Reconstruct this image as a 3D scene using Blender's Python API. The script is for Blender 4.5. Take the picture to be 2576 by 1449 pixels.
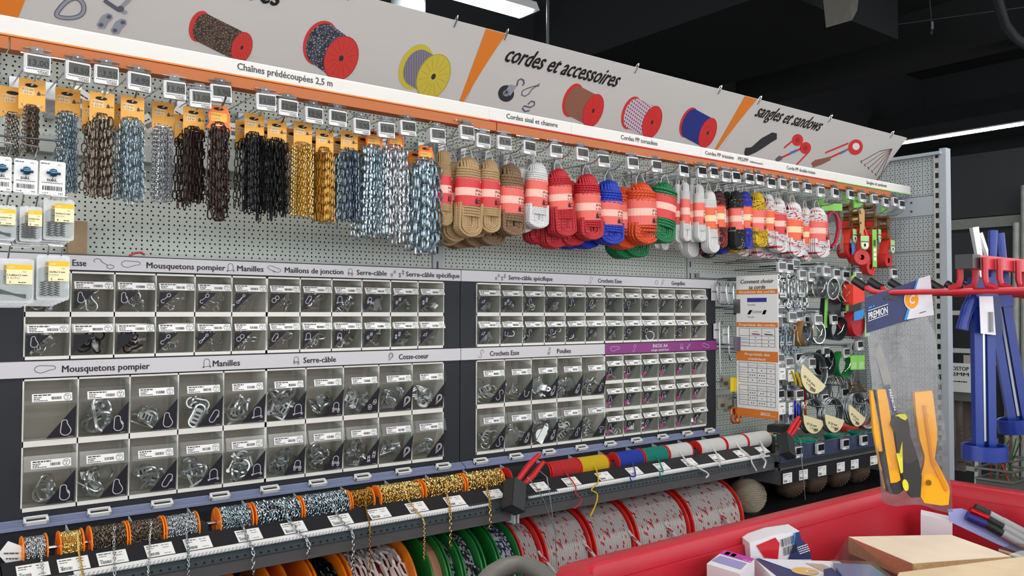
import bpy, math, random
import numpy as np
from mathutils import Vector, Matrix
for _o in list(bpy.data.objects): bpy.data.objects.remove(_o)
scn = bpy.context.scene
rnd = random.Random(7)
PI = math.pi
# ---------------------------------------------------------------- camera
W, H, FPX = 2576.0, 1449.0, 2113.8
YAW, PIT, ROLL = 0.66507, 0.02849, 0.0020
CAM = Vector((-1.5874, -2.4440, 1.5))
_c, _s = math.cos(YAW), math.sin(YAW)
_R = Vector((_c, -_s, 0)); _F = Vector((_s*math.cos(PIT), _c*math.cos(PIT), math.sin(PIT)))
_U = _R.cross(_F)
_R2 = _R*math.cos(ROLL) + _U*math.sin(ROLL); _U2 = -_R*math.sin(ROLL) + _U*math.cos(ROLL)
cam = bpy.data.cameras.new('camera'); camo = bpy.data.objects.new('camera', cam)
scn.collection.objects.link(camo)
cam.sensor_width = 36.0; cam.lens = FPX/W*36.0; cam.clip_start = 0.02; cam.clip_end = 60
camo.matrix_world = Matrix(((_R2.x, _U2.x, -_F.x, CAM.x), (_R2.y, _U2.y, -_F.y, CAM.y), (_R2.z, _U2.z, -_F.z, CAM.z), (0, 0, 0, 1)))
scn.camera = camo
# ---------------------------------------------------------------- world, light, exposure
wd = bpy.data.worlds.new('store_air'); scn.world = wd; wd.use_nodes = True
wd.node_tree.nodes['Background'].inputs[0].default_value = (0.95, 0.97, 1.0, 1)
wd.node_tree.nodes['Background'].inputs[1].default_value = 2.5
scn.view_settings.view_transform = 'Standard'; scn.view_settings.look = 'None'
scn.view_settings.exposure = 0.06; scn.view_settings.gamma = 1.0; scn.view_settings.use_curve_mapping = False
LAMPS = []     # (x, y, z, length, along, watts) linear luminaires of the store
for _x in (-3.0, -1.0, 1.0, 3.0): LAMPS.append((_x, -1.15, 3.10, 1.5, 'x', 7))
for _x in (-3.0, -0.6, 1.8): LAMPS.append((_x, -3.3, 3.10, 1.5, 'x', 14))
for _x in (-3.0, -0.6, 1.8): LAMPS.append((_x, -5.6, 3.10, 1.5, 'x', 14))
for _i, (x, y, z, ln, al, wt) in enumerate(LAMPS):
    li = bpy.data.lights.new('tube_light', 'AREA'); li.shape = 'RECTANGLE'
    li.size = ln; li.size_y = 0.14; li.energy = wt; li.color = (1.0, 0.985, 0.96)
    lo = bpy.data.objects.new('tube_light', li); lo.location = (x, y, z-0.035)
    if al == 'y': lo.rotation_euler = (0, 0, PI/2)
    scn.collection.objects.link(lo)
# ---------------------------------------------------------------- pixel helpers
def ray(u, v): return _F + _R2*((u-W/2)/FPX) + _U2*((H/2-v)/FPX)
def at(u, v, x=None, y=None, z=None):
    d = ray(u, v)
    t = (x-CAM.x)/d.x if x is not None else (y-CAM.y)/d.y if y is not None else (z-CAM.z)/d.z
    return CAM + d*t
# ---------------------------------------------------------------- materials
def lin(c): return tuple((v/255/12.92 if v/255 <= .04045 else ((v/255+.055)/1.055)**2.4) for v in c)
MATS = {}
def mat(name, rgb, rough=.5, metal=0.0, spec=.5, emit=0, alpha=1.0, coat=0):
    if name in MATS: return MATS[name]
    m = bpy.data.materials.new(name); m.use_nodes = True; b = m.node_tree.nodes['Principled BSDF']
    c = lin(rgb)
    b.inputs['Base Color'].default_value = (*c, 1); b.inputs['Roughness'].default_value = rough
    b.inputs['Metallic'].default_value = metal; b.inputs['Specular IOR Level'].default_value = spec
    if coat: b.inputs['Coat Weight'].default_value = coat
    if emit:
        b.inputs['Emission Color'].default_value = (*c, 1); b.inputs['Emission Strength'].default_value = emit
    MATS[name] = m; return m
class G:
    """small shader graph helper"""
    def __init__(s, name, rough=.5, metal=0.0):
        s.m = bpy.data.materials.new(name); s.m.use_nodes = True; s.nt = s.m.node_tree; s.b = s.nt.nodes['Principled BSDF']
        s.b.inputs['Roughness'].default_value = rough; s.b.inputs['Metallic'].default_value = metal; MATS[name] = s.m
    def n(s, t, **kw):
        nd = s.nt.nodes.new(t)
        for k, v in kw.items(): setattr(nd, k, v)
        return nd
    def link(s, a, b): s.nt.links.new(a, b)
    def put(s, sock, v):
        if hasattr(v, 'links'): s.link(v, sock)
        else: sock.default_value = v
    def math(s, op, a, b=0.0, c=None):
        nd = s.n('ShaderNodeMath', operation=op); s.put(nd.inputs[0], a); s.put(nd.inputs[1], b)
        if c is not None: s.put(nd.inputs[2], c)
        return nd.outputs[0]
    def xyz(s, src='Object'):
        if src == 'UV': o = s.n('ShaderNodeUVMap').outputs[0]
        else: o = s.n('ShaderNodeTexCoord').outputs[src]
        sp = s.n('ShaderNodeSeparateXYZ'); s.link(o, sp.inputs[0]); return sp.outputs[0], sp.outputs[1], sp.outputs[2], o
    def mix(s, f, a, b):
        nd = s.n('ShaderNodeMix', data_type='RGBA'); s.put(nd.inputs[0], f)
        for i, v in ((6, a), (7, b)):
            if hasattr(v, 'links'): s.link(v, nd.inputs[i])
            else: nd.inputs[i].default_value = (*lin(v), 1)
        return nd.outputs[2]
    def comb(s, a, b, c=0.0):
        nd = s.n('ShaderNodeCombineXYZ'); s.put(nd.inputs[0], a); s.put(nd.inputs[1], b); s.put(nd.inputs[2], c); return nd.outputs[0]
    def noise(s, vec, scale, detail=3, rough=.5):
        nd = s.n('ShaderNodeTexNoise'); s.link(vec, nd.inputs['Vector']); nd.inputs['Scale'].default_value = scale
        nd.inputs['Detail'].default_value = detail; nd.inputs['Roughness'].default_value = rough; return nd.outputs[0]
    def color(s, v):
        if hasattr(v, 'links'): s.link(v, s.b.inputs['Base Color'])
        else: s.b.inputs['Base Color'].default_value = (*lin(v), 1)
    def bump(s, h, strength=.5, dist=.001):
        nd = s.n('ShaderNodeBump'); nd.inputs['Strength'].default_value = strength; nd.inputs['Distance'].default_value = dist
        s.link(h, nd.inputs['Height']); s.link(nd.outputs[0], s.b.inputs['Normal'])
def speck(name, rgb, rough=.5, metal=0.0, amt=.12, scale=40, bump=0, spec=.5):
    """plain material with a little mottling"""
    if name in MATS: return MATS[name]
    g = G(name, rough, metal); x, y, z, o = g.xyz('Object'); nz = g.noise(o, scale, 4)
    d = tuple(max(0, c*(1-amt)) for c in rgb); l = tuple(min(255, c*(1+amt)) for c in rgb)
    g.color(g.mix(nz, d, l)); g.b.inputs['Specular IOR Level'].default_value = spec
    if bump: g.bump(nz, bump, .0006)
    return g.m
def pegboard(name, rgb, axis):
    """perforated steel: rows of fine holes alternating with wider spaced rows"""
    g = G(name, .55); x, y, z, o = g.xyz('Object'); h = x if axis == 'x' else y
    p, V = .0143, .0237
    def holes(px, off):
        a = g.math('SUBTRACT', g.math('MODULO', g.math('ADD', h, 600*px), px), px/2)
        b = g.math('SUBTRACT', g.math('MODULO', g.math('ADD', z, off), V), V/2)
        r = g.math('SQRT', g.math('ADD', g.math('MULTIPLY', a, a), g.math('MULTIPLY', b, b)))
        return g.math('LESS_THAN', r, .0026)
    f = g.math('MAXIMUM', holes(p, 0), holes(p*5/3, V/2))
    # plain folded margins beside the uprights
    nz = g.noise(o, 3, 2)
    base = g.mix(nz, tuple(c*.96 for c in rgb), rgb)
    g.color(g.mix(f, base, (6, 7, 8))); g.b.inputs['Specular IOR Level'].default_value = .3
    return g.m
def rope_mat(name, c1, dark=.55, pitch=.012, strands=1, fleck=None, thr=.8, braid=False, rough=.75, fl=.012):
    g = G(name, rough); u, v, w, o = g.xyz('UV')
    k = 1.0/pitch
    if braid:
        a = g.math('PINGPONG', g.math('ADD', g.math('MULTIPLY', u, k), g.math('MULTIPLY', v, 6)), .5)
        b = g.math('PINGPONG', g.math('SUBTRACT', g.math('MULTIPLY', u, k), g.math('MULTIPLY', v, 6)), .5)
        hgt = g.math('MULTIPLY', g.math('MAXIMUM', a, b), 2)
    else:
        hgt = g.math('MULTIPLY', g.math('PINGPONG', g.math('ADD', g.math('MULTIPLY', u, k), g.math('MULTIPLY', v, strands)), .5), 2)
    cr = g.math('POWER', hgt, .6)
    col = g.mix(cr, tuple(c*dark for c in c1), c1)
    nz = g.noise(o, 900, 2)
    col = g.mix(g.math('MULTIPLY', nz, .25), col, tuple(c*.8 for c in c1))
    if fleck:
        fu = g.math('FLOOR', g.math('DIVIDE', u, fl)); fv = g.math('FLOOR', g.math('MULTIPLY', g.math('ADD', v, g.math('MULTIPLY', u, 9.0)), 5))
        wn = g.n('ShaderNodeTexWhiteNoise', noise_dimensions='2D'); g.link(g.comb(fu, fv), wn.inputs['Vector'])
        fm = g.math('GREATER_THAN', wn.outputs[0], thr)
        col = g.mix(fm, col, fleck)
    g.color(col); g.bump(hgt, .7, .0012); return g.m
def clear_mat(name, tint=(235, 240, 240), gloss=.10, rough=.06):
    if name in MATS: return MATS[name]
    m = bpy.data.materials.new(name); m.use_nodes = True; nt = m.node_tree; nt.nodes.clear()
    o = nt.nodes.new('ShaderNodeOutputMaterial'); mx = nt.nodes.new('ShaderNodeMixShader')
    t = nt.nodes.new('ShaderNodeBsdfTransparent'); t.inputs[0].default_value = (*lin(tint), 1)
    gl = nt.nodes.new('ShaderNodeBsdfGlossy'); gl.inputs['Roughness'].default_value = rough; gl.inputs[0].default_value = (1, 1, 1, 1)
    lw = nt.nodes.new('ShaderNodeLayerWeight'); lw.inputs[0].default_value = .35
    ad = nt.nodes.new('ShaderNodeMath'); ad.operation = 'MULTIPLY_ADD'; ad.inputs[1].default_value = .38; ad.inputs[2].default_value = gloss
    nt.links.new(lw.outputs['Fresnel'], ad.inputs[0]); nt.links.new(ad.outputs[0], mx.inputs[0])
    nt.links.new(t.outputs[0], mx.inputs[1]); nt.links.new(gl.outputs[0], mx.inputs[2]); nt.links.new(mx.outputs[0], o.inputs[0])
    MATS[name] = m; return m
def film_mat(name, rgb, haze=.4, gloss=.12, rough=.2):
    m = bpy.data.materials.new(name); m.use_nodes = True; nt = m.node_tree; nt.nodes.clear()
    o = nt.nodes.new('ShaderNodeOutputMaterial'); t = nt.nodes.new('ShaderNodeBsdfTransparent'); d = nt.nodes.new('ShaderNodeBsdfDiffuse'); d.inputs[0].default_value = (*lin(rgb), 1)
    gl = nt.nodes.new('ShaderNodeBsdfGlossy'); gl.inputs['Roughness'].default_value = rough
    a = nt.nodes.new('ShaderNodeMixShader'); b = nt.nodes.new('ShaderNodeMixShader'); b.inputs[0].default_value = gloss
    tc = nt.nodes.new('ShaderNodeTexCoord'); nz = nt.nodes.new('ShaderNodeTexNoise'); nz.inputs['Scale'].default_value = 60; nz.inputs['Detail'].default_value = 5
    mr = nt.nodes.new('ShaderNodeMapRange'); mr.inputs[3].default_value = haze*.6; mr.inputs[4].default_value = haze*1.4
    nt.links.new(tc.outputs['Object'], nz.inputs['Vector']); nt.links.new(nz.outputs[0], mr.inputs[0]); nt.links.new(mr.outputs[0], a.inputs[0])
    bp_ = nt.nodes.new('ShaderNodeBump'); bp_.inputs['Strength'].default_value = .4; bp_.inputs['Distance'].default_value = .002; nt.links.new(nz.outputs[0], bp_.inputs['Height']); nt.links.new(bp_.outputs[0], gl.inputs['Normal'])
    nt.links.new(t.outputs[0], a.inputs[1]); nt.links.new(d.outputs[0], a.inputs[2]); nt.links.new(a.outputs[0], b.inputs[1]); nt.links.new(gl.outputs[0], b.inputs[2]); nt.links.new(b.outputs[0], o.inputs[0])
    MATS[name] = m; return m
# ---------------------------------------------------------------- text geometry
_tc = {}
def text_geo(s, bold):
    key = (s, bold)
    if key in _tc: return _tc[key]
    cu = bpy.data.curves.new('t', 'FONT'); cu.body = s; cu.size = 1; cu.resolution_u = 2; cu.offset = 0
    ob = bpy.data.objects.new('t', cu); scn.collection.objects.link(ob)
    bpy.context.view_layer.update()
    me = bpy.data.meshes.new_from_object(ob.evaluated_get(bpy.context.evaluated_depsgraph_get()))
    n = len(me.vertices); co = np.zeros(n*3); me.vertices.foreach_get('co', co); co = co.reshape(-1, 3)[:, :2]
    fs = [tuple(p.vertices) for p in me.polygons]
    bpy.data.objects.remove(ob); bpy.data.meshes.remove(me); bpy.data.curves.remove(cu)
    if n: co[:, 0] -= co[:, 0].min(); wd_ = co[:, 0].max()
    else: wd_ = .1
    if bold and n:      # heavier strokes: overlaid shifted copies
        sh_ = [(0, 0), (.05, 0), (.025, .014), (.025, -.014)]
        fs = [tuple(i+n*k for i in f) for k in range(4) for f in fs]; co = np.concatenate([co+np.array(q) for q in sh_]); wd_ += .05
    ly = np.repeat(np.arange(len(co)//max(n, 1)), n) if n else np.zeros(0)      # layer of each vertex, lifted a hair so copies never coincide
    co = np.column_stack([co, ly*7e-5]) if n else np.zeros((0, 3))
    _tc[key] = (co, fs, wd_); return _tc[key]
# ---------------------------------------------------------------- mesh builder
PEND = []
V3 = Vector
class MB:
    def __init__(s): s.v = []; s.f = []; s.m = []; s.uv = []
    def add(s, vs, fs, mi=0, uvs=None):
        n = len(s.v); s.v.extend([tuple(p) for p in vs])
        for i, f in enumerate(fs):
            s.f.append(tuple(k+n for k in f)); s.m.append(mi); s.uv.append(uvs[i] if uvs else None)
        return s
    def box(s, c, d, mi=0, rot=None):
        x, y, z = d[0]/2, d[1]/2, d[2]/2
        vs = [V3(p) for p in ((-x,-y,-z),(x,-y,-z),(x,y,-z),(-x,y,-z),(-x,-y,z),(x,-y,z),(x,y,z),(-x,y,z))]
        if rot is not None: vs = [rot @ p for p in vs]
        c = V3(c)
        return s.add([p+c for p in vs], [(0,3,2,1),(4,5,6,7),(0,1,5,4),(1,2,6,5),(2,3,7,6),(3,0,4,7)], mi)
    def span(s, a, b, mi=0):
        return s.box([(a[i]+b[i])/2 for i in range(3)], [abs(b[i]-a[i]) for i in range(3)], mi)
    def rbox(s, c, d, r, mi=0, rot=None, n=3):
        """rounded (in local xz) box, extruded along y"""
        x, z = d[0]/2-r, d[2]/2-r; pl = []
        for cx, cz, a0 in ((x,z,0),(-x,z,PI/2),(-x,-z,PI),(x,-z,1.5*PI)):
            for k in range(n+1):
                a = a0+k*PI/2/n; pl.append((cx+r*math.cos(a), cz+r*math.sin(a)))
        return s.prism(pl, d[1], c, mi, rot)
    def prism(s, pl, dy, c=(0,0,0), mi=0, rot=None, cap=True):
        n = len(pl); c = V3(c)
        vs = [V3((p[0], -dy/2, p[1])) for p in pl]+[V3((p[0], dy/2, p[1])) for p in pl]
        if rot is not None: vs = [rot @ p for p in vs]
        fs = [(i, i+n, (i+1) % n+n, (i+1) % n) for i in range(n)]
        if cap: fs += [tuple(range(n)), tuple(range(2*n-1, n-1, -1))]
        return s.add([p+c for p in vs], fs, mi)
    def poly(s, pts, mi=0): return s.add(pts, [tuple(range(len(pts)))], mi)
    def tube(s, path, r, seg=8, closed=False, mi=0, cap=True, sx=1.0, up=None):
        P = [V3(p) for p in path]; n = len(P)
        if not hasattr(r, '__len__'): r = [r]*n
        T = []
        for i in range(n):
            a = P[i-1] if (closed or i > 0) else P[i]; b = P[(i+1) % n] if (closed or i < n-1) else P[i]
            d = b-a; T.append(d.normalized() if d.length > 1e-9 else V3((0, 0, 1)))
        u0 = V3(up) if up else (V3((0,0,1)) if abs(T[0].z) < .9 else V3((1,0,0)))
        N = (u0-T[0]*u0.dot(T[0])).normalized(); vs = []; L = [0]
        for i in range(n):
            if i: N = (N-T[i]*N.dot(T[i])); N = N.normalized() if N.length > 1e-6 else V3((1,0,0)); L.append(L[-1]+(P[i]-P[i-1]).length)
            B = T[i].cross(N)
            for k in range(seg):
                a = 2*PI*k/seg; vs.append(P[i]+N*(r[i]*math.cos(a)*sx)+B*(r[i]*math.sin(a)))
        fs = []; uv = []; m = n if closed else n-1
        for i in range(m):
            j = (i+1) % n; l0 = L[i]; l1 = L[i+1] if i+1 < n else L[i]+(P[0]-P[i]).length
            for k in range(seg):
                k2 = (k+1) % seg; fs.append((i*seg+k, j*seg+k, j*seg+k2, i*seg+k2))
                uv.append(((l0, k/seg), (l1, k/seg), (l1, (k+1)/seg), (l0, (k+1)/seg)))
        if cap and not closed:
            fs += [tuple(range(seg)), tuple(range(n*seg-1, (n-1)*seg-1, -1))]; uv += [None, None]
        return s.add(vs, fs, mi, uv)
    def rod(s, a, b, r, seg=8, mi=0): return s.tube([a, b], r, seg, mi=mi)
    def lathe(s, prof, o, ax, seg=24, mi=0, mis=None):
        ax = V3(ax).normalized(); o = V3(o); t = V3((0,0,1)) if abs(ax.z) < .9 else V3((1,0,0))
        N = (t-ax*t.dot(ax)).normalized(); B = ax.cross(N); vs = []
        for r, h in prof:
            for k in range(seg):
                a = 2*PI*k/seg; vs.append(o+ax*h+N*(r*math.cos(a))+B*(r*math.sin(a)))
        for i in range(len(prof)-1):
            n0 = len(s.f)
        fs = []; ms = []
        for i in range(len(prof)-1):
            for k in range(seg): fs.append((i*seg+k, i*seg+(k+1) % seg, (i+1)*seg+(k+1) % seg, (i+1)*seg+k)); ms.append(mis[i] if mis else mi)
        b = len(s.m); s.add(vs, fs, mi)
        for i, q in enumerate(ms): s.m[b+i] = q
        return s
    def ribbon(s, path, w, o, xd, ud, mi=0, closed=False, sc=(1, 1)):
        """flat line drawn in the plane o + x*xd + y*ud"""
        o, xd, ud = V3(o), V3(xd), V3(ud); P = [(p[0]*sc[0], p[1]*sc[1]) for p in path]; n = len(P); vs = []
        for i in range(n):
            a = P[i-1] if (closed or i > 0) else P[i]; b = P[(i+1) % n] if (closed or i < n-1) else P[i]
            dx, dy = b[0]-a[0], b[1]-a[1]; l = math.hypot(dx, dy) or 1; nx, ny = -dy/l*w/2, dx/l*w/2
            for sg in (1, -1): vs.append(o+xd*(P[i][0]+sg*nx)+ud*(P[i][1]+sg*ny))
        m = n if closed else n-1
        return s.add(vs, [(2*i, 2*i+1, 2*((i+1) % n)+1, 2*((i+1) % n)) for i in range(m)], mi)
    def text(s, t, o, xd, ud, h, mi=0, width=None, bold=False, shear=0, align='l'):
        co, fs, w = text_geo(t, bold); xd, ud, o = V3(xd), V3(ud), V3(o)
        kx = (width/w) if width else h
        off = {'l': 0, 'c': -w*kx/2, 'r': -w*kx}[align]
        nr = xd.cross(ud).normalized()
        return s.add([o+xd*(p[0]*kx+p[1]*h*shear+off)+ud*(p[1]*h)+nr*p[2] for p in co], fs, mi)
    def dash(s, o, xd, ud, w, h, mi, r=None):
        """a line of unreadably small print"""
        r = r or rnd; x = 0; o, xd, ud = V3(o), V3(xd), V3(ud)
        while x < w:
            l = min(w-x, h*r.uniform(1.2, 3.5)); a = o+xd*x
            s.poly([a, a+xd*l, a+xd*l+ud*h, a+ud*h], mi); x += l+h*.5
        return s
    def barcode(s, o, xd, ud, w, h, mi, r=None):
        r = r or rnd; x = 0; o, xd, ud = V3(o), V3(xd), V3(ud); q = w/26
        while x < w-q:
            l = q*r.choice((.5, .5, 1, 1.4)); a = o+xd*x; s.poly([a, a+xd*l, a+xd*l+ud*h, a+ud*h], mi); x += l+q*r.choice((.5, .8, 1))
        return s
    def mesh(s, name, mats, smooth=True):
        me = bpy.data.meshes.new(name); me.from_pydata(s.v, [], s.f)
        for m in mats: me.materials.append(MATS[m] if isinstance(m, str) else m)
        if len(mats) > 1: me.polygons.foreach_set('material_index', s.m)
        if any(s.uv):
            ul = me.uv_layers.new(name='UVMap'); dat = []
            for f, q in zip(s.f, s.uv):
                if q: dat += [c for p in q for c in p]
                else: dat += [0.0, 0.0]*len(f)
            ul.data.foreach_set('uv', dat)
        if smooth:
            me.polygons.foreach_set('use_smooth', [True]*len(s.f)); me.set_sharp_from_angle(angle=.7)
        return me
    def build(s, name, mats, parent=None, smooth=True, loc=None, rot=None):
        return obj(name, s.mesh(name, mats if isinstance(mats, (list, tuple)) else [mats], smooth), parent, loc, rot)
def obj(name, me, parent=None, loc=None, rot=None):
    o = bpy.data.objects.new(name, me); PEND.append(o)
    if parent: o.parent = parent
    if loc is not None: o.location = loc
    if rot is not None: o.rotation_euler = rot
    return o
def tag(o, label=None, cat=None, group=None, kind=None):
    if label: o['label'] = label
    if cat: o['category'] = cat
    if group: o['group'] = group
    if kind: o['kind'] = kind
    return o
def thing(name, label, cat, loc=(0, 0, 0), rot=None, group=None):
    o = bpy.data.objects.new(name, None); PEND.append(o); o.location = loc; o.empty_display_size = .02
    if rot is not None: o.rotation_euler = rot
    return tag(o, label, cat, group)
KIDS = {}
def kids(o): return [p for p in PEND if p.parent is o]
def copy_tree(root, loc, label=None, group=None, rot=None, scale=None):
    r = root.copy(); PEND.append(r); r.location = loc
    if rot is not None: r.rotation_euler = rot
    if scale is not None: r.scale = scale
    if label: r['label'] = label
    if group: r['group'] = group
    if root.name not in KIDS:
        KIDS[root.name] = [(c, kids(c)) for c in kids(root)]
    for c, gs in KIDS[root.name]:
        k = c.copy(); PEND.append(k); k.parent = r
        for g in gs:
            q = g.copy(); PEND.append(q); q.parent = k
    return r
X_, Y_, Z_ = V3((1, 0, 0)), V3((0, 1, 0)), V3((0, 0, 1))
ORD = ['first','second','third','fourth','fifth','sixth','seventh','eighth','ninth','tenth','eleventh','twelfth','thirteenth','fourteenth','fifteenth','sixteenth','seventeenth','eighteenth','nineteenth','twentieth']
def rz(a): return Matrix.Rotation(a, 3, 'Z')
def rx(a): return Matrix.Rotation(a, 3, 'X')
def ry(a): return Matrix.Rotation(a, 3, 'Y')
# ---------------------------------------------------------------- palette
mat('white', (236, 236, 234), .45); mat('strip_paper', (216, 214, 208), .6); mat('paper', (240, 240, 238), .6); mat('offwhite', (228, 226, 218), .45)
mat('ink', (20, 20, 22), .6); mat('ink_soft', (70, 70, 74), .6); mat('black', (16, 16, 17), .45)
mat('orange', (226, 128, 44), .5); mat('orange_deep', (178, 98, 46), .55); mat('red', (205, 30, 36), .4); mat('green', (120, 190, 70), .5)
mat('cab_dark', (44, 46, 51), .55, 0, .25); mat('strip_grey', (206, 204, 208), .45); mat('purple', (134, 44, 124), .45); mat('magenta', (208, 42, 150), .5)
mat('navy_tri', (34, 33, 42), .5); mat('icon', (205, 205, 210), .5); mat('bin_in', (184, 177, 166), .6)
mat('zinc_bin', (214, 216, 218), .26, .85); mat('chrome', (205, 208, 210), .22, 1); mat('zinc', (188, 192, 196), .28, 1); mat('zinc_blue', (168, 184, 192), .24, 1)
mat('gold', (224, 192, 122), .24, 1); mat('gold_dark', (176, 132, 62), .3, 1); mat('nickel_brown', (128, 116, 104), .28, 1); mat('bronze_dark', (58, 44, 42), .34, .7)
mat('chain_black', (24, 24, 26), .3, .3); mat('zinc_dark', (126, 140, 152), .27, 1)
mat('steel_dark', (72, 78, 80), .4, .6); mat('shelf_grey', (92, 90, 92), .45, 0, .3); mat('shelf_dark', (48, 58, 62), .42, 0, .3); mat('plinth', (70, 74, 78), .5)
mat('card_orange', (253, 186, 84), .55); mat('card_pale', (250, 214, 160), .55); mat('hanger_orange', (248, 122, 22), .4); mat('tie', (236, 222, 200), .5)
mat('lcd', (62, 64, 60), .25); mat('lcd_dark', (30, 30, 32), .2); mat('tag_white', (214, 214, 214), .35); mat('tag_grey', (196, 196, 198), .4)
clear_mat('clear', (240, 243, 242), .02, .12); clear_mat('clear_bag', (226, 228, 230), .04, .18); clear_mat('clear_thin', (244, 246, 246), -.02, .2); clear_mat('clear_clip', (215, 220, 226), .06, .25)
film_mat('film', (112, 113, 116), .55, .07); film_mat('film_light', (170, 170, 170), .10, .06, .2); film_mat('film_pack', (190, 190, 188), .32, .16, .12)
mat('rail_blue', (126, 136, 168), .4); mat('divider', (176, 180, 182), .45); mat('upright', (172, 180, 188), .45); mat('panel_plain', (184, 190, 188), .5)
pegboard('peg_x', (204, 211, 203), 'x'); pegboard('peg_y', (178, 184, 186), 'y')
mat('spool_orange', (245, 130, 20), .35); mat('spool_red', (214, 40, 34), .4); mat('spool_green', (26, 120, 52), .4)
mat('band_red', (206, 44, 50), .45); mat('band_salmon', (224, 96, 84), .45); mat('band_pale', (240, 186, 170), .5); mat('band_orange', (228, 92, 48), .45); mat('band_cream', (250, 206, 160), .5)
# ================================================================= the setting
def struct(name, mb, mats, smooth=False): return tag(mb.build(name, mats, None, smooth), kind='structure')
speck('floor_tile', (112, 108, 104), .35, amt=.08, scale=6); speck('ceiling_black', (25, 26, 28), .9, amt=.15, scale=2); speck('wall_dark', (40, 43, 44), .7, amt=.1, scale=3)
struct('unseen_light_block', MB().span((-4, -3.4, 0), (6, -3.05, 1.12)), mat('light_block_grey', (80, 78, 76), .6))  # unseen low gondola opposite, added to keep light off the lower shelves
struct('floor', MB().box((2, 0, -.05), (22, 14, .1)), 'floor_tile')
struct('ceiling', MB().box((2, 0, 4.05), (22, 14, .1)), 'ceiling_black')
back = struct('wall_back', MB().box((0, .03, 1.15), (5.4, .03, 2.3)), 'panel_plain')
XL, XR = -1.33, 2.66
for i in range(-2, 2):
    x0 = i*1.33
    MB().span((x0+.022, 0, .1), (x0+1.308, .012, 2.27)).build('perforated_panel', 'peg_x', back, False)
for i in range(-1, 3):
    m = MB(); m.span((i*1.33-.020, -.006, .02), (i*1.33+.020, .013, 2.3), 0)
    for k in range(44): m.span((i*1.33-.006, -.0066, .1+k*.05), (i*1.33+.001, -.005, .124+k*.05), 1)
    m.build('upright', ['panel_plain', 'black'], back, False)
# end panel of the gondola, square to the wall
endw = struct('wall_right', MB().span((2.676, -.46, .02), (2.69, 0, 2.29)), 'panel_plain')
MB().span((2.660, -.455, .05), (2.672, -.01, 1.80)).build('perforated_panel', 'peg_y', endw, False)
MB().span((2.660, -.455, 1.815), (2.672, -.01, 1.99)).build('perforated_panel', 'peg_y', endw, False)
MB().span((2.660, -.455, 2.09), (2.672, -.01, 2.285)).build('perforated_panel', 'peg_y', endw, False)
m = MB(); m.span((2.650, -.455, 1.99), (2.672, -.02, 2.085), 0)
for zz in (2.015, 2.06): m.rod((2.648, -.34, zz), (2.651, -.34, zz), .006, 8, 1)
m.build('crossbar', ['upright', 'ink_soft'], endw, False)
m = MB(); m.span((2.64, -.518, .02), (2.69, -.486, 2.315), 0); m.span((2.645, -.486, .02), (2.69, -.456, 2.30), 1)
for k in range(44):
    z0 = .12+k*.05
    m.poly([(2.6442, -.480, z0), (2.6442, -.464, z0), (2.6442, -.464, z0+.026), (2.6442, -.480, z0+.026)], 2)
m.build('upright', ['upright', 'panel_plain', 'black'], endw, False)
MB().span((2.62, -.50, 2.285), (2.69, 0, 2.30)).build('top_rail', 'upright', endw, False)
# crossbar carrying the chain hooks
o = MB().span((-1.72, -.045, 1.905), (-.02, -.004, 1.948)).build('crossbar', 'panel_plain', back, False)
# far part of the store seen past the end panel
far = struct('wall_far', MB().span((7.4, -4, 0), (7.5, 5.5, 4)), 'wall_dark')
struct('wall_rear', MB().span((-4, 5.4, 0), (7.5, 5.5, 4)), 'wall_dark')
# header board and light beam of the next gondola
t = thing('gondola_header', 'dark grey header board above the ladder display past the end panel', 'sign board', (4.5, 0, 2.1))
MB().span((0, -1.6, .06), (.04, 1.2, .5)).build('board', 'wall_dark', t, False)
MB().span((-.03, -1.6, -.02), (.04, 1.2, .05)).build('beam', speck('beam_green', (112, 116, 108), .5), t, False)
t = thing('gondola', 'tall dark gondola behind the ladders at far right', 'shelving', (4.5, 0, 0))
MB().span((.0, -1.6, 0), (.05, 1.2, 2.06)).build('back_panel', 'wall_dark', t, False)
for yy in (-.28, .62): MB().span((-.04, yy, 0), (.0, yy+.05, 2.07)).build('upright', mat('grey_post', (110, 112, 108), .5), t, False)
for zz in (.82,): MB().span((-.42, -1.4, zz), (0, -.68, zz+.04)).build('shelf', 'grey_post', t, False)
# black duct and ceiling beams
struct('trim_1', MB().span((2.0, .0, 3.1), (3.2, 4.6, 3.5)), mat('duct_black', (30, 31, 33), .8, 0, .2))
struct('trim_2', MB().span((-4, 1.9, 3.3), (7.4, 2.1, 4.0)), 'ceiling_black')
struct('trim_3', MB().span((4.2, -4, 3.25), (4.45, 5, 3.6)), 'ceiling_black')
struct('trim_4', MB().span((6.3, -4, 3.1), (6.6, 5, 3.4)), 'ceiling_black')
# ---- luminaires
def luminaire(loc, ln, along, label, on=1.0):
    t = thing('linear_lamp', label, 'lamp', loc, (0, 0, PI/2 if along == 'y' else 0))
    MB().prism([(-.07, 0), (.07, 0), (.045, .05), (-.045, .05)], ln, (0, 0, 0), 0, rz(PI/2)).build('housing', mat('lamp_body', (200, 200, 200), .4), t, False)
    MB().span((-ln/2+.03, -.055, -.012), (ln/2-.03, .055, .001)).build('diffuser', mat('lamp_glow', (255, 252, 245), .4, emit=9*on), t, False)
    for q in (-.8, .8): MB().rod((q*ln/2, 0, .05), (q*ln/2, 0, 4.0-loc[2]), .003, 6).build('suspension_wire', 'steel_dark', t)
    return t
for i, (x, y, z, ln, al, wt) in enumerate(LAMPS):
    luminaire((x, y, z), ln, al, 'long white ceiling lamp hanging over the aisle, %s in %s row' % (ORD[i % 4 if i < 4 else i-4], 'near' if i < 4 else 'rear'))
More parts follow.
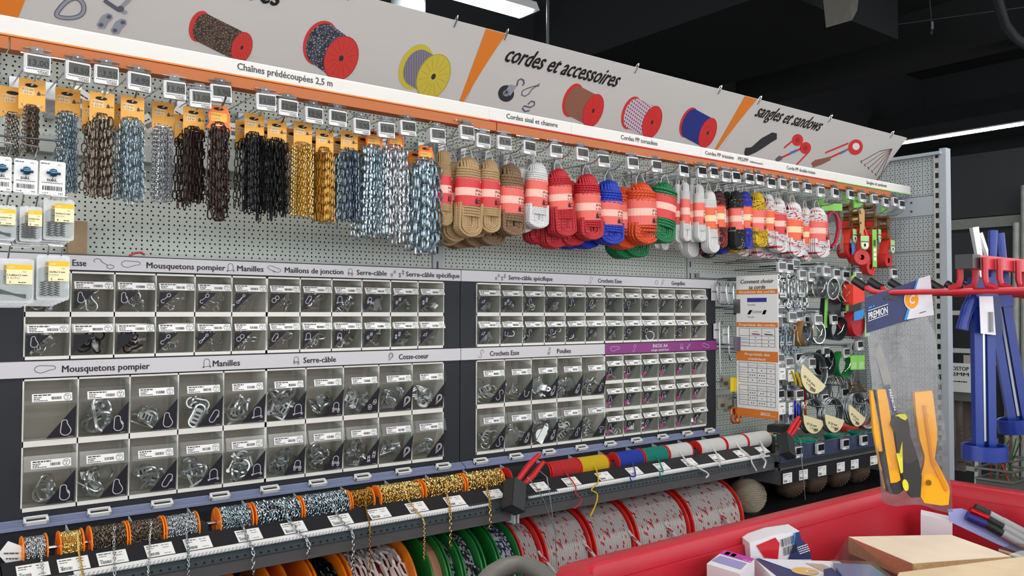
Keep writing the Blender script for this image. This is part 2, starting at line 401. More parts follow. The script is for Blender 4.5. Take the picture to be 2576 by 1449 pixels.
p0, p1 = at(1100, -8, z=3.0), at(1372, 34, z=3.0)
luminaire((p1.x-.85, .80, 3.0), 1.6, 'x', 'white tube lamp above the chain banner, behind it')
li = bpy.data.lights.new('tube_light', 'AREA'); li.shape = 'RECTANGLE'; li.size = 1.5; li.size_y = .12; li.energy = 14
lo = bpy.data.objects.new('tube_light', li); lo.location = (p1.x-.85, .80, 2.975); PEND.append(lo)
t = thing('led_line', 'long thin line of bright lights at far right', 'lamp', (5.65, 0, 3.0))
MB().span((-.09, -3.5, .0), (.09, 2.2, .09)).build('housing', 'ceiling_black', t, False)
m = MB()
for k in range(95): m.span((-.035, -3.45+k*.06, -.014), (.035, -3.45+k*.06+.05, .001))
m.build('light_strip', 'lamp_glow', t, False)
# smoke detector cylinder, cables, spiral hose, hanging loudspeaker
t = thing('smoke_detector', 'pale round detector hanging under ceiling behind the chain banner', 'detector', at(1027, 15, z=2.95))
MB().lathe([(.0, -.04), (.075, -.04), (.082, -.02), (.082, .06), (.0, .062)], (0, 0, 0), (0, 0, 1), 24).build('housing', mat('detector', (112, 120, 124), .5), t)
MB().rod((0, 0, .06), (0, 0, 1.05), .008, 6).build('stem', 'steel_dark', t)
b = at(1378, 118, z=2.72)
m = MB(); m.rod((0, 0, 0), (0, 0, 1.28), .007, 6); o = m.build('drop_rod', 'steel_dark', None, True, b); tag(o, 'thin dark rod with ring hanging behind the rope banner', 'rod')
MB().tube([(.03*math.cos(a), 0, -.02+.03*math.sin(a)) for a in [k*PI/8 for k in range(16)]], .004, 6, True).build('ring', 'steel_dark', o)
for i, (ua, va, ub, vb) in enumerate(((1680, 140, 2576, 18), (1830, 70, 2560, -60))):
    a = at(ua, va, z=3.3); c = at(ub, vb, z=3.3); tag(MB().rod(a, c, .003, 6).build('ceiling_cable', mat('cable', (58, 60, 62), .5)), 'thin grey cable stretched under black ceiling, %s one' % ('lower' if i == 0 else 'upper'), 'cable')
for i, (u, v) in enumerate(((2198, 14), (2344, 75))):
    a = at(u, v, z=3.35); t = thing('cable_hanger', ('%s small metal hanger under the black ceiling' % ('left' if i == 0 else 'right')), 'hanger', a)
    MB().lathe([(0, 0), (.016, 0), (.016, .05), (0, .05)], (0, 0, 0), (0, 0, 1), 10).build('ferrule', 'zinc', t)
    MB().tube([(.0, 0, 0), (.014, 0, -.018), (0, 0, -.036), (-.014, 0, -.018)], .003, 6, True).build('ring', 'zinc', t)
    MB().rod((0, 0, .05), (-.1, 0, .66), .003, 6).build('wire', 'cable', t)
pts = [at(u, v, z=3.2+.001*k) for k, (u, v) in enumerate(((2500, -30), (2512, 10), (2528, 60), (2552, 92), (2600, 128)))]
m = MB(); path = []
for k in range(len(pts)-1):
    for q in range(12): path.append(pts[k].lerp(pts[k+1], q/12))
m.tube(path, [.028 if k % 2 else .023 for k in range(len(path))], 10)
tag(m.build('flexible_hose', 'cable'), 'grey ribbed flexible hose at top right corner', 'hose')
t = thing('ceiling_speaker', 'grey folded metal horn hanging from ceiling, upper right', 'speaker', at(2118, 24, z=3.02))
MB().prism([(-.08, .2), (-.03, -.08), (.02, -.02), (.07, .2)], .14).build('horn', speck('horn_grey', (84, 82, 74), .5), t, False)
MB().rod((0, 0, .2), (0, 0, .98), .01, 6).build('stem', 'cable', t)
# ---- background display: ladders, tubes, hanging packs
def ladder(loc, label, w=.36, hgt=1.9, n=6, lean=.16):
    t = thing('step_ladder', label, 'ladder', loc, (0, 0, -PI/2))
    for sx in (-1, 1): MB().tube([(sx*w/2*1.15, -.25, 0), (sx*w/2*.8, 0, hgt)], .022, 6).build('rail', mat('alu', (150, 152, 148), .4, .6), t)
    for k in range(1, n+1):
        q = k/(n+1); MB().box((0, -.25*(1-q), hgt*q), (w*(1.15-.35*q), .09, .03)).build('tread', 'alu', t, False)
ladder((4.30, .16, .0), 'aluminium step ladder standing on the far gondola, beside the plastic tubes', .34, 1.75, 6)
ladder((4.32, .62, .0), 'second aluminium step ladder standing behind end panel upright', .34, 1.75, 6)
for i in range(9):
    yy = -.10-i*.055; h = 1.3+.12*(i*7 % 5)
    tag(MB().rod((4.34-.02*(i % 2), yy, .0), (4.40, yy-.01, h+.55), .02+.004*(i % 3), 10).build('plastic_tube', speck('tube_grey', (150, 152, 146), .35, amt=.2, scale=20)),
        'grey plastic tube leaning at far right, %s from the ladder' % ORD[i], 'tube', 'grey tubes leaning at far right')
p = at(2392, 1080, x=3.3); tag(MB().span((3.285, p.y-.17, p.z+.165), (3.44, p.y+.06, p.z+.24)).build('peg_rail', 'grey_post'), 'grey peg rail holding the taupe sleeves past the end panel', 'rail')
for i in range(8):
    yy = -.42-(i % 5)*.03+.0; xx = 3.25+.03*i
    p = at(2392+i*5, 1080, x=3.3)
    L = .40+.02*(i % 3)
    m = MB(); n = 8; vs = []
    for k in range(n+1):
        q = k/n; bx = .012*math.sin(i+5*q); vs += [V3((bx-.004, -.022, -L*q)), V3((bx+.004, .022+.01*q, -L*q))]
    m.add(vs, [(2*k, 2*k+1, 2*k+3, 2*k+2) for k in range(n)]); m.add([v+V3((.006, .002, 0)) for v in vs], [(2*k, 2*k+1, 2*k+3, 2*k+2) for k in range(n)])
    for k in range(12): m.span((-.012, -.02, -.08-k*.024), (-.010, -.008, -.083-k*.024), 1)
    tag(m.build('hanging_sleeve', [speck('sleeve_taupe', (134, 122, 112), .55, amt=.15, scale=30), 'ink_soft'], None, True, (3.3+.012*i, p.y+.01*(i % 3), p.z+.19+.008*(i % 4))), 'taupe plastic sleeve hanging beside the end panel upright', 'sleeve', 'taupe sleeves hanging past the end panel')
p = at(2400, 940, x=3.25)
m = MB(); m.span((0, -.10, -.10), (.003, .02, .06), 0); m.text('OSTOP', (-.001, .01, .02), (0, -1, 0), Z_, .03, 1, width=.09, bold=True); m.text('2MM', (-.001, .01, -.01), (0, -1, 0), Z_, .026, 1, width=.09, bold=True)
m.dash((-.001, .01, -.045), (0, -1, 0), Z_, .08, .006, 1)
tag(m.build('hanging_card', ['paper', 'ink'], None, False, p), 'white printed card hanging above the taupe sleeves', 'card')
p = at(2440, 905, x=3.3)
t = thing('price_holder', 'clear price holder on a wire above white hanging card', 'price holder', p)
MB().span((-.01, -.03, -.025), (.0, .03, .025)).build('pane', mat('holder_beige', (190, 176, 166), .4), t, False); MB().rod((.0, 0, .03), (.9, .1, -.02), .004, 6).build('arm', 'chrome', t)
p = at(2500, 1165, x=3.6)
t = thing('wire_basket', 'wire basket of thin coloured rods behind the red bin', 'basket', (3.7, p.y, p.z-.1))
for k in range(3): MB().tube([(-.1, -.1, .06*k), (.1, -.1, .06*k), (.1, .1, .06*k), (-.1, .1, .06*k)], .008, 6, True).build('hoop', 'alu', t)
for k in range(14): MB().rod((rnd.uniform(-.07, .07), rnd.uniform(-.08, .08), 0), (rnd.uniform(-.08, .08), rnd.uniform(-.09, .09), .24), .004, 5).build('thin_rod', ['alu', 'spool_red', 'spool_green', 'gold'][k % 4] if k % 4 else 'alu', t)
MB().span((-.1, -.1, -.9), (.1, .1, -.01)).build('stand', 'grey_post', t, False)
# ================================================================= header: ticket strip, orange canopy, leaning banners
YS = -.340
def sx_(u, z=2.12, y=YS):   # pixel column on the strip -> X
    lo, hi = -3.0, 4.0
    for _ in range(50):
        mid = (lo+hi)/2; d = V3((mid, y, z))-CAM; uu = W/2+FPX*d.dot(_R2)/d.dot(_F)
        if uu < u: lo = mid
        else: hi = mid
    return lo
ZT0, ZT1 = 2.103, 2.139
segs = [(-1.9, sx_(1230), 'orange'), (sx_(1230), sx_(1436), 'red'), (sx_(1436), sx_(1763), 'red'), (sx_(1763), sx_(1853), 'red'), (sx_(1853), sx_(1919), 'red'), (sx_(1919), sx_(2104), 'red'), (sx_(2104), 2.640, 'green')]
strip = thing('ticket_strip', 'long white ticket strip with product names above the hooks', 'sign strip', (0, 0, 0))
texts = [[('Chaînes prédécoupées 2,5 m', 596, 836, .020)], [('Cordes sisal et chanvre', 1273, 1402, .018)], [('Cordes PP torsadées', 1561, 1653, .018)], [('Cordes PP tressées', 1773, 1845, .017)],
         [('PES/PP', 1856, 1882, .017), ('Réfléchissantes', 1886, 1918, .009)], [('Corde PP double tresse', 1978, 2050, .017)], [('Sangles et sandows', 2179, 2230, .017)]]
for (a, b, c), tx in zip(segs, texts):
    m = MB(); m.span((a+.0008, YS-.0012, ZT0), (b-.0008, YS, ZT1), 0); m.span((a+.0008, YS-.002, ZT0-.004), (b-.0008, YS, ZT0), 1)
    for s, u0, u1, hh in tx:
        x0, x1 = sx_(u0), sx_(u1); m.text(s, (x0, YS-.0018, ZT0+.013), X_, Z_, hh*1.25, 2, width=x1-x0, bold=True)
    m.build('paper_insert', ['strip_paper', c, 'ink_soft'], strip, False)
MB().span((-1.9, YS, ZT0-.003), (2.642, YS+.004, ZT1+.003)).build('carrier', 'white', strip, False)
can = thing('header_canopy', 'orange folded metal canopy edge under the white ticket strip', 'canopy', (0, 0, 0))
for i in range(-2, 2):
    a, b = i*1.33+.002, min((i+1)*1.33-.002, 2.44)
    m = MB(); m.prism([(YS+.004, ZT0-.006), (YS+.004, ZT1), (YS+.010, ZT1), (YS+.010, 2.074), (YS+.040, 2.074), (YS+.040, 2.07), (YS+.0, 2.07), (YS+.0, ZT0-.006)], b-a, ((a+b)/2, 0, 0), 0, rz(-PI/2) @ Matrix.Scale(-1, 3, V3((1, 0, 0))))
    m.build('fascia', 'orange_deep', can, False)
# wire brackets (cross bar with two arms back to the wall)
for i, u in enumerate((113, 700, 1198, 1325, 1620, 1900)):
    x = sx_(u, 2.075); t = thing('canopy_bracket', '%s wire bracket from the left under the ticket strip' % ORD[i], 'bracket', (x, YS+.012, 2.066))
    MB().rod((-.048, -.016, 0), (.048, -.016, 0), .0022, 6).build('cross_wire', 'chrome', t)
    for q in (-.012, .014): MB().tube([(q, -.016, 0), (q, .0, -.004), (q, .320, -.02)], .002, 6).build('arm', 'chrome', t)
for i, u in enumerate((1080, 1222, 1538, 1745, 1850, 2030)):
    x = sx_(u, 2.07); tag(MB().tube([(x, YS+.02, 2.07), (x, YS-.002, 2.058), (x+.004, YS-.006, 2.066)], .002, 6).build('clip_hook', 'gold_dark'), '%s small brass clip hook from the left below canopy' % ORD[i], 'hook')
# ---- banners
BN0 = V3((0, -.120, 2.14)); BD = V3((0, -.168, .193)).normalized(); BN = X_.cross(BD).normalized()   # normal towards the viewer
if BN.y > 0: BN = -BN
BT = .330
def bp(u, v):
    d = ray(u, v); k = (BN0-CAM).dot(BN)/d.dot(BN); p = CAM+d*k; q = p-BN0; return (q.x, q.dot(BD))
def bpt(x, s, lift=.0008): return V3((x, 0, 0))+BN0+BD*s+BN*lift
def bpoly(m, px, mi, lift=.0008): m.poly([bpt(*bp(u, v), lift) for u, v in px], mi)
def ell(cx, cy, a, b, rot=0, n=28, a0=0, a1=2*PI):
    r = []
    for k in range(n+(a1-a0 < 6.2)):
        t = a0+(a1-a0)*k/n; x, y = a*math.cos(t), b*math.sin(t); r.append((cx+x*math.cos(rot)-y*math.sin(rot), cy+x*math.sin(rot)+y*math.cos(rot)))
    return r
def bline(m, px, w, mi, lift=.0012, closed=False):
    P = [bp(u, v) for u, v in px]; m.ribbon(P, w, bpt(0, 0, lift), X_, BD, mi, closed)
def chainprint(name, c1, c2, sc):
    g = G(name, .6); x, y, z, o = g.xyz('Object'); v = g.n('ShaderNodeTexVoronoi', feature='DISTANCE_TO_EDGE'); g.link(o, v.inputs['Vector']); v.inputs['Scale'].default_value = sc
    g.color(g.mix(g.math('GREATER_THAN', v.outputs[0], .16), c2, c1)); return name
def ropeprint(name, c1, c2, k, ang, th=.5):
    g = G(name, .6); x, y, z, o = g.xyz('Object'); q = g.math('ADD', g.math('MULTIPLY', x, k*math.cos(ang)), g.math('MULTIPLY', z, k*math.sin(ang)))
    g.color(g.mix(g.math('POWER', g.math('MULTIPLY', g.math('PINGPONG', q, .5), 2), th), c2, c1)); return name
def fleckprint(name, c1, c2):
    g = G(name, .6); x, y, z, o = g.xyz('Object'); a = g.math('FLOOR', g.math('MULTIPLY', g.math('ADD', x, g.math('MULTIPLY', z, .9)), 190)); b = g.math('FLOOR', g.math('MULTIPLY', g.math('SUBTRACT', z, g.math('MULTIPLY', x, .2)), 170))
    q = g.math('MODULO', g.math('ADD', a, g.math('MULTIPLY', b, 2)), 5.0)
    g.color(g.mix(g.math('LESS_THAN', g.math('ABSOLUTE', q), .5), c1, c2)); return name
chainprint('pr_brown', (128, 106, 92), (62, 52, 46), 150); chainprint('pr_grey', (128, 132, 148), (48, 50, 60), 120); ropeprint('pr_cable', (140, 136, 150), (84, 82, 96), 130, .5)
ropeprint('pr_sisal', (158, 108, 86), (118, 74, 58), 150, .35); fleckprint('pr_fleck', (206, 186, 200), (96, 44, 60)); ropeprint('pr_blue', (42, 56, 140), (28, 38, 108), 160, .4)
mat('pr_red', (208, 62, 56), .6); mat('pr_red_d', (168, 44, 42), .6); mat('pr_red2', (216, 50, 50), .6); mat('pr_yellow', (206, 188, 66), .6); mat('pr_yellow_d', (150, 136, 50), .6); mat('pr_steel', (150, 152, 164), .6); mat('pr_steel_d', (92, 94, 108), .6)
mat('pr_dark', (46, 47, 52), .6); mat('pr_blueband', (70, 120, 190), .6)
g = G('banner_grey', .55); x, y, z, o = g.xyz('Object'); g.color(g.mix(g.noise(o, 2.5, 2), (200, 197, 193), (210, 207, 203)))
BM = ['banner_grey', 'orange', 'ink', 'pr_steel', 'pr_steel_d', 'pr_red', 'pr_red_d', 'pr_brown', 'pr_grey', 'pr_yellow', 'pr_yellow_d', 'pr_cable', 'pr_sisal', 'pr_fleck', 'pr_blue', 'pr_dark', 'pr_red2', 'pr_blueband', 'white']
bx = {n: i for i, n in enumerate(BM)}
def bspool(m, back, front, a, b, rot, fl, fld, body, hub='pr_dark', inner=.86):
    (u0, v0), (u1, v1) = back, front
    bpoly(m, ell(u0, v0, a, b, rot), bx[fl], .0006)
    du, dv = u1-u0, v1-v0; L = math.hypot(du, dv); nx, ny = -dv/L, du/L
    h = b*inner; c0 = ell(u0+du*.08, v0+dv*.08, a*inner, h, rot); c1 = ell(u0+du*.95, v0+dv*.95, a*inner, h, rot)
    # body = hull of both ellipses
    pts = sorted(set(c0+c1))
    def half(ps):
        r = []
        for p in ps:
            while len(r) > 1 and (r[-1][0]-r[-2][0])*(p[1]-r[-2][1])-(r[-1][1]-r[-2][1])*(p[0]-r[-2][0]) <= 0: r.pop()
            r.append(p)
        return r[:-1]
    bpoly(m, half(pts)+half(pts[::-1]), bx[body], .0010)
    bpoly(m, ell(u1, v1, a, b, rot), bx[fl], .0014); bline(m, ell(u1, v1, a*.97, b*.97, rot), .0012, bx[fld], .0016, True)
    for k in range(14):
        t = 2*PI*k/14; e = ell(u1, v1, a*.86, b*.86, rot, 14)[k]; e2 = ell(u1, v1, a*.3, b*.3, rot, 14)[k]; bline(m, [e2, e], .0008, bx[fld], .0016)
    bpoly(m, ell(u1, v1, a*.13, b*.13, rot), bx[hub], .0018)
def pear(cx, cy, a, b, rot, n=30):
    r = []
    for k in range(n):
        t = 2*PI*k/n; x = a*math.cos(t); y = b*math.sin(t)*(1-.42*math.cos(t)); r.append((cx+x*math.cos(rot)-y*math.sin(rot), cy+x*math.sin(rot)+y*math.cos(rot)))
    return r
ban = thing('aisle_banner', 'leaning banner with chain spools and carabiners above the chains', 'banner', (0, 0, 0))
ban2 = thing('aisle_banner', 'leaning banner reading cordes et accessoires with three rope spools', 'banner', (0, 0, 0))
ban3 = thing('aisle_banner', 'leaning banner reading sangles et sandows with red straps', 'banner', (0, 0, 0))
bnds = [(-1.9, -.002), (0, 1.331), (1.333, 2.62)]
for bb, (a, b) in zip((ban, ban2, ban3), bnds):
    m = MB(); m.add([bpt(a, 0, 0), bpt(b, 0, 0), bpt(b, BT, 0), bpt(a, BT, 0), bpt(a, 0, -.004), bpt(b, 0, -.004), bpt(b, BT, -.004), bpt(a, BT, -.004)], [(0,1,2,3), (5,4,7,6), (0,4,5,1), (1,5,6,2), (2,6,7,3), (3,7,4,0)])
    m.build('board', 'banner_grey', bb, False)
def orange_band(m, ul, vl, ur, vr, wbot):
    x0, _ = bp(ul, vl); x1, _ = bp(ur, vr); P = []
    for k in range(13):
        q = k/12; s = BT*(1-q); P.append((x1+(x0+wbot-x1)*(1-(1-q)**1.6), s))
    m.poly([bpt(x0, BT)]+[bpt(x, s) for x, s in P]+[bpt(x0+.02, 0)], bx['orange'])
m = MB()
m.poly([bpt(-1.9, 0), bpt(-1.9, BT), bpt(-1.24, BT), bpt(bp(38, 52)[0]-.01, .0)], bx['orange'])
bline(m, pear(176, 24, 36, 22, 2.75), .011, bx['pr_steel_d'], .0010, True); bline(m, pear(176, 24, 36, 22, 2.75), .007, bx['pr_steel'], .0012, True)
bline(m, [(262, 0), (300, 26)], .010, bx['pr_steel_d']); bline(m, [(330, -6), (300, 22), (314, 32)], .010, bx['pr_steel']); bpoly(m, ell(303, 22, 9, 8), bx['pr_steel_d'], .0014); bpoly(m, ell(315, 30, 5, 5), bx['pr_steel'], .0016)
for cx, cy in ((262, 54), (297, 68)):
    bpoly(m, [(cx-19, cy+8), (cx-6, cy-14), (cx+8, cy-22), (cx+20, cy-18), (cx+22, cy-8), (cx+10, cy+4), (cx+2, cy+18), (cx-12, cy+18)], bx['pr_steel'], .0008); bpoly(m, ell(cx+12, cy-12, 6, 5), bx['pr_steel_d'], .0012); bpoly(m, ell(cx-8, cy+8, 6, 5), bx['pr_steel_d'], .0012)
bspool(m, (502, 66), (608, 119), 26, 40, .28, 'pr_red', 'pr_red_d', 'pr_brown', inner=.93)
bspool(m, (806, 108), (858, 146), 42, 58, .36, 'pr_red', 'pr_red_d', 'pr_grey', inner=.93)
bspool(m, (1046, 168), (1090, 192), 40, 60, .42, 'pr_yellow', 'pr_yellow_d', 'pr_cable', inner=.80)
x, s = bp(625, 2); m.text('chaînes et accessoires', bpt(bp(702, 0)[0], bp(690, 13)[1], .0014), X_, BD, .085, bx['ink'], width=.58, bold=True, shear=.18, align='r')
m.build('print', BM, ban, False)
m = MB(); orange_band(m, 1217, 85, 1268, 97, .028)
x0 = bp(1266, 150)[0]; x1 = bp(1562, 212)[0]
m.text('cordes et accessoires', bpt(x0, bp(1268, 153)[1], .0014), X_, BD, .085, bx['ink'], width=x1-x0-.02, bold=True, shear=.2)
bpoly(m, ell(1273, 235, 20, 21), bx['pr_dark'], .0008); bpoly(m, [(1264, 238), (1282, 212), (1300, 216), (1284, 240)], bx['pr_steel'], .0012); bpoly(m, ell(1273, 234, 8, 8), bx['pr_steel'], .0012); bpoly(m, ell(1274, 232, 2.6, 2.6), bx['pr_dark'], .0016)
bline(m, [(1300, 216), (1303, 202), (1310, 198), (1317, 202), (1318, 210), (1314, 215)], .006, bx['pr_steel_d'])
bline(m, [(1358, 210), (1338, 224), (1330, 236), (1320, 242), (1312, 238), (1314, 228), (1326, 222), (1344, 216), (1356, 216)], .004, bx['pr_steel_d'])
bline(m, [(1328, 262), (1336, 254), (1344, 256), (1344, 264), (1334, 270), (1318, 266), (1314, 273), (1320, 280), (1332, 278)], .006, bx['pr_steel_d'])
bspool(m, (1441, 252), (1492, 278), 24, 44, .34, 'pr_red2', 'pr_red_d', 'pr_sisal', inner=.90)
bspool(m, (1588, 284), (1640, 307), 23, 43, .32, 'pr_red2', 'pr_red_d', 'pr_fleck', inner=.92)
bspool(m, (1732, 308), (1780, 334), 20, 40, .36, 'pr_red2', 'pr_red_d', 'pr_blue', inner=.95)
m.build('print', BM, ban2, False)
m = MB(); orange_band(m, 1873, 243, 1903, 252, .028)
x0 = bp(1896, 292)[0]; x1 = bp(2066, 322)[0]
m.text('sangles et sandows', bpt(x0, bp(1897, 291)[1], .0014), X_, BD, .085, bx['ink'], width=x1-x0-.01, bold=True, shear=.2)
bpoly(m, [(1872, 384), (1875, 372), (1890, 370), (1915, 348), (1942, 333), (1954, 335), (1954, 350), (1940, 358), (1920, 372), (1900, 384), (1886, 390), (1874, 394)], bx['pr_dark'])
bline(m, [(1972, 372), (1998, 350), (2012, 342)], .012, bx['pr_red2']); bpoly(m, ell(2006, 352, 14, 15, .3), bx['pr_red2'], .001); bpoly(m, ell(2006, 352, 5, 6, .3), bx['pr_red_d'], .0014)
bpoly(m, ell(2026, 372, 14, 15, .3), bx['pr_red2'], .001); bpoly(m, ell(2026, 372, 5, 6, .3), bx['pr_red_d'], .0014); bline(m, [(2036, 380), (2004, 414)], .012, bx['pr_red2'])
bline(m, [(2014, 374), (1962, 398)], .014, bx['pr_red2'], .0010); bline(m, [(2004, 378), (1986, 386)], .017, bx['pr_blueband'], .0014); bpoly(m, [(1950, 400), (1960, 391), (1968, 394), (1966, 402), (1954, 407)], bx['pr_steel_d'], .0016)
bline(m, [(2076, 384), (2134, 360)], .012, bx['pr_red2']); bpoly(m, ell(2152, 370, 18, 20, .4), bx['pr_red2'], .001); bpoly(m, ell(2153, 368, 9, 9, .4), bx['white'], .0014); bline(m, [(2136, 374), (2084, 398)], .014, bx['pr_red2'], .0012); bline(m, [(2128, 378), (2114, 385)], .017, bx['pr_blueband'], .0016)
bpoly(m, [(2041, 410), (2050, 402), (2078, 396), (2088, 393), (2090, 402), (2066, 414), (2046, 421)], bx['pr_sisal'], .0014)
for k in range(6):
    e = (2244, 374); b0 = (2170+k*9, 404+k*8); bline(m, [(b0[0]-2, b0[1]+6), (b0[0]-5, b0[1]), b0, ((b0[0]+e[0])/2+6-k*2, (b0[1]+e[1])/2-9+k*3), e], .0042, bx['pr_red_d' if k % 2 else 'pr_dark'])
m.build('print', BM, ban3, False)
for i, u in enumerate((520, 880, 1148, 1275, 1603, 1812, 1912, 2090, 2245)):
    bb = ban if u < 1200 else ban2 if u < 1880 else ban3; x = bp(u, 0)[0] if False else None
    lo, hi = -3., 4.
    for _ in range(50):
        mid = (lo+hi)/2; d = bpt(mid, BT)-CAM; uu = W/2+FPX*d.dot(_R2)/d.dot(_F); lo, hi = (mid, hi) if uu < u else (lo, mid)
    a = bpt(lo, BT, .002)
    MB().tube([a-BD*.02, a+BD*.008, a+BD*.016-BN*.004, a+BD*.010-BN*.009, a-BD*.004-BN*.009], .0022, 6).build('wire_hook', 'chrome', bb)
# struts that hold the leaning boards
for x in (-1.32, .004, 1.334, 2.58): MB().rod(bpt(x, .05, -.006), (x, -.014, 2.19), .006, 6).build('strut', 'panel_plain', ban if x < 0 else ban2 if x < 1 else ban3)
# ================================================================= chains, hooks, price tags
def stadium(L, w, n=6):
    """closed outline of a link in the xz plane, centre line"""
    r = w/2; h = L/2-r; P = []
    for k in range(n+1): a = PI*k/n; P.append((r*math.cos(a), h+r*math.sin(a)))
    for k in range(n+1): a = PI+PI*k/n; P.append((r*math.cos(a), -h+r*math.sin(a)))
    return P
def link(m, c, zd, xd, L, w, r, n=3, seg=4, mi=0):
    c, zd, xd = V3(c), V3(zd), V3(xd)
    m.tube([c+xd*x+zd*z for x, z in stadium(L-2*r, w-2*r, n)], r, seg, True, mi)
def chain_along(m, path, L, w, r, mi=0, n=3, seg=4, tw0=0):
    """links threaded along a polyline"""
    P = [V3(p) for p in path]; step = L-2.6*r; d = 0; acc = []
    for a, b in zip(P, P[1:]):
        ln = (b-a).length; t = (b-a)/ln
        while d < ln: acc.append((a+t*d, t)); d += step
        d -= ln
    for i, (c, t) in enumerate(acc):
        u = X_ if abs(t.x) < .9 else Z_; s = (u-t*u.dot(t)).normalized(); q = t.cross(s)
        a = tw0+(i % 2)*PI/2; link(m, c, t, s*math.cos(a)+q*math.sin(a), L, w, r, n, seg, mi)
    return m
def strand_mesh(name, length, L, w, r, mt):
    return chain_along(MB(), [(0, 0, 0), (0, 0, -length)], L, w, r).mesh(name, [mt])
mat('hook_wood', (150, 118, 92), .4, .5)
PACKS = []
SM = {}
def chain_card(parent, orange_hanger, d1='2,0'):
    m = MB()
    if not orange_hanger:
        m.prism([(-.025, -.008), (.0285, -.008), (.0285, .062), (-.025, .062)], .0009, (0, 0, 0), 0)
        m.prism(ell(0, .048, .013, .0045, 0, 12), .0012, (0, 0, 0), 1)
        m.span((-.020, -.0010, .026), (.006, -.0004, .043), 2)
        m.text('Ø %s mm' % d1, (-.019, -.0014, .036), X_, Z_, .0062, 3, width=.023); m.text('L 2,5 m', (-.019, -.0014, .0285), X_, Z_, .0062, 3, width=.020)
        m.prism([(.011, .027), (.019, .027), (.018, .034), (.016, .034), (.016, .037), (.014, .037), (.014, .034), (.012, .034)], .0014, (0, 0, 0), 3)
        m.dash((.020, -.0012, .029), X_, Z_, .007, .002, 3); m.text('suki', (.014, -.0012, .055), X_, Z_, .005, 2, bold=True)
        for q in (-.017, .02): m.prism(ell(q, .003, .0022, .0022, 0, 8), .0014, (0, 0, 0), 3)
        m.tube([(-.017, -.001, .003), (-.008, -.004, .0005), (.0, -.005, .000), (.010, -.004, .0005), (.02, -.001, .003)], .0016, 6, mi=4)
        return m.build('header_card', ['card_orange', 'ink', 'card_pale', 'ink_soft', 'tie'], parent)
    m.prism([(-.03, -.002), (-.022, .012), (-.026, .03), (-.020, .056), (.022, .056), (.03, .03), (.028, .012), (.034, -.002), (.02, -.006), (-.015, -.006)], .003, (0, 0, 0), 0)
    m.prism(ell(0, .048, .013, .004, 0, 12), .0034, (0, 0, 0), 1)
    m.span((-.019, -.0022, .016), (.021, -.0016, .038), 2); m.text('Ø %s mm' % d1, (-.017, -.0026, .030), X_, Z_, .006, 3, width=.022); m.text('L 2,5 m', (-.017, -.0026, .021), X_, Z_, .006, 3, width=.019)
    m.tube([(-.018, -.003, .0), (-.01, -.007, .004), (.0, -.008, .005), (.012, -.007, .004), (.02, -.003, .0)], .002, 6, mi=4)
    return m.build('plastic_hanger', ['hanger_orange', 'ink', 'card_orange', 'ink_soft', 'tie'], parent)
def chain_pack(label, loc, mt, L, w, r, length, nx, ny, width, hanger=False, d1='2,0', taper=0, seed=1, group=None):
    rr = random.Random(seed); t = thing('chain_pack', label, 'chain', loc, None, group)
    chain_card(t, hanger, d1); r *= .82; key = (mt, L, round(length, 3))
    if key not in SM: SM[key] = [strand_mesh('chain_strand', length*q, L, w, r, mt) for q in (1.0, .95, .90)]
    k = 0
    for j in range(ny):
        for i in range(nx):
            fx = (i+.5)/nx-.5; x = fx*width+rr.uniform(-.15, .15)*width/nx
            drop = taper*abs(fx)*2; me = SM[key][2 if drop > .06 else 1 if (drop > .02 or rr.random() < .35) else 0]
            o = obj('chain_strand', me, t, (x*.6 if False else x, -.004+(j-(ny-1)/2)*.011+rr.uniform(-.002, .002), -.004-rr.uniform(0, L*.6)), (rr.uniform(-.02, .02), -fx*.05+rr.uniform(-.015, .015), rr.uniform(-.5, .5)))
    m = MB()   # gathered links under the card
    for i in range(max(3, nx//2)):
        fx = (i+.5)/max(3, nx//2)-.5; link(m, (fx*width*.8, -.004, -.002), V3((fx*.9, 0, -1)).normalized(), rz(rr.uniform(0, 3)) @ X_, L*1.3, w, r)
    m.build('gathered_links', mt, t)
    return t
# electronic price tags --------------------------------------------------------
def tag_meshes():
    m = MB(); m.rbox((0, 0, .022), (.052, .011, .044), .004, 0); m.rbox((.002, -.0058, .0265), (.047, .001, .031), .003, 1)
    body = m.mesh('tag_body', ['tag_grey', 'tag_white'])
    m = MB(); m.span((-.0195, -.0068, .0140), (.0235, -.0062, .0395)); scr = m.mesh('screen', ['lcd']); scr2 = m.mesh('screen', ['lcd_dark'])
    m = MB(); m.span((-.024, -.0060, .001), (.025, -.0056, .0125), 0)
    r = random.Random(3); m.dash((-.022, -.0064, .009), X_, Z_, .044, .0016, 1, r); m.dash((.0, -.0064, .0055), X_, Z_, .022, .0016, 1, r); m.barcode((.002, -.0064, .0016), X_, Z_, .02, .0028, 1, r)
    lab = m.mesh('paper_strip', ['paper', 'ink'])
    m = MB(); m.span((-.026, -.006, .046), (.027, .006, .0475)); m.rod((-.027, .002, .056), (.028, .002, .056), .0035, 8); m.span((-.012, -.002, .0475), (.012, .004, .062))
    cl = m.mesh('clear_holder', ['clear_clip'])
    return body, scr, scr2, lab, cl
TG = tag_meshes()
def price_tag(loc, label, price=None, dark=False, rot=(.0, 0, 0), group=None):
    t = thing('price_tag', label, 'price tag', loc, rot, group)
    obj('body', TG[0], t); sc = obj('screen', TG[2 if dark else 1], t); obj('paper_strip', TG[3], t); obj('clear_holder', TG[4], t)
    if price:
        m = MB(); m.text(price, (.0220, -.0072, .018), X_, Z_, .019, 0, align='r'); m.text('--', (-.015, -.0072, .028), X_, Z_, .006, 0); m.build('digits', 'ink', sc, False)
    return t
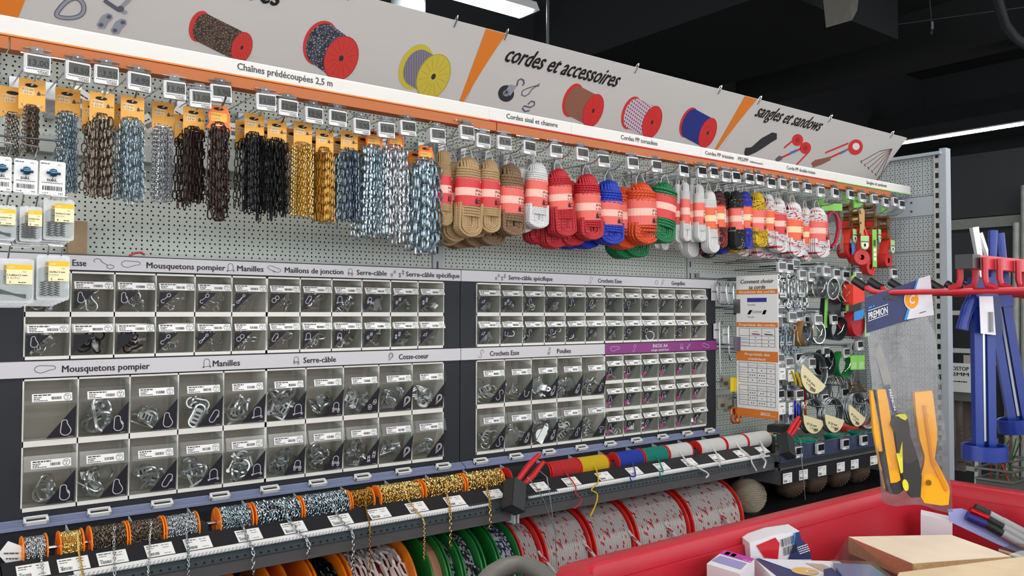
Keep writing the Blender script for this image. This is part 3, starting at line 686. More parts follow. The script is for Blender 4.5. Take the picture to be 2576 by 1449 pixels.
TAGS = [(93,163),(195,181),(267,190),(349,207),(439,228),(504,250),(556,236),(669,258),(724,272),(789,291),(848,298),(909,319),(971,328),(1026,323),(1100,342),(1174,334),(1214,355),(1267,360),(1330,372),(1397,380),(1464,388),(1518,405),(1591,411),(1651,419),(1719,430),(1765,433),(1795,435),(1825,444),(1851,446),(1884,450),(1910,452),(1939,461),(1968,463),(1999,469),(2031,473),(2064,483),(2100,486),(2139,490),(2169,497),(2200,501),(2227,509),(2251,508),(2267,515)]
PRICES = ['13,00','8,50','3,50','4,90','13,00','13,00','5,90','13,00','12,99','13,50','15,90','0,90','13,90','6,90','25','6,50','11,90','11,90','20,90','7,90','20','5','20','9']
TX = []
def ordn(n):
    if n <= 20: return ORD[n-1]
    t = {2: 'twent', 3: 'thirt', 4: 'fort'}[n//10]
    return t+'ieth' if n % 10 == 0 else t+'y-'+ORD[n % 10-1]
for i, (u, v) in enumerate(TAGS):
    p = at(u, v, y=-.352); TX.append(p)
    price_tag((p.x, p.y, p.z-.022), '%s price tag from the left in the row under the ticket strip' % ordn(i+1), PRICES[i] if i < len(PRICES) else None, i >= 24, (rnd.uniform(-.10, -.02), rnd.uniform(-.03, .03), rnd.uniform(-.08, .06)), 'price tags under the ticket strip')
HOOKM = {}
def peg_hook(x, z, ztag, label, ytip=-.335, ywall=-.02, col='chrome', group='wire pegs along the chain and rope wall'):
    t = thing('peg_hook', label, 'hook', (x, ywall, z), None, group)
    L = ytip-ywall; key = ('r', round(L, 3), col)
    if key not in HOOKM: HOOKM[key] = MB().tube([(0, 0, 0), (0, L+.03, 0), (0, L+.01, .004), (0, L-.012, .02)], .0028, 6).mesh('product_rod', [col])
    obj('product_rod', HOOKM[key], t)
    if ztag is not None:
        MB().tube([(0, 0, ztag-z), (0, -.352-ywall, ztag-z)], .0018, 6).build('tag_arm', 'chrome', t)
    MB().span((-.012, -.004, -.02), (.012, .016, (ztag-z)+.012 if ztag else .03)).build('back_plate', 'zinc', t, False)
    return t
# card: (u centre, v of card bottom hole line), chain bottom v, material, link L,w,r, strands nx, ny, px width, hanger, diameter, name
CH = [(78,268,392,'nickel_brown',.011,.0075,.0011,8,2,44,0,'1,1','fine nickel'), (168,287,490,'zinc_blue',.016,.009,.0014,8,2,56,0,'2,0','pale blue zinc'),
      (254,299,489,'nickel_brown',.026,.013,.0017,8,2,62,0,'2,0','brown nickel long link'), (331,306,507,'zinc_blue',.022,.011,.0015,8,2,64,0,'1,6','blue grey long link'),
      (408,318,508,'chrome',.013,.0085,.0015,8,2,52,0,'2,0','bright silver short link'), (486,331,513,'bronze_dark',.026,.012,.0018,8,2,56,0,'2,0','dark brown straight'),
      (549,322,558,'bronze_dark',.030,.015,.0021,6,2,54,1,'2,0','dark brown pointed'), (638,344,525,'chain_black',.026,.012,.0018,8,2,54,0,'2,0','black straight'),
      (695,360,538,'chain_black',.028,.014,.0020,8,2,62,0,'2,0','black loose link'), (760,363,542,'gold',.015,.010,.0016,8,2,54,0,'2,0','bright gold short link'),
      (815,383,552,'gold_dark',.028,.012,.0018,8,2,48,0,'2,0','gold long link'), (877,384,553,'zinc_dark',.028,.013,.0019,8,2,56,0,'3,0','blue grey narrow link'),
      (939,376,595,'zinc_blue',.030,.017,.0026,7,2,62,1,'4,0','medium zinc'), (994,378,600,'zinc',.034,.020,.0030,6,2,60,1,'5,0','heavy silver zinc'), (1070,414,620,'zinc_blue',.042,.024,.0038,6,2,76,1,'6,0','thickest zinc')]
for i, (u, v, vb, mt, L, w, r, nx, ny, pw, hg, dd, nm) in enumerate(CH):
    tx = TX[i] if i < 14 else TX[14]
    p = at(u, v, x=tx.x); y = min(-.20, max(-.33, p.y)); p = at(u, v, y=y)
    b = at(u, vb, y=y); wd_ = (at(u+pw/2, vb, y=y)-at(u-pw/2, vb, y=y)).x*.82
    ny = 3; peg_hook(p.x, p.z+.048, tx.z+.034, 'wire peg holding the %s chain pack' % nm, ytip=min(-.33, y-.04))
    chain_pack('%s chain pack hanging on orange %s' % (nm, 'plastic hanger' if hg else 'card'), p, mt, L, w, r, p.z-b.z-.01, nx, ny, wd_, hg, dd, .10 if 'pointed' in nm else .04 if i > 11 else .015, 20+i)
    if i in (0, 2, 3, 5, 7, 8, 9, 10, 11, 12, 14):
        q = p+V3((-.006 if i != 0 else -.03, .05, -.012)); chain_pack('%s chain pack hanging second on its peg, behind the front one' % nm, q, mt, L, w, r, (p.z-b.z)*.93-.01, nx, 1, wd_, hg, dd, .02, 60+i)
# white bar-code tags dangling behind the chain packs
for i, (u, v, a) in enumerate(((28, 285, 0), (208, 250, .5), (283, 330, 0), (372, 310, -.6), (448, 292, .4), (590, 330, 0))):
    p = at(u, v, y=-.17); m = MB(); m.span((-.015, 0, -.022), (.015, .0008, .022), 0); m.barcode((-.010, -.0005, -.012), X_, Z_, .02, .012, 1); m.dash((-.011, -.0005, .006), X_, Z_, .02, .003, 1)
    tag(m.build('barcode_slip', ['paper', 'ink'], None, False, p, (0, a, 0)), 'white bar-code slip peeking out behind the %s chain card' % CH[[0, 2, 3, 4, 5, 7][i]][12], 'label')
# ================================================================= rope hanks
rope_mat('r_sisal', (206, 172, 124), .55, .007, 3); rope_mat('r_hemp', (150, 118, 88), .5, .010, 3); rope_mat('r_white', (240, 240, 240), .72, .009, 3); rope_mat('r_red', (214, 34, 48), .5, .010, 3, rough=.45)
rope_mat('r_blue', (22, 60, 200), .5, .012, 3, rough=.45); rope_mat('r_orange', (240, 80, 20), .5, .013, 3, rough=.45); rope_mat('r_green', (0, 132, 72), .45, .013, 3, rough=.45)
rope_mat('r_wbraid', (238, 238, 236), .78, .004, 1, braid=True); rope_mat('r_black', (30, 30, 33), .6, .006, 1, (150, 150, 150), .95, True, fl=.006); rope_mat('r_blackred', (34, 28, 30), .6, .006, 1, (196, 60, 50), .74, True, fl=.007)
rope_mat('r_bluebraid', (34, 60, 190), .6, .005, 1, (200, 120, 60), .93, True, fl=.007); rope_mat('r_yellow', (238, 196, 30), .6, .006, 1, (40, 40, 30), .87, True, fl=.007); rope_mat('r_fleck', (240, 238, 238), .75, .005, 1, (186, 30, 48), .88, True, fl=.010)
BANDS = {'red': ('band_red', 'band_pale'), 'salmon': ('band_salmon', 'band_pale'), 'orange': ('band_orange', 'band_cream')}
def hank(label, w, h, zb0, zb1, rr, rope, band, txt, loc, rot=(0, 0, 0), pict=False, seed=0, loop=True, depth=.62, group=None, twist_text=.18):
    """rope hank: origin at the top centre; zb0, zb1 = band top and bottom below the origin"""
    r = random.Random(seed); t = thing('rope_hank', label, 'rope', loc, rot, group); a, b = w/2, w/2*depth
    m = MB(); n = max(4, int(w*.95/(2*rr)))
    for i in range(n):                                   # loops over the top, front to back
        fx = (i+.5)/n*2-1; x0 = fx*(a-rr)*.92; bb = (b-rr)*math.sqrt(max(.08, 1-fx*fx)); top = -rr-abs(fx)**2.2*w*.16-r.uniform(0, .25)*rr; zz = zb0*.55+zb1*0
        pts = [(x0*1.0+fx*rr*.2, -bb, -zb0-.02)]
        for k in range(9):
            q = k/8; ang = PI*q; pts.append((x0*(.80+.20*abs(math.cos(ang)))+r.uniform(-.1, .1)*rr, -bb*math.cos(ang), top-w*.34*(1-math.sin(ang))))
        pts.append((x0, bb, -zb0-.02)); m.tube(pts, rr, 7)
    m.build('top_loops', rope, t)
    m = MB(); hb = h-zb1; nb = max(2, int((a*1.1+rr*.5)/(1.8*rr))); ny = max(2, int(2*b*.9/(2.1*rr)))
    for j in range(ny):                                  # concentric bottom loops
        yy = ((j+.5)/ny*2-1)*(b-rr); k2 = math.sqrt(max(.25, 1-(yy/b)**2))
        for i in range(nb):
            ri = (a*1.10-rr-i*1.8*rr+r.uniform(-.25, .25)*rr)*(.80+.20*k2); xo = r.uniform(-.5, .5)*rr
            if ri < rr*.2: continue
            ce = -h+max(rr, (a*1.02)*(.62 if hb < w else .9))*(.9+.1*k2); pts = [(-ri*.96, yy*.95, -zb1+.01)]
            for k in range(11):
                an = PI+PI*k/10; pts.append((xo+ri*math.cos(an)*(1+.05*math.sin(k)), yy+r.uniform(-.2, .2)*rr, ce+(ce*0)+(ri*min(1.0, (h+ce)/(a*1.02)))*math.sin(an)))
            pts.append((ri*.96, yy*.95, -zb1+.01)); m.tube(pts, rr, 7)
    m.build('bottom_loops', rope, t)
    def coil(nm_, za, zb, k0):                            # one continuous helical wrap
        n_ = max(1, round((zb-za)/(rr*1.9))); P = []
        for k in range(n_*18+1):
            q = k/18; f = q/n_; P.append(((a*(k0+(1-k0)*f)-rr*.25+r.uniform(-.1, .1)*rr)*math.cos(2*PI*q), (b+rr*.5)*math.sin(2*PI*q), -(za+(zb-za)*f)))
        MB().tube(P, rr, 6).build(nm_, rope, t)
    coil('upper_wraps', max(zb0*.52, w*.20), zb0+rr*1.5, .92); coil('lower_wraps', zb1-rr*.5, zb1+hb*.34, 1.0)
    m = MB(); A, B = a+rr*.5, b+rr*1.3; seg = 28; lv = [-zb1, -zb1+(zb1-zb0)*.36, -zb1+(zb1-zb0)*.64, -zb0]
    for li_, (z0, z1) in enumerate(zip(lv, lv[1:])):
        for k in range(seg):
            q0, q1 = 2*PI*k/seg, 2*PI*(k+1)/seg
            m.poly([(A*math.cos(q0), B*math.sin(q0), z0), (A*math.cos(q1), B*math.sin(q1), z0), (A*math.cos(q1), B*math.sin(q1), z1), (A*math.cos(q0), B*math.sin(q0), z1)], (0, 1, 0)[li_])
    hh = (zb1-zb0)
    def ctext(s, z, hgt, x0, mi=2, width=None):
        co, fs, w_ = text_geo(s, True); kx = (width/w_) if width else hgt; vs = []
        for p in co:
            x = x0+p[0]*kx; x = max(-A*.995, min(A*.995, x)); vs.append((x, -B*math.sqrt(max(0, 1-(x/A)**2))-.0007, z+p[1]*hgt))
        m.add(vs, fs, mi)
    if txt:
        ctext(txt[0], -zb1+hh*.515, hh*.115, -A*.05+A*twist_text, width=A*.88); ctext(txt[1], -zb1+hh*.385, hh*.115, -A*.05+A*twist_text, width=A*.74)
        ctext('max.', -zb1+hh*.20, hh*.075, A*.42, width=A*.3); ctext(txt[2] if len(txt) > 2 else '60 kg', -zb1+hh*.09, hh*.075, A*.42, width=A*.36)
        q = A*.10; zc = -zb1+hh*.07; yy = lambda x: -B*math.sqrt(max(0, 1-(x/A)**2))-.0007
        for pl in ([(q, 0), (q+A*.28, 0), (q+A*.26, hh*.14), (q+A*.02, hh*.14)], [(q+A*.08, hh*.14), (q+A*.20, hh*.14), (q+A*.20, hh*.2), (q+A*.08, hh*.2)]): m.poly([(x, yy(x), zc+z) for x, z in pl], 2)
        ctext('suki', -zb0-hh*.14, hh*.09, A*.62, 3, A*.32)
    if pict:
        for k in range(4):
            zc = -zb0-hh*(.22+.16*k); x0 = A*.1; f = lambda x: -B*math.sqrt(max(0, 1-(x/A)**2))-.0007
            m.poly([(x, f(x)-(.0002), z) for x, z in ((x0, zc-hh*.06), (x0+A*.34, zc-hh*.06), (x0+A*.34, zc+hh*.06), (x0, zc+hh*.06))], 3)
            m.poly([(x, f(x)-(.0005), z) for x, z in ((x0+A*.06, zc-hh*.03), (x0+A*.28, zc-hh*.03+.001*k), (x0+A*.24, zc+hh*.03), (x0+A*.14, zc+hh*.02))], 2)
    m.build('paper_band', [BANDS[band][0], BANDS[band][1], 'ink', 'white'], t)
    if loop:
        MB().tube([(-a*.55, -b*.3, -zb0*.5), (-a*.3, 0, .012), (0, .0, .034), (a*.3, 0, .012), (a*.55, -b*.2, -zb0*.5)], .0011, 5).build('hanging_string', 'white', t)
    return t
# name, left u, right u, top v, band top, band bottom, bottom v, rope radius, rope, band, text, y, copies behind (dx,dy,dz), tilt, pict
RP = [('thin 4 mm sisal rope hank with red band', 1098,1135,377,442,513,568,.0022,'r_sisal','red',('Ø 4 mm','L 10 m','10 kg'),-.285,[],0,0),
 ('8 mm sisal rope hank with red band, larger', 1148,1207,393,450,520,596,.0042,'r_sisal','red',('Ø 8 mm','L 10 m','60 kg'),-.300,[(-.022,.055,-.012),(-.01,.11,-.02)],0,0),
 ('8 mm sisal rope hank beside the brown hemp hank', 1206,1254,399,454,523,586,.0042,'r_sisal','red',('Ø 8 mm','L 10 m','80 kg'),-.300,[(-.01,.06,-.01)],0,0),
 ('10 mm brown hemp rope hank with salmon band', 1254,1313,410,472,539,592,.0052,'r_hemp','salmon',('Ø 10 mm','L 10 m','50 kg'),-.290,[(-.03,.06,-.03),(-.09,.09,-.035),(-.13,.12,-.04)],0,0),
 ('white twisted 6 mm rope hank with salmon band', 1327,1376,408,455,523,574,.0034,'r_white','salmon',('Ø 6 mm','L 15 m','68 kg'),-.300,[(-.03,.05,-.012),(-.05,.10,-.02)],.03,0),
 ('red twisted 6 mm rope hank, tilted', 1376,1430,423,468,528,595,.0036,'r_red','salmon',('Ø 6 mm','L 15 m'),-.310,[(-.035,.09,-.02),(.01,.06,-.035)],-.10,0),
 ('red twisted 8 mm rope hank, thick', 1448,1503,436,488,556,603,.0040,'r_red','salmon',('Ø 8 mm','L 15 m','100 kg'),-.310,[(-.045,.05,-.02)],-.05,0),
 ('blue twisted 10 mm rope hank', 1502,1560,451,509,568,615,.0050,'r_blue','salmon',('Ø 10 mm','L 15 m','140 kg'),-.300,[(-.05,.07,-.012),(-.09,.11,-.012)],0,0),
 ('orange twisted 12 mm rope hank', 1578,1642,457,503,568,614,.0058,'r_orange','salmon',('Ø 12 mm','L 10 m','190 kg'),-.305,[(-.04,.05,-.015)],-.05,0),
 ('green twisted rope hank, leaning to the left', 1644,1700,458,496,556,612,.0060,'r_green','red',None,-.310,[(-.05,.09,-.05),(-.10,.11,-.055)],.16,0),
 ('narrow white braided rope hank beside green hank', 1696,1713,462,512,566,610,.0018,'r_wbraid','red',('Ø 2 mm','L 2 m'),-.28,[(-.03,.08,-.02)],0,0),
 ('narrow white braided rope hank with bar-code band', 1713,1733,458,501,563,607,.0018,'r_wbraid','salmon',None,-.30,[(-.02,.09,-.03)],0,0),
 ('third narrow white braided rope hank', 1733,1747,463,513,567,609,.0018,'r_wbraid','salmon',('Ø 3 mm','L 2 m'),-.28,[],0,0),
 ('narrow white braided rope hank, fourth from the green one', 1746,1769,463,510,566,608,.0020,'r_wbraid','salmon',('Ø 4 mm','L 2 m'),-.30,[(-.01,.08,-.03)],-.02,0),
 ('wide white braided rope hank with orange picture band', 1767,1798,479,523,577,636,.0022,'r_wbraid','orange',None,-.305,[(-.03,.07,-.015)],-.05,1),
 ('black and red braided rope hank', 1793,1821,479,519,572,624,.0026,'r_blackred','orange',None,-.305,[(-.02,.09,-.02)],-.03,1),
 ('slim black braided rope hank half hidden by its neighbour', 1820,1837,481,528,578,626,.0026,'r_black','salmon',None,-.275,[],-.03,0),
 ('black braided rope hank with four pictograms', 1836,1864,479,524,578,628,.0026,'r_black','salmon',None,-.305,[(-.06,.10,-.03)],-.04,1),
 ('blue braided rope hank with orange band', 1858,1887,481,521,575,626,.0024,'r_bluebraid','orange',('Ø 5 mm','L 15 m'),-.295,[(-.05,.08,-.02),(-.16,.12,-.02)],-.02,0),
 ('yellow braided rope hank with black flecks', 1886,1920,483,530,581,622,.0028,'r_yellow','salmon',('Ø 6 mm','L 15 m'),-.305,[(-.05,.08,-.02),(-.12,.12,-.02)],-.02,0),
 ('slim white rope hank with red flecks beside yellow hank', 1920,1944,488,530,582,619,.0030,'r_fleck','orange',('Ø 6 mm','L 15 m'),-.290,[(-.04,.09,-.02),(-.08,.12,-.02)],-.02,0),
 ('white rope hank with red flecks and dark red band', 1942,1971,498,538,590,635,.0034,'r_fleck','red',('Ø 8 mm','L 15 m'),-.300,[(-.04,.08,-.02),(-.10,.12,-.015)],-.02,0),
 ('wide white rope hank with red flecks and orange band', 1974,2012,506,553,606,646,.0042,'r_fleck','orange',('Ø 10 mm','L 15 m'),-.305,[(-.05,.09,-.012),(-.12,.12,-.01)],0,0),
 ('narrow white rope hank with red flecks set back', 2013,2036,520,567,615,657,.0040,'r_fleck','orange',('Ø 10 mm','L 15 m'),-.285,[(-.03,.09,-.01)],0,0),
 ('white rope hank with red flecks beside the bungee pack', 2035,2073,520,557,608,648,.0042,'r_fleck','salmon',('Ø 12 mm','L 10 m'),-.310,[(-.04,.07,-.015)],0,0)]
for i, (nm, u0, u1, vt, b0, b1, vb, rr, rp, bd, tx, y, cps, tilt, pict) in enumerate(RP):
    uc = (u0+u1)/2; p = at(uc, vt, y=y); px = lambda v: at(uc, v, y=y).z; w = (at(u1, b0, y=y)-at(u0, b0, y=y)).x
    w = w*.96; h = p.z-px(vb)
    t = hank(nm, w, h, p.z-px(b0), p.z-px(b1), rr, rp, bd, tx, p, (0, tilt, rnd.uniform(-.06, .06)), pict, i)
    j = min(range(14, len(TX)), key=lambda k: abs(TX[k].x-p.x))
    peg_hook(p.x, p.z+.032, TX[j].z+.034, 'wire peg holding the '+nm.replace(' with ', ', ')[:60], ytip=y-.055)
    for k, (dx, dy, dz) in enumerate(cps):
        copy_tree(t, p+V3((dx, dy, dz)), 'hank hanging %s behind the %s' % (('next', 'second', 'last')[k], nm), None, (0, tilt*.5+rnd.uniform(-.05, .05), rnd.uniform(-.1, .1)))
# pegs of the crowded right part without a visible product
for j in (36, 37, 38, 39, 40, 41, 42):
    peg_hook(TX[j].x, TX[j].z-.05, TX[j].z+.034, 'wire peg of the %s price tag from the left' % ordn(j+1), ytip=-.35)
# ---- bungee pack in a clear bag
speck('bungee', (206, 50, 78), .6, amt=.35, scale=160); mat('card_green', (128, 200, 84), .5); mat('strap_red', (236, 62, 44), .5); mat('strap_dark', (196, 40, 36), .5); mat('flag_blue', (40, 140, 214), .5); mat('ratchet', (150, 122, 84), .35, .85)
p = at(2092, 512, y=-.30); t = thing('bungee_pack', 'red bungee cords in a clear bag under green card', 'bungee cords', p, (0, 0, -.6))
s = 1/ (FPX/ (p-CAM).dot(_F)); K = lambda px: px*s
m = MB(); m.span((-.05, -.002, -.035), (.05, 0, .0)); m.build('green_card', 'card_green', t, False)
m = MB()
for k in range(4):
    a = .028+.0075*(k % 2); y = -.012+.007*k; m.tube([(-a*.6, y, -.20), (-a, y, -.12), (-a*.95, y, -.08), (-a*.6, y, -.05), (0, y, -.042+.003*k), (a*.6, y, -.05), (a*.95, y, -.08), (a, y, -.12), (a*.5, y, -.18), (-a*.2, y, -.205)], .0055, 8)
m.build('cord', 'bungee', t)
m = MB()
for k in range(5): m.tube([(-.03+.014*k, -.012, -.195), (-.034+.014*k, -.014, -.215), (-.024+.014*k, -.014, -.222), (-.02+.014*k, -.014, -.212)], .002, 6)
m.build('end_hooks', 'steel_dark', t)
m = MB(); m.prism([(-.045, -.235), (.045, -.23), (.047, -.035), (-.047, -.035)], .04, (0, 0, 0)); m.build('clear_bag', 'clear_thin', t, False)
# ---- ratchet straps
def ratchet(label, u, v, y, flip=1, flagged=False, rot=0):
    p = at(u, v, y=y); t = thing('ratchet_strap', label, 'strap', p, (0, rot, flip)); t.scale = (1.3, 1.5, 1.05)
    m = MB()
    for q in (-.016, .016):
        m.prism([(-.012, .02), (-.004, .034), (.008, .034), (.014, .02), (.012, -.05), (.004, -.085), (-.010, -.085), (-.008, -.05)], .0025, (0, q, 0), 0, rz(0))
    m.rod((0, -.02, .018), (0, .02, .018), .008, 10); m.rod((0, -.02, -.03), (0, .02, -.03), .006, 8); m.rod((-.004, -.022, -.082), (-.004, .022, -.082), .005, 8); m.box((.004, 0, -.03), (.003, .026, .034)); m.box((.008, 0, .012), (.003, .030, .030)); m.build('ratchet_handle', 'ratchet', t)
    m = MB(); m.tube([(0, 0, -.05), (.012, 0, -.08), (.006, 0, -.12), (-.008, 0, -.16), (-.004, 0, -.19)], .0165, 6, sx=.35, up=(1, 0, 0)); m.tube([(.012, 0, -.04), (.026, 0, -.08), (.018, 0, -.13)], .0165, 6, sx=.3, up=(1, 0, 0)); m.build('webbing', 'strap_red', t)
    m = MB(); m.lathe([(.012, -.016), (.034, -.017), (.036, 0), (.034, .017), (.012, .016)], (0, 0, -.185), Y_, 18); m.build('webbing_roll', 'strap_dark', t)
    MB().prism([(-.016, .04), (.022, .045), (.022, .075), (-.016, .075)], .001, (0, .0, 0)).build('green_card', 'card_green', t, False)
    m = MB(); pl = [(-.018, -.09), (.018, -.09), (.018, -.135), (.012, -.148), (0, -.153), (-.012, -.148), (-.018, -.135)]; m.prism(pl, .0012, (0, -.03, 0), 0); m.span((-.018, -.0312, -.115), (.018, -.0308, -.118), 1); m.span((-.012, -.0312, -.142), (.012, -.0308, -.122), 2); m.span((-.006, -.0316, -.139), (.004, -.0312, -.125), 1)
    m.build('hang_label', [mat('label_green', (168, 206, 140), .5), 'ink', 'paper'], t, False)
    if flagged: MB().prism([(-.014, 0), (.014, 0), (.018, -.05), (-.010, -.056)], .002, (-.005, -.026, -.15)).build('blue_flag', 'flag_blue', t, False)
ratchet('brass ratchet strap beside the bungee pack, half hidden', 2126, 528, -.29, .15, True); ratchet('front brass ratchet strap with red webbing and long handle', 2158, 545, -.33, -.35, False)
ratchet('brass ratchet strap hanging behind the front one', 2188, 530, -.28, .25); ratchet('rightmost brass ratchet strap in the red bunch', 2222, 558, -.30, .1)
p = at(2200, 588, y=-.345); peg_hook(p.x, p.z+.016, None, 'wire peg holding the tall green strap card'); t = thing('strap_pack', 'tall green printed strap card in front of red webbing', 'strap', p)
m = MB(); m.span((-.02, 0, -.16), (.02, .001, .02), 0); m.barcode((-.012, -.0004, -.06), X_, Z_, .024, .03, 1)
for k in range(3): m.span((-.008, -.0006, -.07-.022*k), (.012, 0, -.086-.022*k), 2)
m.build('green_card', ['card_green', 'ink', 'paper'], t, False); MB().lathe([(.012, -.02), (.036, -.02), (.038, 0), (.036, .02), (.012, .02)], (-.02, .03, -.16), Y_, 18).build('webbing_roll', 'strap_dark', t)
MB().tube([(.01, .02, 0), (.03, .02, -.06), (.024, .02, -.14), (-.01, .02, -.2)], .018, 6, sx=.3, up=(1, 0, 0)).build('webbing', 'strap_red', t)
for i, (u, v) in enumerate(((2066, 512), (2134, 508), (2152, 510))):
    p = at(u, v, y=-.24); tag(MB().span((-.035, 0, -.03), (.035, .001, .03)).build('green_header_card', 'card_green', None, False, p, (0, rnd.uniform(-.2, .2), .2)), 'bright green header card, %s behind the ratchet straps' % ('leftmost', 'middle', 'rightmost')[i], 'card')
# ================================================================= drawer cabinets
YC = -.142
cabs = []
for nm, x0, x1 in (('left', -1.33, -.0015), ('right', .0015, 1.33)):
    t = thing('bin_cabinet', 'dark grey cabinet frame holding clear tilt bins, %s one' % nm, 'cabinet', (x0, 0, 1.0)); w = x1-x0
    # open face frame: sides, top, middle bar and bottom around the modules
    MB().span((0, YC+.001, 0), (.0645, -.008, .64)).build('side', 'cab_dark', t, False); MB().span((w-.0645, YC+.001, 0), (w, -.008, .64)).build('side', 'cab_dark', t, False)
    MB().span((.0645, YC+.001, .599), (w-.0645, -.008, .64)).build('top_bar', 'cab_dark', t, False); MB().span((.0645, YC+.001, .338), (w-.0645, -.008, .3815)).build('middle_bar', 'cab_dark', t, False)
    MB().span((.0645, YC+.001, 0), (w-.0645, -.008, .0195)).build('bottom_bar', 'cab_dark', t, False); MB().span((.0645, -.02, .0195), (w-.0645, -.008, .599)).build('back_panel', 'cab_dark', t, False)
    MB().span((0, YC-.001, .6385), (w, -.008, .6415)).build('edge_trim', 'black', t, False); cabs.append(t)
# ---- icons (unit square, y up)
def arc(cx, cy, r, a0, a1, n=10, ry_=None): return [(cx+r*math.cos(a0+(a1-a0)*k/n), cy+(ry_ or r)*math.sin(a0+(a1-a0)*k/n)) for k in range(n+1)]
ICON = {
 'carabiner': [(arc(.42, .80, .15, -.4, PI, 8)+arc(.5, .30, .28, PI+.2, 2*PI+.3, 10), True)],
 'carabiner_lock': [(arc(.42, .80, .17, -.4, PI, 8)+arc(.5, .30, .26, PI+.2, 2*PI+.3, 10), True), ([(.60, .62), (.70, .42)], False), ([(.66, .64), (.77, .44)], False)],
 'snap': [(arc(.78, .78, .16, 0, 2*PI, 12), True), ([(.66, .66), (.44, .44), (.30, .36)], False), (arc(.30, .22, .16, 1.2, 5.6, 10), False)],
 'swivel': [(arc(.78, .84, .11, 0, 2*PI, 10), True), ([(.70, .74), (.58, .60)], False), (arc(.56, .58, .05, 0, 2*PI, 6), True), ([(.52, .52), (.20, .30)]+arc(.22, .20, .12, 2.0, 6.4, 8)+[(.54, .50)], False)],
 'two_rings': [(arc(.36, .40, .22, 0, 2*PI, 12), True), (arc(.66, .66, .20, 0, 2*PI, 12), True)],
 'quick_link': [(arc(.62, .72, .18, -.6, PI-.6, 8)+arc(.38, .28, .18, PI-.6, 2*PI-.6, 8), True), ([(.66, .44), (.76, .60)], False), ([(.72, .40), (.82, .56)], False)],
 'shackle': [([(.28, .18), (.26, .60)]+arc(.50, .66, .24, PI, 0, 8)+[(.76, .32)], False), ([(.18, .20), (.78, .30), (.86, .26)], False), (arc(.80, .22, .06, 0, 2*PI, 6), True), (arc(.22, .20, .05, 0, 2*PI, 6), True)],
 'clamp': [([(.30, .30), (.30, .62)]+arc(.5, .64, .20, PI, 0, 8)+[(.70, .30)], False), ([(.20, .44), (.80, .36)], False), ([(.22, .34), (.82, .26)], False), ([(.26, .34), (.26, .16), (.36, .15), (.36, .32)], False), ([(.64, .28), (.64, .10), (.75, .09), (.75, .26)], False)],
 'simplex': [([(.22, .20), (.22, .44), (.34, .52), (.48, .42), (.46, .20), (.34, .12)], True), ([(.56, .54), (.62, .80), (.80, .86), (.84, .60), (.72, .48)], True), (arc(.34, .32, .05, 0, 2*PI, 6), True), (arc(.70, .66, .05, 0, 2*PI, 6), True)],
 'duplex': [([(.20, .10), (.18, .56), (.32, .60), (.38, .12)], True), ([(.54, .40), (.60, .88), (.78, .86), (.74, .38)], True), (arc(.28, .22, .04, 0, 2*PI, 6), True), (arc(.26, .46, .04, 0, 2*PI, 6), True), (arc(.66, .52, .04, 0, 2*PI, 6), True), (arc(.68, .74, .04, 0, 2*PI, 6), True)],
 'thimble': [(arc(.60, .66, .24, -.9, PI+.2, 10)+[(.34, .14)], True), (arc(.60, .66, .16, -.9, PI+.2, 10)+[(.42, .26)], True)],
 's_hook': [(arc(.64, .70, .20, -.9, PI, 9)+[(.50, .50)]+arc(.38, .28, .20, .2, -PI-.1, 9), False)],
 'sleeve': [([(.24, .34), (.44, .62), (.62, .60), (.74, .78), (.62, .36), (.44, .40)], True)],
 'ring': [(arc(.5, .5, .28, 0, 2*PI, 14), True)],
 'pin': [(arc(.66, .74, .14, -.8, PI, 8)+[(.36, .40), (.46, .30), (.28, .16)], False), ([(.78, .64), (.30, .12)], False)],
 'pulley': [(arc(.64, .84, .10, 0, 2*PI, 8), True), ([(.58, .74), (.36, .44), (.30, .20), (.44, .10), (.60, .22), (.70, .50), (.68, .74)], True), (arc(.48, .30, .09, 0, 2*PI, 8), True)],
 'hook': [(arc(.60, .76, .14, -.9, PI, 7)+[(.44, .56)], False), ([(.36, .52), (.54, .56), (.52, .22), (.36, .16), (.30, .34)], True)],
 'u_bolt': [([(.24, .72), (.26, .42)]+arc(.46, .38, .20, PI+.1, 2*PI-.1, 8)+[(.72, .60)], False), ([(.18, .66), (.32, .68)], False), ([(.64, .54), (.80, .58)], False)],
 'tee': [([(.24, .62), (.40, .78), (.84, .70), (.80, .54), (.62, .52), (.56, .22), (.40, .24), (.46, .56)], True)],
 'plate': [([(.30, .30), (.56, .38), (.70, .72), (.42, .64)], True)],
}
def icon(m, kind, o, xd, ud, size, w, mi):
    for P, cl in ICON.get(kind, []): m.ribbon([(x*size, y*size) for x, y in P], w, o, xd, ud, mi, cl)
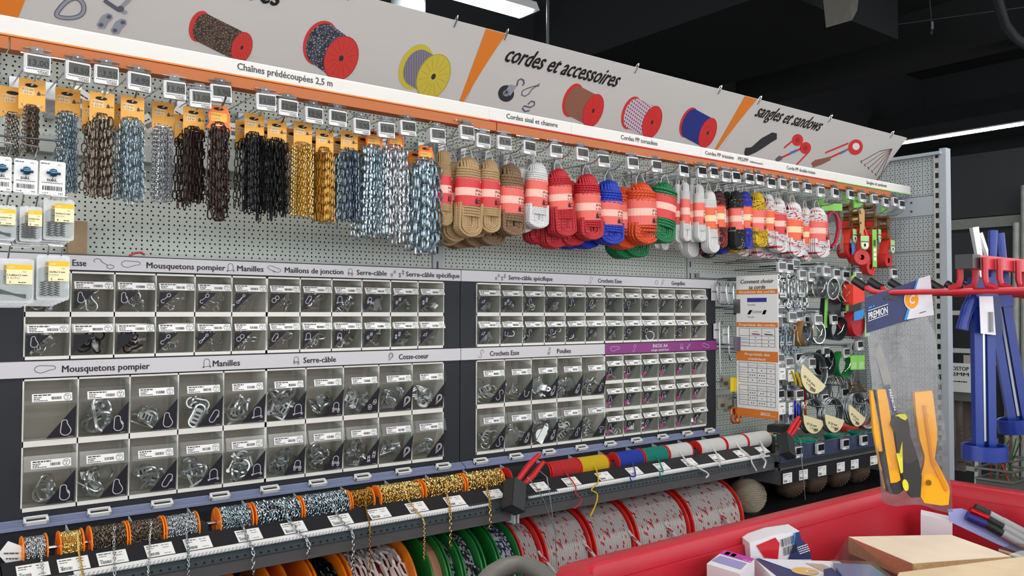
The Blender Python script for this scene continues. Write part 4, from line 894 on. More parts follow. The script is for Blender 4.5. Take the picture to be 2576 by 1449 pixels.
# ---- name strips
def ux(u, v, y=YC-.004): return at(u, v, y=y).x
def name_strip(label, x0, x1, z0, z1, items, col='strip_grey', fg='ink', vv=900, edge=True):
    t = thing('name_strip', label, 'sign strip', ((x0+x1)/2, YC, z0)); cx = (x0+x1)/2
    MB().span((x0-cx, -.004, 0), (x1-cx, 0, z1-z0)).build('plate', col, t, False)
    m = MB(); hh = z1-z0
    for it in items:
        a, b = ux(it[1], vv)-cx, ux(it[2], vv)-cx
        if it[0].startswith('#'):
            k = it[0][1:]; s = min(hh*.86, (b-a)*1.35); sz = max(s, b-a); xd, ud, o = X_, Z_, V3((a, -.0046, hh*.08))
            if k in ('carabiner', 'snap', 'quick_link'): xd, ud, o = V3((.0, 0, -.0))+X_, Z_, V3((a, -.0046, hh*.1)); xd = X_*((b-a)/(hh*.8))
            for P, cl in ICON[k]:
                Q = [(y, 1-x) for x, y in P] if k in ('carabiner', 'snap', 'quick_link') else P
                sc = hh*.82; m.ribbon([(x*sc*(((b-a)/sc) if k in ('carabiner', 'snap', 'quick_link') else 1), y*sc) for x, y in Q], .0012, o, X_, Z_, 0, cl)
        else:
            f = it[3] if len(it) > 3 else (.27, .60); m.text(it[0], (a, -.0046, hh*f[0]), X_, Z_, hh*f[1], 0, width=b-a, bold=True)
    m.build('print', fg, t, False)
name_strip('pale strip reading mousquetons pompier and serre-câble spécifique above the left cabinet', -1.33, -.0015, 1.602, 1.6385, [('Crochets Esse', 92, 217), ('#snap', 232, 290), ('#carabiner', 304, 355), ('Mousquetons pompier', 368, 567), ('#shackle', 566, 592), ('Manilles', 596, 663), ('#quick_link', 669, 710), ('Maillons de jonction', 716, 864), ('#clamp', 870, 892), ('Serre-câble', 897, 973), ('#simplex', 978, 1000), ('#duplex', 1000, 1018), ('Serre-câble spécifique', 1021, 1156)], vv=680)
name_strip('pale strip reading mousquetons pompier, manilles, cosse-coeur across the left cabinet', -1.33, -.0015, 1.340, 1.3788, [('#carabiner', 86, 143), ('Mousquetons pompier', 156, 377), ('#shackle', 505, 530), ('Manilles', 535, 604), ('#clamp', 732, 757), ('Serre-câble', 763, 845), ('#thimble', 970, 997), ('Cosse-coeur', 1003, 1078)], vv=900)
name_strip('pale strip reading crochets esse and goupilles above the right cabinet', .0015, 1.33, 1.602, 1.6385, [('#simplex', 1242, 1258), ('#duplex', 1258, 1274), ('Serre-câble spécifique', 1279, 1390), ('#s_hook', 1478, 1500), ('Crochets Esse', 1504, 1564), ('#ring', 1645, 1657), ('#pin', 1660, 1684), ('Goupilles', 1689, 1723)], vv=700)
name_strip('pale strip reading crochets esse and poulies on the right cabinet', .0015, .664, 1.340, 1.3788, [('#s_hook', 1200, 1228), ('Crochets Esse', 1232, 1306), ('#pulley', 1372, 1397), ('Poulies', 1401, 1436)], vv=885)
name_strip('purple strip reading inox a4 usage extérieur on the right cabinet', .666, 1.33, 1.340, 1.3788, [('#carabiner', 1535, 1560), ('#s_hook', 1588, 1608), ('INOX A4', 1642, 1679, (.48, .52)), ('usage extérieur', 1638, 1683, (.13, .34)), ('#clamp', 1708, 1721), ('#simplex', 1725, 1738), ('#quick_link', 1764, 1786)], 'purple', 'icon', 870)
# ---- bin modules
def bin_small(w, h):
    m = MB(); x0, x1 = .002, w-.002; pr = [(.0, .009), (-.010, h*.60), (-.014, h*.60), (-.002, h*.80)]
    for (ya, za), (yb, zb) in zip(pr, pr[1:]): m.poly([(x0, ya, za), (x1, ya, za), (x1, yb, zb), (x0, yb, zb)])
    for x in (x0, x1): m.poly([(x, 0, .009), (x, -.010, h*.6), (x, .0, h*.82), (x, .07, h*.9), (x, .08, .009)])
    return m.mesh('clear_bin', ['clear'], False)
def bin_big(w, h):
    m = MB(); x0, x1 = .0025, w-.0025; pr = [(.0, .010), (-.016, h*.62), (-.022, h*.62), (-.013, h*.85), (-.004, h*.86)]
    for (ya, za), (yb, zb) in zip(pr, pr[1:]): m.poly([(x0, ya, za), (x1, ya, za), (x1, yb, zb), (x0, yb, zb)])
    for x in (x0, x1): m.poly([(x, 0, .010), (x, -.016, h*.62), (x, .0, h*.86), (x, .07, h*.92), (x, .085, .010)])
    return m.mesh('clear_bin', ['clear'], False)
def label_mesh(w, hgt, letter, seed):
    """price label, local frame: x along, z up, at y=0 facing -y"""
    r = random.Random(seed); m = MB(); m.prism([(0, 0), (w, 0), (w, hgt), (0, hgt)], .0008, (0, .0004, 0), 0); o = lambda x, z: V3((x*w, -.0004, z*hgt))
    m.dash(o(.04, .74), X_, Z_, w*(.30+.2*r.random()), hgt*.14, 1, r); m.dash(o(.04, .50), X_, Z_, w*.2, hgt*.10, 1, r); m.dash(o(.04, .30), X_, Z_, w*.16, hgt*.10, 1, r); m.dash(o(.04, .10), X_, Z_, w*.34, hgt*.09, 1, r)
    m.barcode(o(.48, .22), X_, Z_, w*.26, hgt*.36, 1, r); m.ribbon(arc(0, 0, hgt*.40, 0, 2*PI, 14), hgt*.05, o(.88, .48), X_, Z_, 1, True)
    m.text('Prix', o(.88, .54), X_, Z_, hgt*.26, 1, align='c', bold=True); m.text(letter, o(.88, .22), X_, Z_, hgt*.28, 1, align='c', bold=True)
    return m.mesh('price_label', ['paper', 'ink'], False)
LABS = {k: [label_mesh(.088 if k == 's' else .086, .0205 if k == 's' else .0195, 'BCDGACEF'[i], i) for i in range(8)] for k in 'sb'}
TRI = {}
def tri_mesh(kind, size, w, h, inox=False):
    key = (kind, size, inox)
    if key in TRI: return TRI[key]
    m = MB()
    if size == 's':
        zt, zb, xl, xr = h*.565, .013, .006, w*.54; m.poly([(xl, 0, zt), (xl, 0, zb), (xr, 0, zt)], 0)
        if inox: f = .42; m.poly([(xl, -.0003, zb+(zt-zb)*f), (xl, -.0003, zb), (xl+(xr-xl)*f, -.0003, zb+(zt-zb)*f)], 2)
        s = (zt-zb)*.60; icon(m, kind, V3((xl+.001, -.0006, zt-s*1.06)), X_, Z_, s, .0016, 1)
    else:
        zt, zb, xl, xr = h*.60, .014, w*.42, w*.945; m.poly([(xr, 0, zt), (xl, 0, zb), (xr, 0, zb)], 0)
        s = (zt-zb)*.52; icon(m, kind, V3((xr-s*1.0, -.0006, zb+.004)), X_, Z_, s, .0020, 1); m.dash(V3((xr-.016, -.0006, zb+.001)), X_, Z_, .013, .0008, 1)
    TRI[key] = m.mesh('triangle_sticker', ['navy_tri', 'icon', 'magenta'], False); return TRI[key]
BINM = {}
def module(label, x0, z0, n, h, kinds, size, inox=False, depth=.105):
    t = thing('bin_module', label, 'bin module', (x0, YC, z0)); w = .6/n; m = MB(); sd = .0030
    tb = .010 if size == 's' else .012
    m.span((0, 0, 0), (.6, depth, .003)); m.span((0, -.001, .0), (.6, .004, tb*.8)); m.span((0, 0, h-.003), (.6, depth, h)); m.span((0, -.001, h-.0045), (.6, .003, h))
    for k in range(n+1):
        x = min(max(k*w, .0015), .5985); m.span((x-.0016, -.001, 0), (x+.0016, depth, h))
    m.build('frame', 'offwhite', t, False); MB().span((0, depth-.002, 0), (.6, depth, h)).build('back_panel', 'bin_in', t, False)
    key = (size, n, round(h, 3))
    if key not in BINM: BINM[key] = (bin_small if size == 's' else bin_big)(w, h)
    for i in range(n):
        b = obj('clear_bin', BINM[key], t, (i*w, -.0012, 0))
        ml = LABS[size][(i*3+int(z0*100)) % 8]
        if size == 's': obj('price_label', ml, b, (w*.5-.044, -.0148, h*.605), (-math.atan2(.012, h*.2), 0, 0)); obj('triangle_sticker', tri_mesh(kinds[i], 's', w, h, inox), b, (0, -.0015, 0), (math.atan2(.010, h*.6-.009), 0, 0))
        else: obj('price_label', ml, b, (w*.5-.043, -.0226, h*.66), (-math.atan2(.009, h*.23), 0, 0)); obj('triangle_sticker', tri_mesh(kinds[i], 'b', w, h), b, (0, -.0012, 0), (math.atan2(.016, h*.62-.010), 0, 0))
    return t
SP = {}
ROWS = []
def add_row(nm, x0, z0, n, h, kinds, size, inox=False):
    module(nm, x0, z0, n, h, kinds, size, inox)
    for i, k in enumerate(kinds): ROWS.append((nm, x0+i*.6/n, z0, .6/n, h, k, size, i))
hu = (1.598-1.3824)/2; hl = (1.3366-1.0203)/2; hi_ = (1.3366-1.0203)/3
A1 = ['carabiner','carabiner','carabiner_lock','snap','snap','swivel','two_rings','quick_link','shackle','clamp','simplex','duplex']; A2 = ['carabiner','none','none','snap','swivel','two_rings','quick_link','shackle','clamp','simplex','duplex','sleeve']
B1 = ['carabiner','carabiner_lock','carabiner','quick_link','shackle','shackle','clamp','simplex','thimble','thimble']; B2 = ['carabiner_lock','carabiner','quick_link','shackle','shackle','clamp','clamp','duplex','thimble','thimble']
C1 = ['sleeve','simplex','s_hook','none','s_hook','quick_link','plate','ring','ring','pin','pin','none']; C2 = ['sleeve','u_bolt','s_hook','s_hook','none','plate','plate','ring','ring','pin','ring','hook']
D1 = ['s_hook','u_bolt','pulley','pulley','hook']; D2 = ['s_hook','pulley','pulley','hook','tee']
I1 = ['carabiner','carabiner','quick_link','shackle','clamp','hook']; I2 = ['carabiner','s_hook','quick_link','shackle','hook','simplex']
for side, ks, hz, nn, rw in ((0, A1, 1.3824+hu, 6, 'top row'), (0, A2, 1.3824, 6, 'second row'), (0, B1, 1.0203+hl, 5, 'third row'), (0, B2, 1.0203, 5, 'bottom row')):
    for half in (0, 1): add_row('%s half of the %s in left cabinet' % (('left', 'right')[half], rw), -1.265+.6*half, hz, nn, hu if nn == 6 else hl, ks[half*nn:half*nn+nn], 's' if nn == 6 else 'b')
for ks, hz, rw in ((C1, 1.3824+hu, 'top row'), (C2, 1.3824, 'second row')):
    for half in (0, 1): add_row('%s half of the %s in right cabinet' % (('left', 'right')[half], rw), .065+.6*half, hz, 6, hu, ks[half*6:half*6+6], 's')
add_row('five large bins of the third row in right cabinet', .065, 1.0203+hl, 5, hl, D1, 'b'); add_row('five large bins of the bottom row in right cabinet', .065, 1.0203, 5, hl, D2, 'b')
for k, (ks, rw) in enumerate(((I2, 'lowest'), (I2, 'middle'), (I1, 'upper'))): add_row('%s row of small bins under the purple strip' % rw, .665, 1.0203+k*hi_, 6, hi_, ks, 's', True)
# ---- hardware lying in the bins
def hw(kind, s=1.0, mt='zinc_bin'):
    m = MB(); q = .05*s
    if kind in ('carabiner', 'carabiner_lock'):
        m.tube([(x*q-q*.5, 0, z*q-q*.5) for x, z in ICON['carabiner'][0][0]], q*.045, 7, True)
        if kind == 'carabiner_lock': m.rod((q*.10, 0, q*.12), (q*.20, 0, -.08*q), q*.10, 8)
    elif kind == 'ring': m.tube([(q*.36*math.cos(a), 0, q*.36*math.sin(a)) for a in [k*PI/10 for k in range(20)]], q*.05, 6, True)
    elif kind == 'pulley':
        m.lathe([(.0, -.006*s), (q*.34, -.006*s), (q*.28, 0), (q*.34, .006*s), (0, .006*s)], (0, 0, -q*.1), Y_, 16)
        for y in (-.008*s, .008*s): m.prism([(-.16*q, -.5*q), (.16*q, -.5*q), (.12*q, .42*q), (-.12*q, .42*q)], .0012, (0, y, 0))
        m.tube([(x*q*.3-q*.15, 0, z*q*.3+q*.36) for x, z in ICON['ring'][0][0]], q*.05, 6, True)
    else:
        wr = {'thimble': .05, 'shackle': .055, 'quick_link': .048, 'clamp': .045, 'u_bolt': .045}.get(kind, .036)
        for P, cl in ICON.get(kind if kind in ICON else 'plate', []): m.tube([(x*q-q*.5, .001*(len(P) % 3), z*q-q*.5) for x, z in P], q*wr, 6, cl)
        if kind == 'shackle': m.lathe([(0, 0), (q*.1, .0), (q*.1, q*.12), (0, q*.12)], (q*.28, 0, -q*.3), X_, 8)
        if kind in ('simplex', 'duplex', 'plate', 'sleeve'): m.prism([(x*q-q*.5, z*q-q*.5) for x, z in ICON[kind][0][0]], q*.05)
    return m.mesh(kind, [mt])
NAMES = {'carabiner': 'carabiner', 'carabiner_lock': 'locking carabiner', 'snap': 'snap hook', 'swivel': 'swivel snap', 'two_rings': 'double ring', 'quick_link': 'quick link', 'shackle': 'shackle', 'clamp': 'cable clamp', 'simplex': 'simplex clip', 'duplex': 'duplex clip', 'thimble': 'thimble', 's_hook': 's-hook', 'sleeve': 'crimp sleeve', 'ring': 'ring', 'pin': 'cotter pin', 'pulley': 'pulley', 'hook': 'small hook', 'u_bolt': 'u-bolt', 'tee': 'tee piece', 'plate': 'flat clip', 'none': 'clip'}
HW = {}
def slip_mesh():
    m = MB(); vs = []
    for k in range(5): q = k/4; vs += [(-.008, .004*math.sin(q*3), -.017+.034*q), (.008, .004*math.sin(q*3)+.001, -.017+.034*q)]
    m.add(vs, [(2*k, 2*k+1, 2*k+3, 2*k+2) for k in range(4)], 0)
    for k in range(3): m.poly([(-.005, -.0006, -.012+.009*k), (.005, -.0006, -.012+.009*k), (.005, -.0004, -.008+.009*k), (-.005, -.0004, -.008+.009*k)], 1)
    return m.mesh('paper_tag', ['paper', 'ink_soft'])
SLIP = slip_mesh()
EMPTY = {('B1', 0)}
rb = random.Random(11)
for (nm, x, z, w, h, kind, size, i) in ROWS:
    k0 = kind if kind != 'none' else 'carabiner'
    big = size == 'b'; sc = (1.5 if big else .95); n = rb.choice((4, 5, 6)) if big else rb.choice((5, 6, 7))
    if big and kind == 'carabiner' and x < -1.2 and z > 1.1: n = 0
    if 'purple' in nm: n = rb.choice((0, 1, 2, 3)); sc = .8
    if big and kind == 'carabiner_lock' and x > -1.2: sc = 2.0; n = 4
    if big and kind == 'shackle' and x > -.7 and z > 1.1: sc = 1.9; n = 6
    blk = kind == 'none' and 'left cabinet' in nm; key = (k0, sc, blk)
    if key not in HW: HW[key] = hw(k0, sc, 'chain_black' if blk else 'zinc_bin')
    for j in range(n):
        sz = .05*sc; ly = rb.uniform(.012, .065); lx = x+w*.5+rb.uniform(-.5, .5)*max(.004, w-.012-sz*.95); lz = z+.010+.3*sz+j*sz*(.10 if big else .14)
        o = obj(k0, HW[key], None, (lx, YC+ly, lz), (rb.uniform(-1.2, 1.2)+PI/2*rb.choice((0, 1)), rb.uniform(-1.5, 1.5), rb.uniform(-.6, .6)))
        o.name = NAMES[kind].replace(' ', '_').replace('-', '_')
        tag(o, '%s %s in %s bin, %s' % ('black' if blk else 'zinc-plated', 'carabiner' if blk else NAMES[kind], ORD[i], nm), 'hardware', '%ss in one bin' % NAMES[kind])
        if kind == 'none':
            pass
        if rb.random() < (.34 if size == 's' else .5): obj('paper_tag', SLIP, o, (rb.uniform(-.01, .01), -.004, rb.uniform(-.01, .012)), (rb.uniform(-.3, .3), rb.uniform(-.6, .6), 0)).scale = (1.35, 1, 1.2) if big else (1, 1, 1)
# clear pouches of small parts
def pouch_mesh(seed):
    r = random.Random(seed); m = MB(); n = 5; g = [[V3((-.5+i/n, r.uniform(-.10, .10), -.5+j/n)) for i in range(n+1)] for j in range(n+1)]; vs = [p*.05 for row in g for p in row]
    m.add(vs, [(j*(n+1)+i, j*(n+1)+i+1, (j+1)*(n+1)+i+1, (j+1)*(n+1)+i) for j in range(n) for i in range(n)]); return m.mesh('clear_pouch', ['clear_bag'])
PM = [pouch_mesh(k) for k in range(3)]
for (nm, x, z, w, h, kind, size, i) in ROWS:
    if kind in ('clamp', 'simplex', 'duplex', 'sleeve', 'plate', 'none') and 'purple' not in nm:
        s = 1.25 if size == 'b' else .9; tag(obj('clear_pouch', PM[i % 3], None, (x+w*.55, YC+.022, z+.012+.026*s), (rb.uniform(-.25, .25), rb.uniform(-.7, .7), rb.uniform(-.2, .2))), 'crumpled clear pouch in %s bin, %s' % (ORD[i], nm), 'pouch').scale = (s, s, s)
# ================================================================= spool shelf under the cabinets
sh = thing('spool_shelf', 'dark steel spool shelf running under both bin cabinets', 'shelf', (0, 0, .86))
def S(a, b, nm, mt, par=sh): return MB().span((a[0], a[1], a[2]-.86), (b[0], b[1], b[2]-.86)).build(nm, mt, par, False)
XS0, XS1 = -1.95, 1.33
for a, b in ((XS0, -1.332), (-1.329, -.001), (.001, XS1)):
    # front: sloped black label bed, lip with holes, grey face
    m = MB(); pr = [(-.352, .962), (-.404, .932), (-.412, .928), (-.437, .918), (-.440, .905), (-.436, .903), (-.430, .904), (-.430, .872), (-.420, .868), (-.34, .868), (-.34, .95)]
    cols = [0, 1, 1, 1, 1, 2, 2, 2, 2, 0, 0]
    for k in range(len(pr)):
        (ya, za), (yb, zb) = pr[k], pr[(k+1) % len(pr)]; m.poly([(a, ya, za-.86), (b, ya, za-.86), (b, yb, zb-.86), (a, yb, zb-.86)][::-1], cols[k])
    for x in (a, b): m.poly([(x, y, z-.86) for y, z in pr], 1)
    x = a+.03
    while x < b-.02:
        m.poly([(x+.0028*math.cos(q), -.4392-.0006, .912-.86+.0028*math.sin(q)) for q in [PI*k/4 for k in range(8)]], 3); x += .0195
    m.build('front_edge', [mat('label_bed', (36, 36, 40), .45, 0, .25), 'shelf_dark', 'shelf_grey', 'black'], sh, False)
    S((a, -.34, .868), (b, -.145, .874), 'tray', 'cab_dark'); S((a, -.16, .874), (b, -.150, .985), 'back_plate', 'cab_dark')
MB().span((-.010, -.445, .002), (-.004, -.36, .075)).build('joint_plate', 'divider', sh, False); MB().span((.004, -.445, .002), (.010, -.36, .075)).build('joint_plate', 'divider', sh, False)
# blue label rail
def rail_piece(a, b):
    m = MB(); P = [(-.143, 1.004), (-.150, 1.006), (-.176, .992), (-.176, .986), (-.143, .990)]
    for k in range(5): (ya, za), (yb, zb) = P[k], P[(k+1) % 5]; m.poly([(a, ya, za-.86), (b, ya, za-.86), (b, yb, zb-.86), (a, yb, zb-.86)][::-1], 0)
    for x in (a, b): m.poly([(x, y, z-.86) for y, z in P], 0)
    for q in (.3, .55, .75): y, z = -.150-.026*q, 1.0062-.014*q; m.poly([(a, y, z-.86+.0003), (b, y, z-.86+.0003), (b, y-.001, z-.86-.0002), (a, y-.001, z-.86-.0002)], 1)
    m.build('label_rail', ['rail_blue', mat('rail_line', (92, 100, 132), .4)], sh, False)
rail_piece(XS0, -1.331); rail_piece(-1.329, -.002); rail_piece(.002, 1.329)
for i, (u, v) in enumerate(((90, 1309), (249, 1289), (407, 1268), (552, 1250), (678, 1234), (798, 1218), (911, 1202), (1014, 1189), (1114, 1176), (1208, 1157), (1297, 1145), (1380, 1134), (1462, 1123), (1534, 1114), (1600, 1106), (1666, 1098), (1728, 1090), (1784, 1083))):
    p = at(u, v, y=-.166); m = MB(); W2, H2 = .026, .011
    m.span((-W2, -.010, -H2), (W2, .0, -H2+.005)); m.span((-W2, -.010, H2-.004), (W2, 0, H2)); m.span((-W2, -.010, -H2), (-W2+.005, 0, H2)); m.span((W2-.005, -.010, -H2), (W2, 0, H2)); t = m.build('label_frame', 'white', sh, False, (p.x, -.166, .9995-.86), (-1.05, 0, 0))
    MB().span((-W2+.004, -.004, -H2+.004), (W2-.004, -.001, H2-.003)).build('window', 'lcd_dark', t, False)
# dividers
for i, (u, v) in enumerate(((166, 1314), (324, 1292), (472, 1273), (609, 1254), (739, 1237), (857, 1221), (968, 1206), (1070, 1190), (1165, 1176), (1258, 1160), (1350, 1146), (1430, 1136), (1505, 1124), (1575, 1115), (1640, 1107), (1705, 1098), (1765, 1090))):
    x = at(u, v, y=-.178).x
    MB().prism([(-.178, .985-.86), (-.30, .955-.86), (-.34, .930-.86), (-.34, .012), (-.178, .012)], .003, (x, 0, 0), 0, rz(PI/2) @ Matrix.Scale(1, 3, X_)).build('divider', 'divider', sh, False)
# ---- small spools on rods: flange u left/right, mean v, materials
YA, ZA = -.322, .972
def axis_x(u, y=YA, z=ZA):
    lo, hi = -3., 4.
    for _ in range(50):
        mid = (lo+hi)/2; d = V3((mid, y, z))-CAM; uu = W/2+FPX*d.dot(_R2)/d.dot(_F); lo, hi = (mid, hi) if uu < u else (lo, mid)
    return lo
def chain_wind(m, L, w, r, R, a, b, rr):
    n = max(3, int((b-a)/(w*.62))); m.lathe([(0, a), (R-w*.5, a), (R-w*.5, b), (0, b)], (0, 0, 0), X_, 20, 1)
    for i in range(n):
        x = a+(i+.5)/n*(b-a); k = int(2*PI*R/(L-2.6*r)); ph = rr.random()*6
        for q in range(k):
            t = 2*PI*q/k+ph
            if math.cos(t-2.2) < -.55: continue       # hidden underside
            c = V3((x+rr.uniform(-.15, .15)*w, math.cos(t)*(R+rr.uniform(-.2, .1)*w), math.sin(t)*(R+rr.uniform(-.2, .1)*w)))
            tg = V3((rr.uniform(-.22, .22), -math.sin(t), math.cos(t))).normalized(); nr = V3((0, math.cos(t), math.sin(t))); sd = tg.cross(nr); an = (.35 if q % 2 else 1.25)+rr.uniform(-.2, .2)
            link(m, c, tg, sd*math.cos(an)+nr*math.sin(an), L, w, r, 2, 4, 0)
def small_spool(label, u0, u1, mt, kind, R=.036, Rw=.031, link_=(.011, .008, .0013), fl='spool_orange', seed=0, core='bronze_dark'):
    x0, x1 = axis_x(u0), axis_x(u1); rr = random.Random(seed); c = (x0+x1)/2; h = (x1-x0)/2; t = thing('chain_spool' if kind == 'chain' else 'cord_spool', label, 'spool', (c, YA, ZA))
    for s in (-1, 1):
        m = MB(); m.lathe([(.008, s*h), (R, s*h), (R*1.02, s*(h-.0015)), (R, s*(h-.003)), (.008, s*(h-.003))][::s], (0, 0, 0), X_, 28)
        if kind == 'chain':
            for k in range(6): a = k*PI/3; m.box((s*(h+.0005), math.cos(a)*R*.55, math.sin(a)*R*.55), (.001, .003, R*.8), 0, rx(a-PI/2))
        m.build('flange', fl, t)
    m = MB()
    if kind == 'chain': chain_wind(m, *link_, Rw, -h+.004, h-.004, rr); o = m.build('winding', [mt, core], t); tag(o, kind='stuff')
    else:
        rr_ = .0016; n = int((2*h-.006)/(rr_*1.8)); pts = []
        m.lathe([(Rw, -h+.003), (Rw, h-.003)], (0, 0, 0), X_, 24)
        for k in range(n*20): a = 2*PI*k/20; pts.append((-h+.004+(2*h-.008)*k/(n*20), math.cos(a)*Rw, math.sin(a)*Rw))
        m.tube(pts, rr_, 5); m.build('winding', mt, t)
    return t, c
rope_mat('cord_red', (222, 44, 52), .6, .003, 1, braid=True); rope_mat('cord_yellow', (248, 208, 20), .6, .003, 1, braid=True); rope_mat('cord_blue', (36, 70, 190), .6, .003, 1, braid=True); rope_mat('cord_teal', (0, 150, 136), .6, .003, 1, braid=True); rope_mat('cord_white', (240, 240, 236), .75, .003, 1, braid=True); rope_mat('cord_black', (26, 26, 28), .6, .003, 1)
SPL = [('fine silver chain spool at far left with paper tag', 52, 116, 'chrome', (.008, .006, .0011), .034, .029, 'spool_orange'), ('golden ball chain spool on orange reel', 145, 206, 'gold', (.006, .006, .0014), .034, .029, 'spool_orange'),
 ('dark nickel chain spool beside the golden ball chain', 222, 314, 'nickel_brown', (.009, .006, .0012), .036, .031, 'spool_orange'), ('brown nickel herringbone chain spool', 317, 405, 'nickel_brown', (.008, .0055, .0012), .036, .031, 'spool_orange'), ('bright steel fine chain spool, wide gap to its right', 408, 493, 'zinc', (.009, .0065, .0012), .036, .031, 'spool_orange'),
 ('blue zinc chain spool, smallest of the three blue ones', 543, 626, 'zinc_blue', (.011, .008, .0015), .037, .033, 'spool_orange'), ('blue zinc chain spool with large links in the middle', 632, 748, 'zinc_blue', (.016, .011, .0018), .037, .034, 'spool_orange'), ('wide blue zinc chain spool', 752, 869, 'zinc_blue', (.013, .010, .0017), .037, .034, 'spool_orange'), ('narrow bronze chain spool', 873, 930, 'gold_dark', (.009, .0065, .0012), .034, .028, 'spool_orange'),
 ('fine brass chain spool, first of the brass ones', 944, 1050, 'gold', (.010, .0075, .0013), .036, .032, 'spool_orange'), ('brass chain spool with large links', 1056, 1156, 'gold', (.014, .010, .0016), .036, .032, 'spool_orange'), ('brass chain spool beside the pliers holder', 1160, 1254, 'gold', (.013, .010, .0016), .036, .032, 'spool_orange')]
SC = {}
for i, (nm, u0, u1, mt, lk, R, Rw, fl) in enumerate(SPL): SC[i] = small_spool(nm, u0, u1, mt, 'chain', R, Rw, lk, fl, i)[1]
SPC = [('black cord spool half hidden by the pliers holder', 1272, 1370, 'cord_black'), ('bright red cord spool beside yellow', 1374, 1446, 'cord_red'), ('bright yellow cord spool', 1448, 1518, 'cord_yellow'), ('plain blue cord spool after the gap', 1542, 1606, 'cord_blue'), ('teal cord spool beside the blue one', 1609, 1668, 'cord_teal'), ('white cord spool beside the teal one', 1670, 1728, 'cord_white'), ('white cord spool with wide red flange', 1748, 1812, 'cord_white'), ('thick white cord spool, middle of the last three', 1815, 1866, 'cord_white'), ('last white cord spool at the right end', 1868, 1925, 'cord_white')]
for i, (nm, u0, u1, mt) in enumerate(SPC): SC[20+i] = small_spool(nm, u0, u1, mt, 'cord', .034, .0315 if i != 8 else .034, fl='spool_red', seed=30+i)[1]
for i, (u0, u1) in enumerate(((30, 500), (515, 930), (938, 1262), (1268, 1520), (1536, 1732), (1744, 1930))):
    tag(MB().rod((axis_x(u0), YA, ZA), (axis_x(u1), YA, ZA), .005, 10).build('spool_rod', 'chrome'), '%s steel rod from the left carrying small spools' % ORD[i], 'rod')
for i, u in enumerate((505, 935, 1262, 1528, 1738, 1934)):
    MB().span((axis_x(u)-.011, -.345, .012), (axis_x(u)+.011, -.30, .118)).build('rod_bracket', 'cab_dark', sh, False)
m = MB(); p = at(35, 1388, y=YA)
m.add([(-.03, .0, .0), (-.012, -.004, .026), (.014, -.01, .012), (.016, -.01, -.028), (-.006, -.004, -.034)], [(0, 1, 2, 3, 4)]); m.dash(V3((-.02, -.008, .0)), V3((.9, -.2, -.1)), Z_, .03, .003, 1); m.dash(V3((-.016, -.008, -.012)), V3((.9, -.2, -.1)), Z_, .026, .003, 1)
tag(m.build('paper_leaflet', ['paper', 'ink_soft'], None, False, p), 'crumpled printed paper beside the leftmost chain spool', 'paper')
# ---- paper labels on the sloped bed
bd = V3((0, -.052, -.030)).normalized(); bn = X_.cross(-bd).normalized(); bn = bn if bn.z > 0 else -bn
LBL = [(81, 1423), (180, 1397), (277, 1382), (397, 1370), (492, 1353), (622, 1338), (734, 1317), (850, 1296), (946, 1280), (1042, 1267), (1137, 1252), (1238, 1238), (1353, 1219), (1432, 1206), (1512, 1190), (1588, 1178), (1656, 1166), (1728, 1157), (1798, 1147), (1860, 1138), (1919, 1133)]
lb = []
for k in range(5):
    m = MB(); r = random.Random(k); w, h = .062, .040; m.poly([(0, 0, 0), (w, 0, 0), (w, 0, h), (0, 0, h)], 0); o = lambda x, z: V3((x*w, -.0003, z*h))
    m.dash(o(.06, .80), X_, Z_, w*.42, h*.07, 1, r); m.dash(o(.06, .64), X_, Z_, w*.25, h*.05, 1, r); m.barcode(o(.08, .10), X_, Z_, w*.36, h*.22, 2, r); m.dash(o(.62, .14), X_, Z_, w*.24, h*.04, 1, r); m.dash(o(.06, .36), X_, Z_, w*.10, h*.05, 1, r)
    m.ribbon(arc(.66*w, .62*h, .05*h, 0, 2*PI, 6), .0008, V3((0, -.0004, 0)), X_, Z_, 2, True); m.dash(o(.72, .60), X_, Z_, w*.12, h*.05, 1, r); m.dash(o(.60, .80), X_, Z_, w*.10, h*.05, 2, r); m.dash(o(.74, .80), X_, Z_, w*.12, h*.05, 1, r)
    lb.append(m.mesh('shelf_label', ['paper', 'ink_soft', 'ink'], False))
tilt = math.atan2(.052, .030)
for i, (u, v) in enumerate(LBL):
    d = ray(u, v); b0 = V3((0, -.382, .9447)); k = (b0-CAM).dot(bn)/d.dot(bn); q = CAM+d*k
    o = obj('shelf_label', lb[i % 5], None, (q.x-.031, -.401, .9348), (-tilt, 0, 0)); tag(o, '%s white price label from the left on the sloped black bed' % ordn(i+1), 'label', 'price labels on the spool shelf')
# white measuring rules and white rope trim along the edge
for i, (u0, u1) in enumerate(((186, 1178), (1402, 1925))):
    x0, x1 = axis_x(u0, -.409, .931), axis_x(u1, -.409, .931); m = MB(); nn = V3((0, -.4, .92)).normalized()
    m.add([(x0, -.4035, .9335), (x1, -.4035, .9335), (x1, -.419, .9265), (x0, -.419, .9265), (x0, -.4035, .9325), (x1, -.4035, .9325), (x1, -.419, .9255), (x0, -.419, .9255)], [(3, 2, 1, 0), (4, 5, 6, 7), (0, 1, 5, 4), (1, 2, 6, 5), (2, 3, 7, 6), (3, 0, 4, 7)])
    x = x0
    k = 0
    while x < x1: l = .005 if k % 10 == 0 else .0025; m.poly([(x, -.418, .9272), (x+.0006, -.418, .9272), (x+.0006, -.418+l, .9272+l*.45), (x, -.418+l, .9272+l*.45)], 1); x += .01; k += 1
    tag(m.build('measuring_rule', ['white', 'ink'], None, False), '%s white measuring rule along the spool shelf edge' % ('long left', 'right'), 'ruler') if False else tag(m.build('measuring_rule', ['white', 'ink'], None, False), ('long white measuring rule in front of the chain spools', 'white measuring rule in front of the cord spools')[i], 'ruler')
